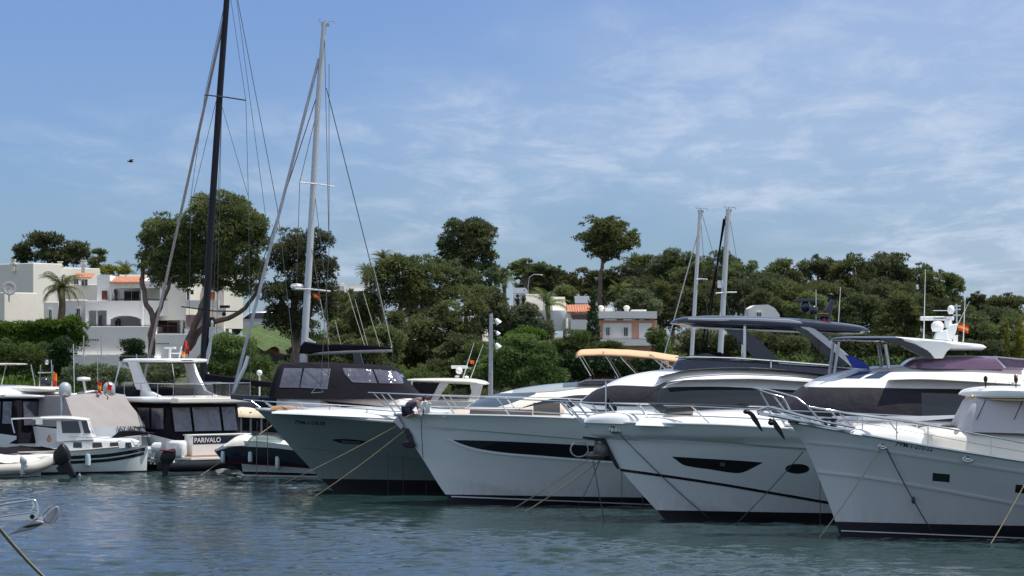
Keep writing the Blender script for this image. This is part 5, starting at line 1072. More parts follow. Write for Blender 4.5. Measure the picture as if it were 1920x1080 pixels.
for xa, xb, ya in ((1751,1779,888),(1906,1934,910)): b.hpatch('hull_window', GLASS, [(xa,ya),(xb,ya+3)], [(xa-1,ya+12),(xb-1,ya+15)], off=.012, n=4); b.hpatch('window_frame', BLACK, [(xa-2,ya-1.5),(xb+2,ya+1.5)], [(xa-3,ya+13.5),(xb+1,ya+16.5)], off=.006, n=4)
b.htext('7ªPM-1-210-22', 1678, 835.5, 1748, 846, BLACK, italic=.15)
fairlead(b, 1655, 837, .10, .055, 1); fairlead(b, 1815, 861, .12, .06, 1)
# pulpit with two anchors
m_ = MB()
for s_ in (1, -1):
    q = b.P([(1420,770),(1440,763),(1462,768),(1500,779),(1545,790),(1600,800)], .1); m_.tube([(u, -s_ * y, z) for (u, z), y in zip(q, (.1,.22,.3,.45,.8,1.0))], .03)
    q = b.P([(1425,776),(1460,781),(1500,789),(1560,801),(1600,809)], .1); m_.tube([(u, -s_ * y, z) for (u, z), y in zip(q, (.12,.28,.35,.6,.9))], .035)
    q = b.P([(1440,764),(1470,776),(1500,783)], .1); m_.tube([(u, -s_ * .2, z) for (u, z) in q], .02)
    q = b.P([(1420,776),(1432,768),(1447,766)], .1); m_.tube([(u, -s_ * .1, z) for (u, z) in q], .045)
q = b.P([(1422,772),(1460,778),(1520,788),(1520,794),(1460,785),(1425,779)]); m_.prism(q, -.22, .22)
m_.build('bow_pulpit', STEEL, b.root, smooth=40)
def danchor(b, px, py, L_, v, lab=None):
    u, z = b.px(px, py, v); mb = MB(); mb.tube([(u, -v, z), (u - L_ * .1, -v, z - .05)], .07, 8)
    c = math.cos(-.95); s_ = math.sin(-.95)
    for y in (-.03, ):
        pts = [(0,.05),(.18,.10),(.45,.09),(.75,.03),(1.0,-.04),(.95,-.08),(.7,-.11),(.35,-.13),(.1,-.09),(0,-.04)]
        mb.prism([(u + L_ * (x * c - z_ * s_), z + L_ * (x * s_ + z_ * c)) for x, z_ in pts], -v - .10, -v + .10)
    return mb.build('anchor', BLKPL, b.root, bevel=.02, label=lab)
danchor(b, 1406, 772, .58, .0, 'dark anchor at the very tip of the pulpit'); danchor(b, 1448, 787, .58, .25, 'dark anchor under the pulpit, next to the stem')
p0 = b.px(1400, 772); m_ = MB(); m_.ell((p0[0], 0, p0[1]), (.09, .12, .06)); p0 = b.px(1446, 792); m_.ell((p0[0], -.25, p0[1]), (.09, .12, .07)); m_.build('anchor_roller', BLKPL, b.root, smooth=50)
m_ = MB(); r_ = random.Random(2)
for i in range(46):     # chain on the foredeck
    p = b.px(1490 + i * 1.75, 785 + i * .30, .15); m_.tube([(p[0], -.15 + .04 * math.sin(i), p[1] + .03), (p[0] + .035, -.15 - .03 * math.cos(i), p[1] + .02 + .03 * (i % 2))], .016, 5)
m_.build('anchor_chain', STEEL, b.root, smooth=60)
m_ = MB(); 
for x in (1547, 1562): p = b.px(x, 795, .4); m_.lathe((p[0], -.4, p[1] - .1), [(0,0),(.09,0),(.09,.06),(.055,.1),(.06,.16),(.1,.19),(.1,.23),(0,.25)], 14)
m_.build('windlass', BLKPL, b.root, smooth=40)
dvf = b.deckv(.1)
def rail4(mb, pts, r):
    for s_ in (1, -1):
        P = []
        for x, y, w in pts:
            u, z = b.px(x, y, dvf if w is None else w); P.append((u, -s_ * (dvf(u) if w is None else w), z))
        mb.tube(P, r, 6)
m_ = MB(); rail4(m_, [(1411,727,.12),(1440,737,.2),(1468,745,.3),(1475,756,.32),(1482,770,.36)], .02); rail4(m_, [(1411,727,.12),(1440,731,.3),(1475,740,.42),(1495,746,.5),(1508,757,.55),(1518,764,.6),(1545,768,None),(1590,776,None),(1690,789,None),(1780,804,None),(1866,820,None),(1920,831,None),(2000,845,None)], .02)
for a_, c_ in (((1426,735,.2),(1443,764,.22)),((1450,740,.25),(1473,771,.3)),((1516,763,.6),(1548,800,None)),((1580,778,None),(1602,806,None)),((1617,779,None),(1617,810,None)),((1681,788,None),(1681,824,None)),((1740,797,None),(1740,837,None)),((1858,820,None),(1858,855,None)),((1668,791,None),(1684,812,None))): rail4(m_, [a_, c_], .016)
m_.build('guard_rail', STEEL, b.root, smooth=60); m_ = MB(); rail4(m_, [(1545,789,None),(1617,793,None),(1681,804,None),(1740,815,None),(1858,837,None),(1950,852,None)], .006); m_.build('lifeline', WIRE, b.root)
h = House(b, b.P([(1590,806),(1600,797),(1640,795),(1700,797),(1745,812)]), b.P([(1590,812),(1745,835)], .8), [(0,.6),(b.px(1640,0)[0],1.1),(60,1.3)], p=3.5); h.body('foredeck_hatch_box', WHITE)
h = House(b, b.P([(1718,822),(1724,806),(1734,801),(1780,799),(1860,802),(1960,808),(2200,820)]), b.P([(1718,835),(1920,870),(2200,900)], 1.2), [(b.px(1718,0)[0],1.0),(b.px(1745,0)[0],1.5),(60,1.9)], p=5, tum=.06); h.body('trunk_cabin', GREY if 0 else CREAM)
h.patch('varnished_trim', mat('varnished_mahogany', (.20,.05,.03), .25, coat=.5), b.P([(1775,803),(1860,806),(1960,813),(2200,828)], 1.7), b.P([(1775,800),(1860,802.5),(1960,809),(2200,823)], 1.7), off=.03, k=3)
h = House(b, b.P([(1785,802),(1800,775),(1815,748),(1822,741),(1860,739),(2000,743),(2200,752)]), b.P([(1785,808),(2000,815),(2200,830)], 1), [(b.px(1785,0)[0],1.0),(b.px(1815,0)[0],1.45),(60,1.6)], p=7, tum=.08); wc = h.body('wheelhouse_cover', CANL)
for x in (1832, 1902, 1972): rpatch(h, 'cover_slit', BLACK, b.P([(x-1,787),(x+1,787)], 1.5), b.P([(x+17,751),(x+19,750)], 1.5), off=.012, n=2, k=8, parent=wc)
roofpanel(b, 'wheelhouse_roof', WHITE, [(1797,738),(1812,730),(1835,726),(1870,724),(1960,726),(2200,735)], [(1797,740),(1830,746),(1900,747),(2200,758)], bowed(1.95))
roofpanel(b, 'roof_lining', mat('cream_lining', (.62,.50,.34), .6), [(1810,741),(1840,744),(1920,745),(2190,755)], [(1810,744),(1840,749),(1920,750),(2190,760)], bowed(1.8))
m_ = MB()
for x in (1822, 1862): p = b.px(x, 743, 1.3); m_.ell((p[0], -1.3, p[1]), (.07,.09,.04), 8, 6)
m_.build('roof_light', mat('brass', (.45,.33,.15), .4, metal=.7), b.root, smooth=50)
for x, y in ((1848,711),(1905,712)): p = b.px(x, y, 1.2); m_ = MB(); m_.ell((p[0], -1.2, p[1]), (.05,.05,.09), 8, 6); m_.tube([(p[0], -1.2, p[1]), (p[0], -1.2, p[1]-.2)], .015); m_.build('deck_light', BLKPL, b.root, smooth=50)
# ---------------------------------------------------------------- mooring lines and tide marks on the hulls
def hp(b, x, y, off=.05): u, z = b.hpx(x, y); v = b.surf(u, z) + off; c, s_ = math.cos(b.a), math.sin(b.a); return (b.X + u * c - v * s_, b.Y - u * s_ - v * c, z)
def wp(x, y, z=-.25): d = (EYE) * F / (y - CY); d2 = (EYE - z) * F / (y - CY); return ((x - CX) * d / F, d, z)
RL = [('upper of the two tan lines across the dark hull', hp(y2,756,792,.1), wp(503,920,0), .014, ROPE), ('lower of the two tan lines across the dark hull', hp(y2,762,805,.1), wp(592,930,0), .016, ROPE),
 ('tan line from the third yacht\'s stem to the water, left one of the pair', hp(y3,1139,835,.06), wp(942,950), .013, ROPE), ('pale line from the third yacht\'s stem, right one of the pair', hp(y3,1140,852,.06), wp(962,957), .016, ROPE),
 ('faint dark line from the third yacht\'s stem dropping left', hp(y3,1136,838,.06), wp(1075,952), .010, ROPED), ('dark line dropping steeply from the third yacht\'s stem', hp(y3,1113,863,.3), wp(1137,978), .014, ROPED),
 ('dark line running down and aft across the third yacht\'s bow', hp(y3,1163,815), hp(y3,1330,972,.1), .014, ROPED), ('line slanting left from the porthole of the third yacht', hp(y4,1505,845,.5), wp(1362,982), .011, ROPED),
 ('tan line from the nearest yacht\'s first fairlead to the water', hp(y4,1650,842), wp(1522,1008), .014, ROPE), ('dark line with a knot falling aft on the nearest yacht', hp(y4,1662,842), hp(y4,1745,993,.1), .014, ROPED),
 ('tan line at the lower right corner', hp(y4,1935,880), wp(1845,1020), .014, ROPE), ('thin dark line hanging from the foredeck of the second yacht', hp(y2,790,783,.08), hp(y2,794,858,.15), .012, ROPED)]
for lab, a_, c_, r_, m_ in RL: rope(lab, a_, c_, r_, .06, m_)
k_ = Vector(RL[9][1]).lerp(Vector(RL[9][2]), .6); 
tag(MB().ell((k_.x, k_.y - .02, k_.z - .06), (.05,.05,.09), 8, 6).build('rope_knot', ROPED, smooth=50), 'dark knot tied in the line on the nearest yacht', 'knot')
for i, (x, ya, yb, bt) in enumerate([(728,850,940,y1),(757,850,930,y1),(800,905,935,y1),(1166,885,970,y2),(1205,930,980,y2),(1537,850,1000,y3)]):
    p = hp(bt, x, ya, .1); rope(['thin vertical line left of the second yacht\'s stem','thin vertical line just right of the one by the second stem','short vertical line under the second yacht\'s stem','thin vertical line left of the third yacht\'s stem','short dark pole standing in the water between the second and third yachts','vertical line beside the nearest yacht\'s stem'][i], p, (p[0], p[1] - .1, -.5), .010 if i != 4 else .022, 0, ROPED, group='thin vertical lines between the bows', name='mooring_line')
for i, (xa, xb, ya) in enumerate(((482, 480, 790), (501, 503, 790))):
    p = W(xa, ya, 88); rope(['left one of two thin lines hanging before the speedboat', 'right one of two thin lines hanging before the speedboat'][i], p, (W(xb, 900, 88)[0], 88, -.4), .012, 0, ROPED, group='thin vertical lines between the bows')
# ================================================================ SAILING YACHTS BEHIND THE ROW
def V3(b, x, y, v=0): u, z = b.px(x, y, v); return (u, -v, z)
def rig(b, mastp, r0, r1, m, spreaders=(), stays=(), wires=(), furled=None, name='mast'):
    """mastp: px from deck to masthead"""
    P = [V3(b, *p) for p in mastp]; k = len(P); mb = MB(); mb.tube(P, [r0 + (r1 - r0) * i / (k - 1) for i in range(k)], 12); mast = mb.build(name, m, b.root, smooth=50)
    for xa, ya, xb, yb, v in spreaders: MB().tube([V3(b, xa, ya, v), V3(b, (xa + xb) / 2, (ya + yb) / 2 - 1, 0), V3(b, xb, yb, -v)], .03, 6).build('spreader', m, mast)
    if wires:
        for xa, ya, va, xb, yb, vb in wires: MB().tube([V3(b, xa, ya, va), V3(b, xb, yb, vb)], .011, 5).build('shroud', WIRE, b.root)
    for xa, ya, xb, yb, r, mm, nm in stays: MB().tube([V3(b, xa + (xb - xa) * i / 8, ya + (yb - ya) * i / 8) for i in range(9)], r, 8).build(nm, mm, b.root, smooth=50)
    return mast
def masthead(b, px, py, mast, s=1):
    mb = MB(); c = V3(b, px, py); mb.tube([c, (c[0], c[1], c[2] + .12*s)], .02); mb.tube([(c[0] - .18*s, 0, c[2] + .05), (c[0] + .32*s, 0, c[2] + .07)], .012)
    mb.tube([(c[0] - .18*s, 0, c[2] + .05), (c[0] - .22*s, 0, c[2] + .14*s), (c[0] - .12*s, 0, c[2] + .16*s)], .012); mb.tube([(c[0] + .32*s, 0, c[2] + .07), (c[0] + .36*s, 0, c[2] - .02)], .01)
    mb.box(c[0] - .12*s, c[0] + .16*s, -.06, .06, c[2] - .1, c[2]); mb.build('masthead_instruments', GALV, mast)
def simple_hull(b, stem, sh, L, B, hm, **k):
    k.setdefault('deckm', WHITE); b.hull(stem, sh, L, B, hm=hm, **k)
# --- white-masted yacht with the black canvas deckhouse
b = Boat('sailing_yacht', 'black-hulled sailing yacht with white mast, black boom cover and canvas deckhouse with clear windows', 'sailing yacht', 438, 92.5, 4, 'sailing yachts with tall masts'); s1 = b
simple_hull(b, b.P([(470,749),(505,778),(560,832),(625,890),(650,912)]), sheer(b, [(470,745),(600,752),(760,766),(1100,790)], 4.6, 7), 15.5, 4.4, NAVY, Le=7)
b.slab('bowsprit', NAVY, [(432,740),(520,744),(540,748),(540,756),(470,753),(432,748)], -.22, .22, .02); b.slab('anchor', GALV, [(531,743),(543,742),(541,756),(537,757)], .3, .5, .02)
h = House(b, b.P([(519,745),(524,740),(560,740),(640,736),(660,736),(740,740),(780,744),(795,755)]), b.P([(519,762),(795,775)], 1), [(b.px(519,0)[0],.9),(b.px(560,0)[0],1.5),(60,1.8)], p=6, tum=.05); h.body('coachroof', WHITE); 
h.patch('coaming_side', BEIGE, b.P([(600,764),(790,770)], 1.6), b.P([(600,742),(790,745)], 1.6), off=.01, k=3)
h = House(b, b.P([(506,743),(516,715),(527,686),(533,681),(600,679),(650,681),(735,686),(742,690),(760,712),(778,731),(787,741)]), b.P([(506,746),(640,748),(787,745)], 1), [(b.px(506,0)[0],1.0),(b.px(530,0)[0],1.45),(b.px(640,0)[0],1.65),(b.px(740,0)[0],1.5),(b.px(787,0)[0],1.2)], p=5, tum=.36); dh = h.body('canvas_deckhouse', CANV, n=60)
def hwin(h, top, bot, m=VINYL, nm='clear_window', v=1.5, k=6, off=.014): rpatch(h, nm, m, h.b.P(bot, v), h.b.P(top, v), off=off, n=16, k=k, parent=dh)
hwin(h, [(528,691),(563,691)], [(522,727),(560,727)]); hwin(h, [(567,691),(617,692)], [(562,727),(614,730)])
hwin(h, [(639,691),(655,691),(694,693)], [(645,703),(660,717),(706,719)]); hwin(h, [(697,693),(738,697),(746,706)], [(710,719),(752,720),(753,719)])
b.slab('canvas_roof_edge', CANG, [(530,681),(600,677),(680,680),(738,686),(738,689),(680,684),(600,681),(530,685)], -1.4, 1.42, .01) if 0 else None
m_ = MB(); c = V3(b, 597, 729, 1.75)
P = [V3(b, *p, 1.75) for p in ((584,737),(597,722),(607,735),(584,737))]; m_.tube(P, .014); m_.build('folding_step', STEEL, b.root)
mast = rig(b, [(566,742),(570,660),(582,450),(596,200),(608,42)], .145, .085, ALU,
   spreaders=[(562,342,627,350,.5),(553,541,619,546,.6)],
   stays=[(598,110,437,738,.055,mat('rolled_sailcloth', (.46,.47,.50), .9, streak=6, var=.25, vs=2), 'furled_foresail'), (604,150,470,560,.016,WIRE,'inner_forestay'), (612,165,736,657,.016,WIRE,'backstay'), (736,657,733,742,.01,WIRE,'backstay')],
   wires=[(608,45,0,617,470,.7),(617,120,0,617,470,.6),(617,470,.7,600,744,1.5),(601,180,0,562,342,-.4),(562,342,-.4,556,541,-.5),(590,360,0,612,546,.6),(612,546,.6,618,742,1.4),(575,560,0,545,735,.2),(582,450,0,600,560,.5)])
masthead(b, 609, 44, mast)
P = [V3(b, *p) for p in ((437,738),(445,716),(459,688),(465,668))]; MB().tube(P, [.05,.06,.075,.06], 8).build('foresail_clew', WHITE, b.root, smooth=50)
p = V3(b, 557, 537); MB().lathe((p[0], 0, p[2] - .06), [(0,0),(.21,0),(.24,.06),(.2,.14),(0,.17)], 18).build('radar_dome', WHITE, b.root, smooth=50)
MB().tube([V3(b, 547, 542), V3(b, 570, 543)], .025).build('radar_bracket', ALU, b.root)
q = b.P([(573,660),(735,656)]); MB().tube([(q[0][0], 0, q[0][1] - .03), (q[1][0], 0, q[1][1] + .02)], .10, 10).build('boom', ALU, b.root, smooth=50)
o = b.slab('boom_cover', CANV, [(561,663),(562,650),(570,640),(583,642),(600,645),(640,645),(690,646),(733,650),(735,655),(650,657),(600,660),(580,664)], -.16, .16, .05)
b.slab('sail_headboard', WHITE, [(569,640),(574,632),(592,642),(590,646),(578,645)], -.05, .05, .01)
b.slab('gas_strut', BLACK, [(661,661),(675,661),(682,684),(664,684)], -.04, .04)
for i, (x0, y0, x1) in enumerate(((600,560,618),(628,600,640),(650,540,684),(665,560,690),(680,545,712),(700,500,735))):
    MB().tube([V3(b, x0, y0, .0), V3(b, x1, 650, .15)], .009, 4).build('lazy_jack', mat('pale_line', (.4,.4,.36), .8), b.root)
p = V3(b, 588, 549, .45); flag(p, .2, .17, (RED, YEL, RED), b.root, 'courtesy_flag', .5)
# --- black-masted yacht
b = Boat('sailing_yacht', 'dark sailing yacht whose tall black mast leaves the top of the picture', 'sailing yacht', 252, 109.5, 4, 'sailing yachts with tall masts'); s2 = b
simple_hull(b, b.P([(252,752),(280,800),(320,860),(345,882)]), sheer(b, [(252,752),(400,765),(560,775),(800,790)], 3.8, 7), 13, 3.8, NAVY, Le=7)
h = House(b, b.P([(330,757),(345,745),(420,742),(520,752)]), b.P([(330,768),(520,775)]), [(0,.8),(60,1.2)], p=4); h.body('coachroof', NAVY)
mast = rig(b, [(379,760),(383,660),(395,430),(411,190),(428,-40)], .17, .12, MASTB,
   spreaders=[(384,178,461,188,.7),(358,369,440,381,.8)],
   stays=[(424,15,262,748,.058,mat('brown_rolled_sail', (.30,.27,.25), .9, streak=5, var=.25, vs=2), 'furled_foresail'), (440,-30,520,390,.014,WIRE,'backstay'), (520,390,560,742,.014,WIRE,'backstay')],
   wires=[(427,-20,0,384,178,-.5),(384,178,-.5,358,369,-.6),(358,369,-.6,352,755,-1.3),(430,-20,0,461,188,.5),(461,188,.5,466,380,.6),(466,380,.6,470,755,1.3),(415,195,0,466,370,.5),(405,190,0,362,369,-.5),(440,-30,0,500,420,.3),(418,100,0,406,640,.2),(420,120,0,398,600,-.2)])
m_ = MB(); m_.tube([V3(b, 340, 575), V3(b, 400, 583), V3(b, 450, 584)], .03, 6); m_.box(V3(b,413,0)[0], V3(b,430,0)[0], -.15, .15, V3(b,0,578)[2], V3(b,0,573)[2]); m_.ell(V3(b, 420, 589), (.09,.09,.09)); m_.build('lower_spreader', MASTB, b.root)
b.slab('storm_sail_bag', mat('pale_blue_cloth', (.42,.46,.50), .8), [(383,672),(392,640),(396,600),(399,605),(394,660),(388,684)], -.12, .12, .03)
b.slab('boom_cover', CANV, [(384,700),(470,712),(560,722),(560,730),(470,724),(384,716)], -.15, .15, .04)
b.slab('rolled_tender_sail', GREY, [(383,730),(386,706),(390,697),(396,716),(400,742),(384,742)], -.1, .1, .03)
p = V3(b, 350, 648, -.6); flag(p, .12, .35, (RED, RED), b.root, 'pennant', .4)
# --- two aluminium masts beyond the second yacht
for i, (bx, Y, pts, r0, sp, st, lab) in enumerate([
    (1190, 100, [(1290,780),(1297,665),(1313,394)], .085, [(1304,524,1326,524,.3)], [(1308,440,1236,700,.022),(1313,396,1330,640,.008),(1316,400,1400,700,.008)], 'small white sailing yacht, left one of the two slim masts beside the black hardtop'),
    (1240, 105.5, [(1344,780),(1351,655),(1366,392)], .125, [(1342,550,1381,548,.3)], [(1361,405,1312,670,.03),(1357,410,1325,640,.03),(1366,395,1416,690,.009),(1368,470,1430,690,.008)], 'white sailing yacht, right and thicker one of the two masts beside the black hardtop')]):
    b = Boat('sailing_yacht', lab, 'sailing yacht', bx, Y, 4, 'sailing yachts with tall masts')
    simple_hull(b, [(0,1.35),(.5,.7),(1.2,-.1)], [(0,1.4),(4,1.15),(9.5,1.1)], 9.5, 3.0, WHITE, Le=5, deckm=GREY)
    h = House(b, [(2.2,1.3),(2.8,1.7),(6,1.75),(6.4,1.3)], [(2.2,1.2),(6.4,1.1)], [(2.2,.5),(4,.9),(6.4,.9)], p=4); h.body('coachroof', WHITE); h.patch('cabin_window', GLASS, [(3.2,1.38),(5.6,1.38)], [(3.2,1.58),(5.6,1.6)])
    mast = rig(b, pts, r0, r0 * .8, ALU, spreaders=sp, stays=[(a_, c_, d_, e_, r_, CANV if r_ == .03 else (ALU if r_ > .02 else WIRE), 'furled_foresail' if r_ > .015 else 'stay') for a_, c_, d_, e_, r_ in st]); masthead(b, pts[-1][0], pts[-1][1], mast, .8)
    u0 = b.px(pts[1][0], 0)[0]; MB().tube([(u0, 0, 2.2), (u0 + 3.2, 0, 2.25)], .06, 8).build('boom', ALU, b.root); MB().ell((u0 + 1.6, 0, 2.42), (1.55,.14,.17)).build('boom_cover', CANV, b.root, smooth=50)
    MB().box(u0 - .12, u0 + .12, -.1, .1, b.px(1350, 540)[1], b.px(1350, 526)[1]).build('radar_reflector', WHITE, b.root, bevel=.02) if i else None
p = W(1232, 0, 100)
# --- white cabin boat with a hardtop behind the second yacht's rail
b = Boat('cabin_cruiser', 'white cabin cruiser with a flat hardtop and small radar, behind the two farthest big yachts', 'motor boat', 650, 98.5, 4, 'motor boats behind the row'); 
simple_hull(b, [(0,1.7),(.6,1.0),(1.5,-.1)], [(0,1.8),(4,1.5),(9,1.4)], 9.5, 3.4, WHITE, Le=5)
roofpanel(b, 'hardtop', CREAM, [(758,712),(775,710),(830,709),(880,710),(905,714),(914,719)], [(758,714),(800,716),(850,719),(900,721),(914,721)], bowed(1.5))
h = House(b, b.P([(745,752),(770,748),(860,748),(910,752)]), [(1.5,1.3),(8,1.3)], [(1.5,1.1),(8,1.45)], p=6, tum=.04); h.body('cabin', CREAM)
for s_ in (1, -1):
    v = sorted((s_ * 1.28, s_ * 1.40))
    b.slab('hardtop_leg', CREAM, [(825,716),(842,718),(828,738),(818,756),(805,756),(813,740)], v[0], v[1], .015); b.slab('hardtop_leg', CREAM, [(880,717),(906,719),(900,740),(896,756),(876,756),(884,735)], v[0], v[1], .015)
    b.slab('side_glass', SMOKE, [(773,717),(824,718),(812,741),(806,754),(768,754)], v[0] + .04, v[1] - .04, 0)
    b.slab('hardtop_post', CREAM, [(771,714),(774,714),(771,746),(767,746)], v[0] + .02, v[1] - .02, .0)
b.slab('cream_stripe_panel', CREAM, [(760,750),(915,753),(915,765),(760,762)], 1.36, 1.5, .01)
p0 = b.px(846,688); p1 = b.px(877,690); MB().box(p0[0], p1[0], -.05, .05, p0[1]-.06, p0[1]+.05).build('radar_scanner', WHITE, b.root, bevel=.02); p = b.px(861,695); MB().ell((p[0], 0, p[1]), (.13,.13,.13)).build('radar_pedestal', WHITE, b.root, smooth=50)
m_ = MB(); [m_.ell((*[(b.px(x, y))[0]], -.3 * i, b.px(x, y)[1]), (.09,.09,.05)) for i, (x, y) in enumerate(((857,706),(876,707)))]; m_.build('aerial_puck', WHITE, b.root)
m_ = MB(); m_.tube([V3(b, 867, 710), V3(b, 881, 666)], .015); m_.tube([V3(b, 873, 690), V3(b, 884, 690)], .012); m_.build('light_mast', GALV, b.root)
antenna(b, (868,710), (889,642), .4); antenna(b, (882,710), (906,646), -.4); p = V3(b, 881, 675); flag(p, .16, .13, (ORG, ORG), b.root, 'ensign', .1)
# ================================================================ SMALL BOATS ON THE LEFT
def flyboat():
    a = 50; L_ = 11.5; xs_, ys_ = (398 - CX) * 102 / F, 102.0; c, s_ = math.cos(math.radians(a)), math.sin(math.radians(a))
    b = Boat('flybridge_cruiser', 'white flybridge cruiser seen from astern with black cockpit canvas and its name on the transom', 'motor boat', 0, ys_ + L_ * s_, a, 'motor boats behind the row', X0=xs_ - L_ * c)
    b.hull([(0,2.0),(.7,1.0),(1.5,-.1)], [(0,2.1),(5,1.75),(9,1.45),(11.5,1.15)], L_, 3.7, hm=WHITE, boot=.18, Le=5.5, dd=.3)
    h = House(b, [(2,1.9),(3.4,2.5),(5,2.62),(8.8,2.62)], [(2,1.7),(8.8,1.2)], [(2,.9),(4,1.4),(8.8,1.62)], p=5, tum=.12); h.body('saloon', BLACK)
    h.patch('swept_side_panel', WHITE, [(2.2,1.9),(4.5,2.42),(7,2.2),(8.8,1.75)], [(2.4,2.1),(4.5,2.58),(7,2.42),(8.8,2.0)], off=.03)
    h = House(b, [(8.4,2.5),(10.9,2.5),(11.15,1.2)], [(8.4,1.0),(11.2,1.0)], [(8.4,1.6),(11.2,1.6)], p=9, tum=.03); cv = h.body('cockpit_canvas', CANV)
    for u0, u1 in ((8.75,9.6),(9.75,10.6)):
        for sd in (1, -1):
            v = 1.615; P = [[(u0 + (u1 - u0) * i / 3, -sd * (v + .004 * j), 1.55 + .8 * j / 3) for j in range(4)] for i in range(4)]; MB().grid(P).build('clear_window', VINYL, cv)
    for y0, y1 in ((-1.5,-.72),(-.6,.62),(.74,1.35)): 
        P = [[(11.215 - .2 * (j / 4) + .02 * math.sin(i * 2.3), y0 + (y1 - y0) * i / 4, 1.48 + .9 * j / 4) for j in range(5)] for i in range(5)]; MB().grid(P).build('clear_window', VINYL, cv, smooth=60)
    P = [[(11.17 - .27 * j / 6, -1.55 + 3.1 * i / 6, 1.0 + 1.5 * j / 6) for j in range(7)] for i in range(7)]; MB().grid(P).build('aft_panel', CANV, cv)
    mb = MB(); mb.hprism([(L_ - .1, -1.7), (L_ + .9, -1.55), (L_ + .9, 1.55), (L_ - .1, 1.7)], .42, .52); sp = mb.build('swim_platform', WHITE, b.root, bevel=.02); MB().box(L_ + .02, L_ + .86, -1.5, 1.5, .522, .54).build('teak_deck', TEAK, sp)
    mb = MB(); mb.hprism([(L_ - .25, -1.1), (L_ + .28, -1.1), (L_ + .28, 1.5), (L_ - .25, 1.6)], .55, 1.32); mb.box(L_ - .3, L_ + .3, -1.15, 1.62, 1.32, 1.37); tr = mb.build('transom', WHITE, b.root, bevel=.05)
    MB().box(L_ + .2, L_ + .287, -1.05, 1.45, 1.0, 1.30).build('transom_panel', NAVY, tr)
    vs_, fs_ = text_mb('PARIVALO', 1.45, .015); MB().add([(L_ + .295, -1.0 + x * .82, 1.06 + y * .82) for x, y in vs_], fs_).build('boat_name', LINEW, tr, fixn=False)
    mb = MB(); mb.hprism([(L_ - .5, -1.85), (L_ + .35, -1.75), (L_ + .45, -1.5), (L_ + .2, -1.25), (L_ - .5, -1.3)], .5, 1.15); mb.build('quarter_moulding', WHITE, b.root, bevel=.12, smooth=40)
    roofpanel_u(b, 'flybridge_deck', WHITE, 3.6, 11.7, 2.52, 2.80, 1.95)
    mb = MB(); mb.box(11.2, 11.72, -1.7, 1.7, 2.56, 2.75); mb.build('deck_locker', CREAM, b.root, bevel=.04)
    h = House(b, [(4,2.85),(4.8,3.15),(8.5,3.05)], [(4,2.75),(8.5,2.78)], [(4,.8),(5,1.5),(8.5,1.7)], p=8); h.body('flybridge_coaming', CANV)
    mb = MB()
    for sd in (1, -1):
        mb.tube([(8, -sd * 1.75, 3.3), (11.5, -sd * 1.75, 3.3)], .018)
        for u in (8, 9.2, 10.4, 11.5): mb.tube([(u, -sd * 1.75, 2.78), (u, -sd * 1.75, 3.3)], .015)
    mb.tube([(11.5, -1.75, 3.3), (11.5, 1.75, 3.3)], .018); [mb.tube([(11.5, y, 2.78), (11.5, y, 3.3)], .015) for y in (-.8, 0, .8)]; mb.build('guard_rail', STEEL, b.root)
    MB().grid([[(11.5, y, z) for z in (2.85, 3.25)] for y in (-1.7, 0, 1.7)]).build('rail_screen', SMOKE, b.root)
    ht = roofpanel_u(b, 'hardtop', WHITE, 6.6, 9.75, 4.08, 4.26, 1.35)
    roofpanel_u(b, 'hardtop_opening', CANV, 7.2, 9.5, 4.05, 4.085, 1.1, ht)
    for sd in (1, -1):
        pts = [(7.6,4.12),(8.2,4.12),(8.55,3.6),(9.1,3.0),(9.9,2.8),(10.6,2.78),(8.5,2.78),(8.1,3.2),(7.85,3.7)]; mb = MB(); mb.prism(pts, sd * 1.28 - .07, sd * 1.28 + .07); mb.build('hardtop_leg', WHITE, b.root, bevel=.03)
        MB().tube([(6.8, sd * 1.2, 4.1), (6.7, sd * 1.45, 2.9)], .03).build('stanchion', STEEL, b.root)
    mb = MB(); mb.box(8.2, 8.9, -.05, .05, 4.62, 4.7); mb.tube([(8.5, 0, 4.25), (8.55, 0, 4.65)], .05); mb.tube([(8.7, .3, 4.25), (8.9, .3, 4.7)], .03); mb.tube([(8.2, .3, 4.45), (9.0, .3, 4.45)], .02); mb.ell((8.1, -.3, 4.3), (.14,.14,.07)); mb.build('radar', WHITE, b.root)
    flag((8.9, .3, 4.55), .22, .2, (ORG, YEL), b.root, 'ensign', .4); flag((9.3, .2, 4.95), .1, .3, (RED, RED), b.root, 'pennant', .3); MB().tube([(9.3, .2, 4.2), (9.3, .2, 5.0)], .012).build('flag_staff', STEEL, b.root)
def roofpanel_u(b, name, m, u0, u1, z0, z1, w, parent=None):
    P = []
    for i in range(31):
        u = u0 + (u1 - u0) * (1 - math.cos(math.pi * i / 30)) / 2; e = abs(2 * (u - u0) / (u1 - u0) - 1); f = max(.02, (1 - e ** 5)) ** .4; P.append([(u, w * f * math.copysign(abs(math.cos(t)) ** .4, math.cos(t)), (z0 + z1) / 2 + (z1 - z0) / 2 * f * math.copysign(abs(math.sin(t)) ** .6, math.sin(t))) for t in [2 * math.pi * j / 24 for j in range(25)]])
    return MB().grid(P).build(name, m, parent or b.root, smooth=40)
flyboat()
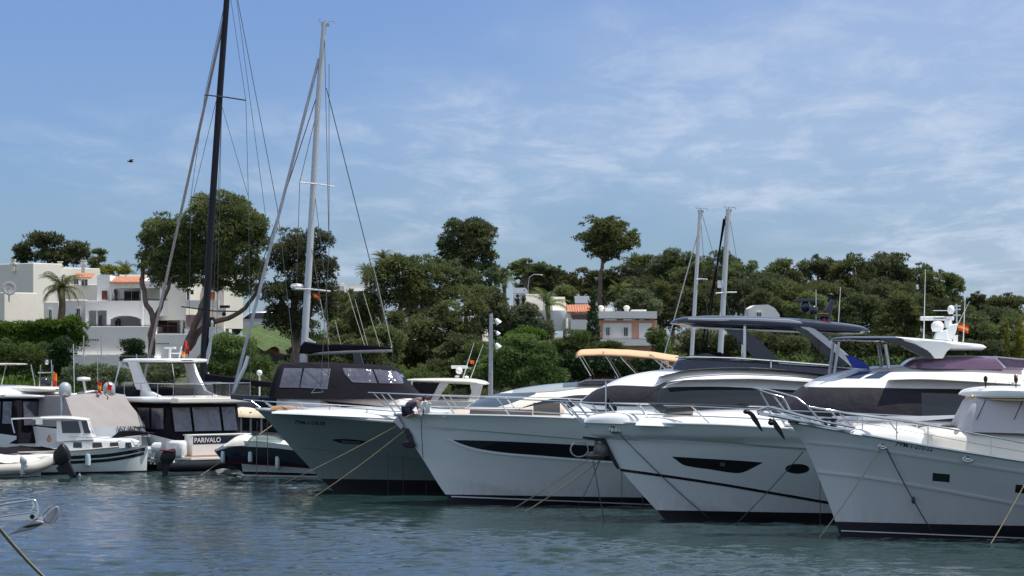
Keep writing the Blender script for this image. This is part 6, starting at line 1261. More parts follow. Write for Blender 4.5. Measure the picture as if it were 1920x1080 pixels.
def sterncruiser():
    a = 52; L_ = 10.5; Ys = 101.0; xs_ = (206 - CX) * Ys / F; c, s_ = math.cos(math.radians(a)), math.sin(math.radians(a))
    b = Boat('sports_cruiser', 'silver-grey sports cruiser seen from astern with a pale cockpit cover between two domes', 'motor boat', 0, Ys + L_ * s_, a, 'motor boats behind the row', X0=xs_ - L_ * c)
    b.hull([(0,1.8),(.7,1.0),(1.5,-.1)], [(0,1.9),(5,1.75),(10.5,1.55)], L_, 3.4, hm=WHITE, boot=.2, Le=5.5, dd=.25)
    mb = MB(); P = []
    for i in range(11):
        t = i / 10; y = 1.62 * (2 * t - 1); P.append([(L_ + .05 + .45 * (1 - ((y / 1.62) ** 2)) - .25 * j / 5, y, .95 + .72 * j / 5) for j in range(6)])
    mb.grid(P); mb.add([(L_ - .5, y, 1.67) for y in (-1.62, 1.62)] + [P[i][5] for i in range(10, -1, -1)], [tuple(range(13))]); tr = mb.build('transom', SILV, b.root, smooth=50)
    vs_, fs_ = text_mb('JAY JAY', .95, .012); MB().add([(L_ + .515 - .45 * (( .1 + x) / 1.62) ** 2 - .25 * (.42 + y) / .72, .1 + x, 1.50 + y) for x, y in vs_], fs_).build('boat_name', BLACK, tr, fixn=False)
    mb = MB(); mb.hprism([(L_ - .2, -1.65), (L_ + .6, -1.5), (L_ + 1.15, -.8), (L_ + 1.2, 0), (L_ + 1.15, .8), (L_ + .6, 1.5), (L_ - .2, 1.65)], .42, .92); mb.build('swim_platform', WHITE, b.root, bevel=.1, smooth=40)
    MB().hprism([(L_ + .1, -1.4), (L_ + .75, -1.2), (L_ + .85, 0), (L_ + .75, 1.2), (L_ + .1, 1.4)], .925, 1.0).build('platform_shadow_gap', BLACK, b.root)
    P = []
    for i in range(15):
        t = i / 14; y = 1.5 * (2 * t - 1); P.append([(L_ + .1 - 1.25 * (j / 8) ** 1.05, y * (1 - .14 * j / 8), 1.66 + (1.16 + .1 * (1 - (y / 1.5) ** 2)) * (j / 8) + .03 * math.sin(i * 1.7 + j) * math.sin(math.pi * j / 8)) for j in range(9)])
    mb = MB().grid(P)
    for s1_ in (0, 14): e = P[s1_]; mb.add(e + [(L_ - 3.5, e[8][1], e[8][2]), (L_ - 3.5, e[0][1], e[0][2])], [tuple(range(11))])
    mb.add([P[i][8] for i in range(15)] + [(L_ - 3.5, P[14][8][1], P[14][8][2]), (L_ - 3.5, P[0][8][1], P[0][8][2])], [tuple(range(17))]); cc = mb.build('cockpit_cover', mat('taupe_cover', (.27,.25,.245), .85, var=.06, bump=.03, bs=2), b.root, smooth=50)
    mb = MB(); mb.tube([(L_ - 1.15, -1.38, 1.7), (L_ - 1.3, -1.36, 2.8), (L_ - 1.3, 0, 2.98), (L_ - 1.3, 1.36, 2.8), (L_ - 1.15, 1.38, 1.7)], .07); mb.build('radar_arch', SILV, b.root, smooth=50)
    for y in (-1.2, .7): MB().lathe((L_ - 1.3, y, 2.84), [(0,0),(.2,0),(.24,.06),(.24,.3),(.2,.42),(.1,.5),(0,.52)], 18).build('satellite_dome', SILV, b.root, smooth=50)
    mb = MB(); mb.tube([(L_ - 1.3, -.3, 2.9), (L_ - 1.3, -.4, 3.4)], .05); mb.lathe((L_ - 1.3, -.4, 3.4), [(0,0),(.22,0),(.27,.06),(.24,.13),(0,.16)], 18); mb.build('radar', WHITE, b.root, smooth=50)
    flag((L_ - 1.2, .15, 3.4), .3, .45, (RED, YEL, RED), b.root, 'ensign', .3); flag((L_ - 1.2, .55, 3.35), .4, .25, (RED, RED), b.root, 'pennant', .5); MB().tube([(L_ - 1.2, .15, 2.9), (L_ - 1.2, .15, 4.6)], .01).build('flag_staff', STEEL, b.root)
    antenna_ = MB().tube([(L_ - 1.3, -.8, 2.9), (L_ - 1.3, -.85, 4.8)], .012).build('antenna', LINEW, b.root)
    mb = MB(); mb.tube([(L_ + .2, -1.4, 1.0), (L_ + .9, -1.2, 1.0)], .02); mb.tube([(L_ + .3, 1.2, 1.6), (L_ + 1.0, 1.2, 1.3), (L_ + 1.0, -1.2, 1.3)], .02); mb.build('stern_rail', STEEL, b.root)
sterncruiser()
def leftcruiser():
    a = 42; L_ = 10.5; Ys = 103.0; xs_ = (95 - CX) * Ys / F; c, s_ = math.cos(math.radians(a)), math.sin(math.radians(a))
    b = Boat('motor_cruiser', 'white motor cruiser at the far left with black-framed cockpit canvas and a sunlit awning edge', 'motor boat', 0, Ys + L_ * s_, a, 'motor boats behind the row', X0=xs_ - L_ * c)
    b.hull([(0,1.9),(.7,1.0),(1.5,-.1)], [(0,2.0),(5,1.7),(10.5,1.3)], L_, 3.7, hm=WHITE, boot=.2, Le=5.5, dd=.3)
    h = House(b, [(7.4,2.72),(10.3,2.72),(10.6,1.3)], [(7.4,1.0),(10.7,1.0)], [(7.4,1.6),(10.7,1.65)], p=9, tum=.02); cv = h.body('cockpit_canvas', CANV)
    for u0, u1 in ((7.5,8.4),(8.6,9.5),(9.65,10.2)): MB().grid([[(u0 + (u1 - u0) * i / 3 + .05 * j / 3, -1.665, 1.75 + .85 * j / 3) for j in range(4)] for i in range(4)]).build('clear_window', VINYL, cv)
    for y0, y1 in ((-1.4,-.1),(.05,1.4)): MB().grid([[(10.66 - .2 * j / 4 + .03 * math.sin(i * 2), y0 + (y1 - y0) * i / 4 + .12 * (j / 4), 1.7 + .9 * j / 4) for j in range(5)] for i in range(5)]).build('clear_window', VINYL, cv, smooth=60)
    P = [[(10.62 - .2 * j / 6, -1.6 + 3.2 * i / 6, 1.0 + 1.65 * j / 6) for j in range(7)] for i in range(7)]; MB().grid(P).build('aft_panel', CANV, cv)
    roofpanel_u(b, 'flybridge_deck', GREY, 2.5, 10.9, 2.68, 2.9, 1.85)
    h = House(b, [(2,2.2),(3.5,2.75),(7.6,2.75)], [(2,1.8),(7.6,1.3)], [(2,.9),(4,1.4),(7.6,1.6)], p=5, tum=.1); h.body('saloon', WHITE); h.patch('saloon_window', GLASS, [(3.2,1.95),(7.4,1.95)], [(3.4,2.4),(7.4,2.5)])
    h = House(b, [(2.5,2.85),(3.8,3.25),(8.5,3.15),(9.8,2.95)], [(2.5,2.8),(9.8,2.85)], [(2.5,1),(4,1.6),(9.8,1.7)], p=5); h.body('flybridge_coaming', WHITE)
    h.patch('coaming_vent', BLACK, [(5.2,2.98),(6.4,2.98)], [(5.2,3.05),(6.4,3.07)])
    roofpanel_u(b, 'tender', CREAM, 8.6, 11.0, 2.95, 3.16, .8); roofpanel_u(b, 'canopy', CANG, 3.0, 8.0, 3.98, 4.06, 1.4)
    mb = MB(); [mb.tube([(u0, y * 1.4, 3.0), (u1, y * 1.3, 4.0)], .02) for y in (1, -1) for u0, u1 in ((4.5, 3.3), (5.5, 6.0), (7.8, 7.6))]; mb.build('canopy_frame', STEEL, b.root)
    for y, u in ((-.9, 8.1), (1.2, 8.6)): MB().lathe((u, y, 3.1), [(0,0),(.2,0),(.23,.08),(.22,.28),(.14,.38),(0,.42)], 16).build('satellite_dome', BLACK, b.root, smooth=50)
    flag((10.0, .5, 3.75), .25, .6, (ORG, RED), b.root, 'ensign', .5); MB().tube([(10.0, .5, 2.9), (9.9, .5, 4.2)], .015).build('flag_staff', STEEL, b.root); mb = MB(); mb.tube([(9.4, .3, 2.9), (9.5, .3, 4.0)], .02); mb.tube([(9.4, .9, 2.9), (9.5, .9, 4.0)], .02); mb.tube([(9.45, .2, 3.7), (9.45, 1, 3.7)], .02); mb.ell((9.5, .6, 4.1), (.08,.08,.1)); mb.build('light_mast', STEEL, b.root)
    for i, y in enumerate((1.3, 1.6)): flag((10.9, y, 2.35), .5, .3, (RED, YEL, RED), b.root, 'ensign', 1.5)
    mb = MB(); mb.hprism([(L_ - .1, -1.7), (L_ + .8, -1.5), (L_ + .8, 1.5), (L_ - .1, 1.7)], .4, .52); mb.build('swim_platform', WHITE, b.root, bevel=.02)
leftcruiser()
# --- little white cabin boat (bow to the right)
b = Boat('fishing_boat', 'small traditional white boat with black hull bands and a boxy wheelhouse, bow to the right', 'fishing boat', 277, 99.5, 6, 'small boats at the left', flip=True)
Sm = Sv(2.5, 3.2)
b.hull([(0,1.12),(.02,.5),(.06,-.1)], [(0, b.px(277,833)[1]), (b.px(200,840,.9)[0], b.px(200,840,.9)[1]), (b.px(140,845,1.2)[0], b.px(140,845,1.2)[1]), (6.6, .75)], 6.6, 2.5, hm=WHITE, boot=.08, Le=3.0, kw=.86, nd=2.1, nw=1.9, cap=(.03, BEIGE), dd=.08)
b.hline('hull_band', BLACK, [(272,842),(230,850),(190,855),(135,858)], .13, .006, L=6.5); b.hline('hull_band', BLACK, [(270,850),(230,859),(190,864),(135,867)], .12, .006, L=6.5)
h = House(b, b.P([(262,826),(245,821),(205,820),(200,819),(120,822)]), b.P([(262,838),(120,848)], .8), [(0,.3),(b.px(262,0)[0],.3),(b.px(235,0)[0],.75),(7,.95)], p=7, tum=.05); h.body('trunk_cabin', WHITE)
for x0, x1 in ((137,154),(173,192),(206,223),(235,247)): rpatch(h, 'cabin_window', GLASS, b.P([(x1,840),(x0,840)], .9), b.P([(x1-2,830),(x0,830)], .9), n=4, k=3)
h = House(b, b.P([(178,820),(170,800),(166,786),(150,784),(110,786),(106,790)]), b.P([(180,824),(106,828)], .9), [(0,.85),(7,.9)], p=14, tum=.04); wh = h.body('wheelhouse', WHITE)
rpatch(h, 'wheelhouse_window', GLASS, b.P([(152,812),(117,812)], .9), b.P([(146,790),(114,790)], .9), n=6, k=3, parent=wh); rpatch(h, 'wheelhouse_window', GLASS, b.P([(174,812),(158,812)], .9), b.P([(169,790),(152,790)], .9), n=6, k=3, parent=wh)
roofpanel(b, 'wheelhouse_roof', WHITE, [(60,785),(80,781),(120,780),(168,785)], [(60,787),(100,786),(168,788)], bowed(1.0)); 
m_ = MB(); m_.tube([V3(b, 21, 786, .9), V3(b, 22, 792, .9), V3(b, 27, 812, .9)], .03); m_.tube([V3(b, 21, 785, .9), V3(b, 75, 783, .9)], .03); m_.tube([V3(b, 128, 818, 1.0), V3(b, 200, 822, .95), V3(b, 262, 820, .4), V3(b, 276, 816, 0)], .012); m_.build('handrail', STEEL, b.root)
m_ = MB(); P = b.P([(206,822),(225,808),(250,808),(292,812)]); m_.prism([(P[1][0], P[1][1]), (P[2][0], P[2][1]+.03), (P[3][0], P[3][1]), (P[0][0], P[0][1])], -.25, .25); m_.build('furled_awning', CANV, b.root, bevel=.05)
b.slab('wing_mirror_screen', LAMP, [(67,785),(80,785),(80,796),(67,796)], .9, .93, 0)
f_ = MB(); c = b.hpx(165, 862); f_.tube([(c[0], -b.surf(*c) - .1, c[1] + z) for z in (.25,.2,.0,-.2,-.25)], [.03,.10,.11,.10,.03], 12); f_.tube([(c[0], -b.surf(*c) - .08, c[1] + .25), (c[0], -b.surf(*c) - .02, c[1] + .55)], .01); f_.build('fender', FENDER, b.root, smooth=50)
# --- black and white speedboat
b = Boat('speedboat', 'small speedboat with a black and white hull, red pinstripe and three fenders', 'speedboat', 402, 97, 4, 'small boats at the left')
b.hull(b.P([(402,846),(420,866),(452,884)]), sheer(b, [(402,844),(425,832),(450,827),(500,829),(560,840),(640,852)], 2.3, 3), 7.0, 2.3, hm=NAVY, boot=.05, Le=3.2, nw=1.8, kw=.84, bm=WHITE, dd=.02, deckm=WHITE)
b.hpatch('hull_bottom_paint', WHITE, [(430,868),(470,871),(520,874),(600,880)], [(455,884),(500,885),(560,887),(600,889)], off=.012, u1=6.8); b.hline('red_pinstripe', DKRED, [(428,866.5),(470,869.5),(520,872.5),(590,878)], .05, .015, L=6.8)
b.hpatch('topside_band', WHITE, [(404,843),(425,832.5),(450,828),(500,830),(600,843)], [(404,846),(425,840),(450,837),(500,839),(600,851)], off=.012)
h = House(b, b.P([(425,832),(450,816),(462,814),(475,820),(480,828)]), b.P([(425,836),(480,833)]), [(0,.4),(b.px(450,0)[0],.8),(9,.9)], p=3); h.body('foredeck', CREAM)
h = House(b, b.P([(466,828),(476,817),(490,815),(512,817),(530,826)]), b.P([(466,832),(530,834)]), [(0,.8),(9,.95)], p=4); h.body('windscreen', mat('greenish_acrylic', (.16,.22,.2), .08, spec=.9, alpha=.6)); m_ = MB(); q = b.P([(464,830),(476,817),(490,814.5),(513,817),(540,828)], .8); mirror_tubes(m_, [(u, -.8, z) for u, z in q], .014); m_.build('windscreen_frame', BLACK, b.root)
h = House(b, b.P([(528,836),(534,824),(560,822),(600,830)]), b.P([(528,840),(600,846)]), [(0,.7),(9,.8)], p=5); h.body('seat', CREAM)
for x, y, s_ in ((419,857,1),(470,857,.9),(521,868,1.15)):
    c = b.hpx(x, y); f_ = MB(); f_.tube([(c[0], -b.surf(*c) - .09, c[1] + z * s_) for z in (.24,.19,.0,-.17,-.22)], [.025,.075,.085,.08,.02], 12); f_.tube([(c[0], -b.surf(*c) - .08, c[1] + .24 * s_), (c[0], -b.surf(c[0], c[1] + .3), c[1] + .5 * s_)], .008); f_.build('fender', FENDER, b.root, smooth=50)
b.hpatch('chrome_badge', STEEL, [(452,851),(461,851.5)], [(452,853),(461,853.5)], off=.02, n=3)
# --- outboards
def outboard(px, py, d, s=1.0, rz=0, tilt=.35, label='', col=BLKPL, band=None, leg=BLKPL):
    X, Y, Z = W(px, py, d); t = thing('outboard_motor', label, 'outboard motor', (X, d, Z), rz, 'tilted outboard motors'); t.rotation_euler = (0, -tilt, rz); t.scale = (s, s, s)
    c = MB(); P = []
    for i in range(11):
        f = i / 10; w = .19 * (1 - .35 * f ** 5) * (.8 + .2 * min(1, f * 3)); l = .33 * (1 - .3 * f ** 6) * (.72 + .28 * min(1, f * 3)); z = f * .58
        P.append([(.03 + .06 * f + l * math.copysign(abs(math.cos(a)) ** .4, math.cos(a)), w * math.copysign(abs(math.sin(a)) ** .4, math.sin(a)), z + .08 * f * math.cos(a)) for a in [2 * math.pi * j / 20 for j in range(21)]])
    c.grid(P); c.add(P[-1][:-1], [tuple(range(20))]); c.add(P[0][:-1], [tuple(range(20))]); c.build('cowling', col, t, smooth=50)
    if band: MB().box(-.3, .3, -.25, .25, .5, .56).build('cowling_band', band, t, bevel=.02)
    m_ = MB(); m_.prism([(-.14,0),(.2,0),(.14,-.35),(.10,-.75),(-.08,-.75),(-.12,-.35)], -.07, .07); m_.ell((-.02, 0, -.8), (.26,.075,.075)); m_.prism([(-.08,-.84),(.1,-.84),(.02,-1.05),(-.04,-1.05)], -.015, .015); m_.prism([(-.15,-.6),(.28,-.62),(.28,-.64),(-.15,-.63)], -.14, .14); m_.build('leg', leg, t, bevel=.01)
    m_ = MB()
    for k in range(3): a = k * 2.09; m_.add([(.27, .03*math.cos(a), -.8+.03*math.sin(a)), (.30, .17*math.cos(a-.3), -.8+.17*math.sin(a-.3)), (.24, .17*math.cos(a+.4), -.8+.17*math.sin(a+.4))], [(0,1,2)])
    m_.build('propeller', STEEL, t, fixn=False); MB().box(-.35, -.12, -.12, .12, -.3, .02).build('mounting_bracket', leg, t, bevel=.02); return t
outboard(121, 868, 96, .98, math.radians(-12), .6, 'big black outboard with its leg in the water, in front of the small white boat', BLKPL)
outboard(311, 868, 97, .85, math.radians(8), -.1, 'black outboard with a dark red band, right of the small white boat', BLKPL, DKRED)
outboard(289, 844, 98, .52, math.radians(20), -.25, 'white outboard right beside the bow of the small white boat', WHITE, None, GREY)
outboard(44, 870, 95, .42, math.radians(170), .2, 'grey outboard clamped to the dinghy at the far left', GREY, None, GREY)
# --- dinghies at the far left
def rib(label, X, Y, L_, B_, r, rz, m, cover=None, name='inflatable_dinghy', z=.22):
    t = thing(name, label, 'dinghy', (X, Y, z), rz, 'small boats at the left')
    P = [(-L_/2, -B_/2, .05), (L_*.15, -B_/2, .1), (L_*.36, -B_*.38, .2), (L_*.5, 0, .32), (L_*.36, B_*.38, .2), (L_*.15, B_/2, .1), (-L_/2, B_/2, .05)]
    mb = MB(); cx = [curve([(i, p[k]) for i, p in enumerate(P)]) for k in range(3)]
    mb.tube([(cx[0](i * .25), cx[1](i * .25), cx[2](i * .25)) for i in range(25)], [r * .5 if i in (0, 24) else r for i in range(25)], 12); mb.build('tube', m, t, smooth=60)
    MB().hprism([(-L_*.42, -B_*.42), (L_*.2, -B_*.42), (L_*.42, 0), (L_*.2, B_*.42), (-L_*.42, B_*.42)], -.2, -.02).build('floor', GREY, t); MB().box(-L_*.44, -L_*.41, -B_*.42, B_*.42, -.2, .32).build('transom', WHITE, t)
    if cover:
        P = [[(L_*(-.45+.9*i/12), B_*.48*(2*j/8-1)*(1 if i<8 else 1-.12*(i-7)), .12+r+.26*math.sin(math.pi*j/8)*math.sin(math.pi*(.15+.8*i/12))+.03*math.sin(i*2+j)) for j in range(9)] for i in range(13)]
        MB().grid(P).build('cover', cover, t, smooth=50)
    return t
x, y, z = W(12, 872, 96); rib('grey inflatable dinghy with a pale folded cover at the left edge', x, 96, 3.0, 1.5, .21, math.radians(25), RUBBER, CREAM)
x, y, z = W(52, 862, 98.5); rib('dinghy under a black cover just left of the big black outboard', x, 98.5, 3.4, 1.6, .2, math.radians(15), WHITE, CANV, z=.45)
x, y, z = W(345, 875, 99); rib('dark inflatable tender floating under the swim platform', x + .6, 99, 2.8, 1.3, .17, math.radians(-10), BLKPL, z=.18)
x, y, z = W(92, 824, 98.4); bu = thing('mooring_buoy', 'small orange and brown buoy standing above the big black outboard', 'buoy', (x, 98.4, z)); MB().ell((0, 0, 0), (.09,.09,.11)).build('float', mat('faded_orange', (.5,.2,.08), .7), bu, smooth=60); MB().tube([(0, 0, .10), (0, 0, .17)], .02).build('eye', BLKPL, bu)
# --- a covered boat glimpsed beyond the dark bow
b = Boat('covered_boat', 'boat under a sandy beige tarpaulin, glimpsed between the canvas cruiser and the dark bow', 'boat', 440, 108, 10, 'boats moored in the marina')
b.hull([(0,1.3),(.4,.7),(.9,-.1)], [(0,1.35),(3,1.2),(6,1.1)], 6, 2.3, hm=GREY, Le=3); h = House(b, b.P([(440,775),(452,763),(466,764),(480,767),(505,764),(560,770)]), b.P([(440,780),(560,785)]), [(0,.5),(b.px(455,0)[0],1.0),(8,1.1)], p=2.2); h.body('tarpaulin', mat('beige_tarpaulin', (.55,.47,.34), .85, var=.1, bump=.04, bs=2))
m_ = MB(); [m_.tube([V3(b, x, 772, .8), V3(b, x, 812, .8)], .05) for x in (452, 470, 490)]; m_.build('tarpaulin_post', GALV, b.root)
for i, (x, y, s_, mm) in enumerate(((462,790,.5,SILV),(482,795,.45,BLKPL),(476,810,.4,WHITE),(447,800,.4,BLKPL))):
    X, Y, Z = W(x, 820, 117.3 + .8); sc = thing('parked_scooter', ['silver scooter parked on the quay under the beige tarpaulin','dark scooter parked on the quay, nearest the dark bow','small white scooter parked on the quay','black scooter parked on the quay beside the cruiser canvas'][i], 'scooter', (X, 118.2 + .3 * i, 1.32), .6 * i, 'scooters parked on the quay')
    m_ = MB(); [m_.tube([(u, -.05, .25), (u, .05, .25)], .24, 16) for u in (-.6, .6)]; m_.build('wheel', BLKPL, sc); MB().prism([(-.75,.55),(-.1,.55),(.1,.3),(.45,.35),(.55,.9),(.48,.95),(.35,.5),(.1,.45),(-.05,.75),(-.7,.78)], -.13, .13).build('body', mm, sc, bevel=.04); MB().tube([(.5, -.3, 1.02), (.5, .3, 1.02)], .02).build('handlebar', BLKPL, sc); MB().ell((.55, 0, .92), (.09,.09,.09)).build('headlight', LAMP, sc)
# ================================================================ ANCHOR OF THE YACHT AT THE LEFT EDGE
D0 = 38.0
b = Boat('moored_yacht', 'yacht whose bow roller and galvanised anchor reach in from the lower left edge', 'sailing yacht', -14, D0, 3, 'sailing yachts with tall masts', flip=True)
b.hull([(0,2.0),(.5,1.2),(1.3,0),(1.5,-.3)], [(0,2.05),(4,1.75),(11,1.5)], 12, 3.8, hm=HULLW, Le=5.5, kw=.8)
def U(x, y, v=0): u, z = b.px(x, y, v); return (u, -v, z)
m_ = MB()
for v in (.09, -.09):
    P = [b.px(x, y, v) for x, y in ((-30,981),(70,960),(76,966),(70,974),(45,976),(-30,977.5))]; P = [b.px(x, y, v) for x, y in ((-30,970),(68,959),(74,962),(70,972),(48,975.5),(-30,976))]; m_.prism(P, -v - .006, -v + .006)
m_.build('bow_roller_cheek', STEEL, b.root); m_ = MB()
for pts, v, r in (([(-30,951),(58,938),(66,938),(70,946),(72,962)], .09, .014), ([(-30,945),(35,934),(58,937)], -.09, .010), ([(-30,973),(66,960)], .1, .012), ([(58,938),(64,946),(60,958)], -.09, .012)): m_.tube([U(x, y, v) for x, y in pts], r, 8)
m_.build('anchor_hoop', STEEL, b.root, smooth=60); c = U(62, 968, 0); MB().tube([(c[0], -.1, c[2]), (c[0], .1, c[2])], .035, 12).build('roller', BLKPL, b.root, smooth=50)
ANC = mat('galvanised_anchor', (.36, .36, .37), .5, metal=.6, var=.2, vs=7)
# plough anchor: shank, cupped fluke, roll tip
def blade(pts_c, widths, dip, th=.012):
    P = []
    for (x, y), w, dp in zip(pts_c, widths, dip):
        u, _, z = U(x, y); P.append([(u, w * (2 * j / 8 - 1), z - dp * (1 - (2 * j / 8 - 1) ** 2)) for j in range(9)])
    return MB().grid(P)
b.slab('anchor_fluke', ANC, [(14,1003),(30,992),(50,980),(64,975),(80,977),(84,981),(72,988),(60,993),(40,997),(25,1001)], -.09, .09, bevel=.05)
b.slab('fluke_rib', BLKPL, [(40,988),(56,984),(80,980),(72,985),(52,990)], .088, .11, bevel=.008)
b.slab('anchor_palm', ANC, [(82,972),(88,963),(96,955),(103,950),(107,950),(109,957),(108,968),(103,977),(95,982),(86,981)], -.12, .05, bevel=.05)
b.slab('palm_rim', GALV, [(105,949),(109,951),(110,960),(108,970),(103,978),(96,983),(94,981),(101,975),(106,966),(107,957)], -.02, .09, bevel=.01)
b.slab('anchor_shank', STEEL, [(60,978),(70,971),(78,968),(82,973),(82,978),(70,978)], -.05, .07, bevel=.02); MB().tube([U(80, 966), U(93, 951)], .016, 6).build('anchor_stock', ANC, b.root)
rope('thick tan mooring rope at the lower left corner', U_w := tuple(Vector(W(-20, 968, 38))), W(95, 1094, 50), .028, .05, ROPE, group=None)
rope('tan line in front of the outboards, left of the pair', W(455,812,100), wp(405,888), .012, .03, ROPE); rope('tan line in front of the outboards, right of the pair', W(520,790,98), wp(355,893), .014, .03, ROPE)
# ================================================================ PERSON ON THE SECOND YACHT
def person():
    b = y2; u0, z0 = b.px(776, 779, 1.0); dv = b.surf(u0, z0)
    v = .55; base = b.px(775, 780, v); c, s_ = math.cos(b.a), math.sin(b.a); wx = b.X + base[0] * c - v * s_; wy = b.Y - base[0] * s_ - v * c
    t = thing('person', 'person in a grey T-shirt crouching at the bow, holding a white cloth over the side', 'person', (wx, wy, base[1]), -b.a)
    sc = 62.0   # pixels per metre at the bow
    def p(x, y, yy=0): return Vector(((x - 775) / sc, yy, (780 - y) / sc))
    J = {'pelvis': p(766,769,.05), 'spine': p(768,760,.03), 'chest': p(777,753,0), 'neck': p(789,750,-.02), 'nk2': p(793,749,-.02), 'hd': p(798,750,-.03), 'crown': p(801,753,-.03),
         'shl': p(784,754,-.17), 'ell': p(787,768,-.30), 'wrl': p(789,775,-.42), 'shr': p(784,753,.16), 'elr': p(792,764,.10), 'wrr': p(799,770,-.12),
         'hpl': p(764,771,-.08), 'knl': p(776,777,-.16), 'anl': p(762,782,-.14), 'ftl': p(768,783,-.15), 'hpr': p(764,771,.12), 'knr': p(775,776,.22), 'anr': p(761,782,.18), 'ftr': p(767,783,.18)}
    def skin(name, names, edges, rad, m, root, sub=2):
        me = bpy.data.meshes.new(name); idx = {n: i for i, n in enumerate(names)}; me.from_pydata([J[n] for n in names], [(idx[a_], idx[c_]) for a_, c_ in edges], []); me.materials.append(m)
        o = bpy.data.objects.new(name, me); COL.objects.link(o); o.parent = t; q = o.modifiers.new('skin', 'SKIN'); q.use_smooth_shade = True
        for i, n in enumerate(names): me.skin_vertices[0].data[i].radius = rad[n]; me.skin_vertices[0].data[i].use_root = (n == root)
        o.modifiers.new('sub', 'SUBSURF').levels = sub; o.modifiers['sub'].render_levels = sub; return o
    SKIN = mat('skin', (.42, .20, .13), .5, var=.08)
    names = list(J); E = [('pelvis','spine'),('spine','chest'),('chest','neck'),('neck','nk2'),('nk2','hd'),('hd','crown'),('chest','shl'),('shl','ell'),('ell','wrl'),('chest','shr'),('shr','elr'),('elr','wrr'),('pelvis','hpl'),('hpl','knl'),('knl','anl'),('anl','ftl'),('pelvis','hpr'),('hpr','knr'),('knr','anr'),('anr','ftr')]
    R = dict(pelvis=(.14,.12), spine=(.14,.11), chest=(.15,.12), neck=(.065,.065), nk2=(.06,.06), hd=(.095,.10), crown=(.075,.085), shl=(.06,.06), ell=(.045,.045), wrl=(.03,.03), shr=(.06,.06), elr=(.045,.045), wrr=(.03,.03), hpl=(.09,.09), knl=(.065,.065), anl=(.04,.04), ftl=(.04,.03), hpr=(.09,.09), knr=(.065,.065), anr=(.04,.04), ftr=(.04,.03))
    skin('body', names, E, R, SKIN, 'pelvis')
    n2 = ['pelvis','spine','chest','neck','shl','ell','shr','elr']; R2 = {k: tuple(x * 1.16 for x in R[k]) for k in n2}; R2['neck'] = (.10,.10); R2['ell'] = (.06,.06); R2['elr'] = (.06,.06); R2['chest'] = (.19,.16); R2['spine'] = (.19,.15)
    skin('t_shirt', n2, [('pelvis','spine'),('spine','chest'),('chest','neck'),('chest','shl'),('shl','ell'),('chest','shr'),('shr','elr')], R2, mat('grey_cotton', (.13,.11,.13), .9, var=.1, bump=.01, bs=10), 'pelvis')
    n3 = ['pelvis','hpl','knl','hpr','knr']; R3 = {k: tuple(x * 1.2 for x in R[k]) for k in n3}; skin('shorts', n3, [('pelvis','hpl'),('hpl','knl'),('pelvis','hpr'),('hpr','knr')], R3, mat('navy_cotton', (.02,.025,.05), .9), 'pelvis')
    hd = J['hd']; HAIR = mat('dark_hair', (.02,.014,.012), .7, var=.3)
    MB().ell((hd.x + .01, hd.y, hd.z + .035), (.125,.11,.105), 16, 10, z0=-.35).build('hair', HAIR, t, smooth=60)
    f = MB(); d = Vector((.7, 0, -.7)).normalized(); fc = hd + d * .10
    f.tube([fc + Vector((-.01, 0, .03)), fc + Vector((.035, 0, .0)), fc + Vector((.01, 0, -.01))], [.012,.016,.008], 8); f.build('nose', SKIN, t, smooth=60)
    f = MB(); [f.ell((fc.x + .012, fc.y + s2 * .035, fc.z + .02), (.012,.014,.01), 8, 6) for s2 in (1, -1)]; f.build('eyes', BLKPL, t, smooth=60)
    f = MB(); [f.ell((hd.x, hd.y + s2 * .10, hd.z), (.03,.015,.035), 8, 6) for s2 in (1, -1)]; f.build('ears', SKIN, t, smooth=60)
    # hands: palm and five bent fingers closed on the cloth
    for nm, w_, e_ in (('hand', 'wrl', 'ell'), ('hand', 'wrr', 'elr')):
        w = J[w_]; dr = (w - J[e_]).normalized(); sd_ = dr.cross(Vector((0, 1, 0))).normalized(); h = MB(); h.tube([w - dr * .02, w + dr * .03, w + dr * .085], [.028,.042,.036], 10)
        for k in range(4): o_ = sd_ * (-.03 + .02 * k); L4 = (.062,.072,.068,.052)[k]; a0 = w + dr * .08 + o_; h.tube([a0, a0 + dr * L4 * .5, a0 + dr * L4 * .8 + Vector((0, .02, -.015)), a0 + dr * L4 * .75 + Vector((0, .04, -.03))], [.010,.0095,.009,.007], 6)
        a0 = w + dr * .03 + sd_ * .04; h.tube([a0, a0 + sd_ * .03 + dr * .02, a0 + sd_ * .035 + dr * .05], [.012,.011,.008], 6); h.build(nm, SKIN, t, smooth=60)
    cl = []; cc = p(800, 768, -.35); cpx = wx + 0
    T = thing('white_cloth', 'white cloth with dark marks in the crouching person\'s hands', 'cloth', (wx, wy, base[1]), -b.a)
    P = []
    for i in range(13):
        r = []
        for j in range(13):
            q = p(791 + 20 * i / 12 - 2 * j / 12, 751 + 5 * abs(6 - i) / 6 * (1 if j < 2 else .4) + 28 * j / 12 * (.85 + .15 * math.sin(i)), -.50); r.append((q.x + .01 * math.sin(j * 1.3), q.y + .05 * math.sin(i * 1.1 + j * .4), q.z))
        P.append(r)
    MB().grid(P).build('cloth', mat('white_cotton', (.75,.74,.72), .9, bump=.02, bs=8), T, smooth=60, solid=.006)
    MB().grid([[(p(x, y, -.56)) for y in (768, 778)] for x in (796, 798)]).build('dark_strap', BLKPL, T, solid=.01)
person()
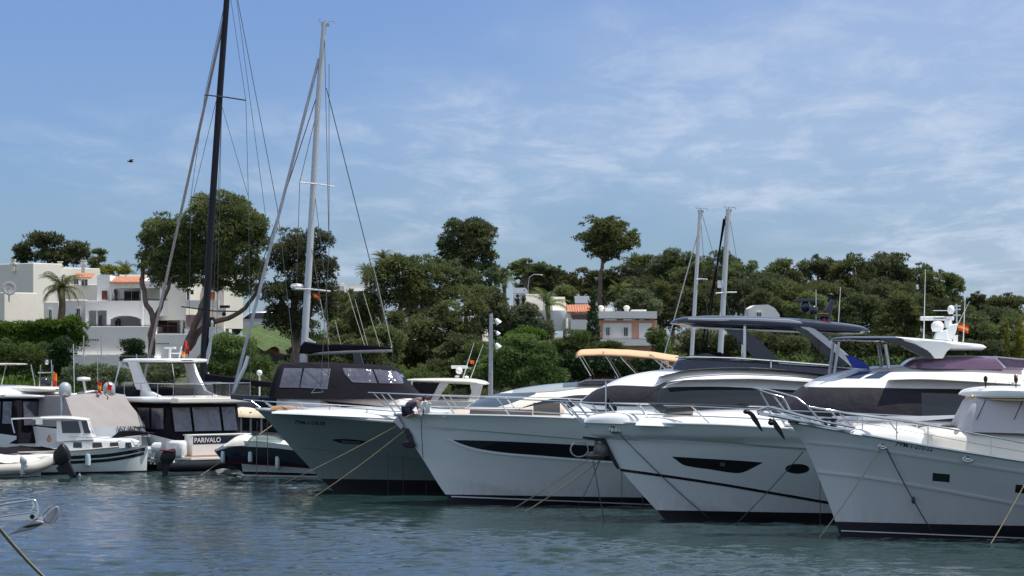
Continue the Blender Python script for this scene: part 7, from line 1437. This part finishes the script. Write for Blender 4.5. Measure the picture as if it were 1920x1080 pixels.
# ---------------------------------------------------------------- give every separate piece its own part
def split_loose(names):
    for o in [o for o in S.objects if o.type == 'MESH' and o.name.split('.')[0] in names]:
        me = o.data; n = len(me.vertices); par = list(range(n))
        def find(a):
            while par[a] != a: par[a] = par[par[a]]; a = par[a]
            return a
        for e in me.edges:
            a, c = find(e.vertices[0]), find(e.vertices[1])
            if a != c: par[a] = c
        comp = {}
        for p_ in me.polygons: comp.setdefault(find(p_.vertices[0]), []).append(p_)
        if len(comp) < 2 or len(comp) > 16: continue
        sm = me.polygons[0].use_smooth; first = True; datas = []
        for k, ps in comp.items():
            mp_ = {}; vs_ = []; fs_ = []
            for p_ in ps:
                f = []
                for v in p_.vertices:
                    if v not in mp_: mp_[v] = len(vs_); vs_.append(tuple(me.vertices[v].co))
                    f.append(mp_[v])
                fs_.append(f)
            m2 = bpy.data.meshes.new(me.name); m2.from_pydata(vs_, [], fs_); [m2.materials.append(x) for x in me.materials]
            if sm: m2.polygons.foreach_set('use_smooth', [True] * len(fs_)); m2.set_sharp_from_angle(angle=math.radians(45))
            m2.update(); datas.append(m2)
        base = o.name.split('.')[0]
        for i, m2 in enumerate(datas):
            if i == 0: o.data = m2
            else: c = o.copy(); c.data = m2; c.name = base; COL.objects.link(c)
SPLIT = {'wall','canopy_frame','shutter','side_window','hull_window','roof_edge','stanchion','window_frame','porthole','porthole_rim','skylight','cover_slit','navigation_light','windlass','roof_light','courtesy_light','window_blind','roof_swoosh','window_pillar','window_sill','cabin_window','wheelhouse_window','clear_window','satellite_dome','hardtop_leg','wheel','eyes','ears','aerial_puck','anchor_roller','roof_vent','roof_box','tarpaulin_post','coaming_side','coaming_vent','saloon_window','swept_side_panel','varnished_trim','rub_rail','hull_stripe','knuckle_line','white_line','window_lip','waterline_stripe','hull_band','red_pinstripe','hull_bottom_paint','topside_band','chrome_badge','bow_roller_cheek','white_pier','windscreen_frame','fairlead','roller','recess','post','hull','boot_stripe','gunwale'} - {'hull','boot_stripe'}
split_loose(SPLIT)
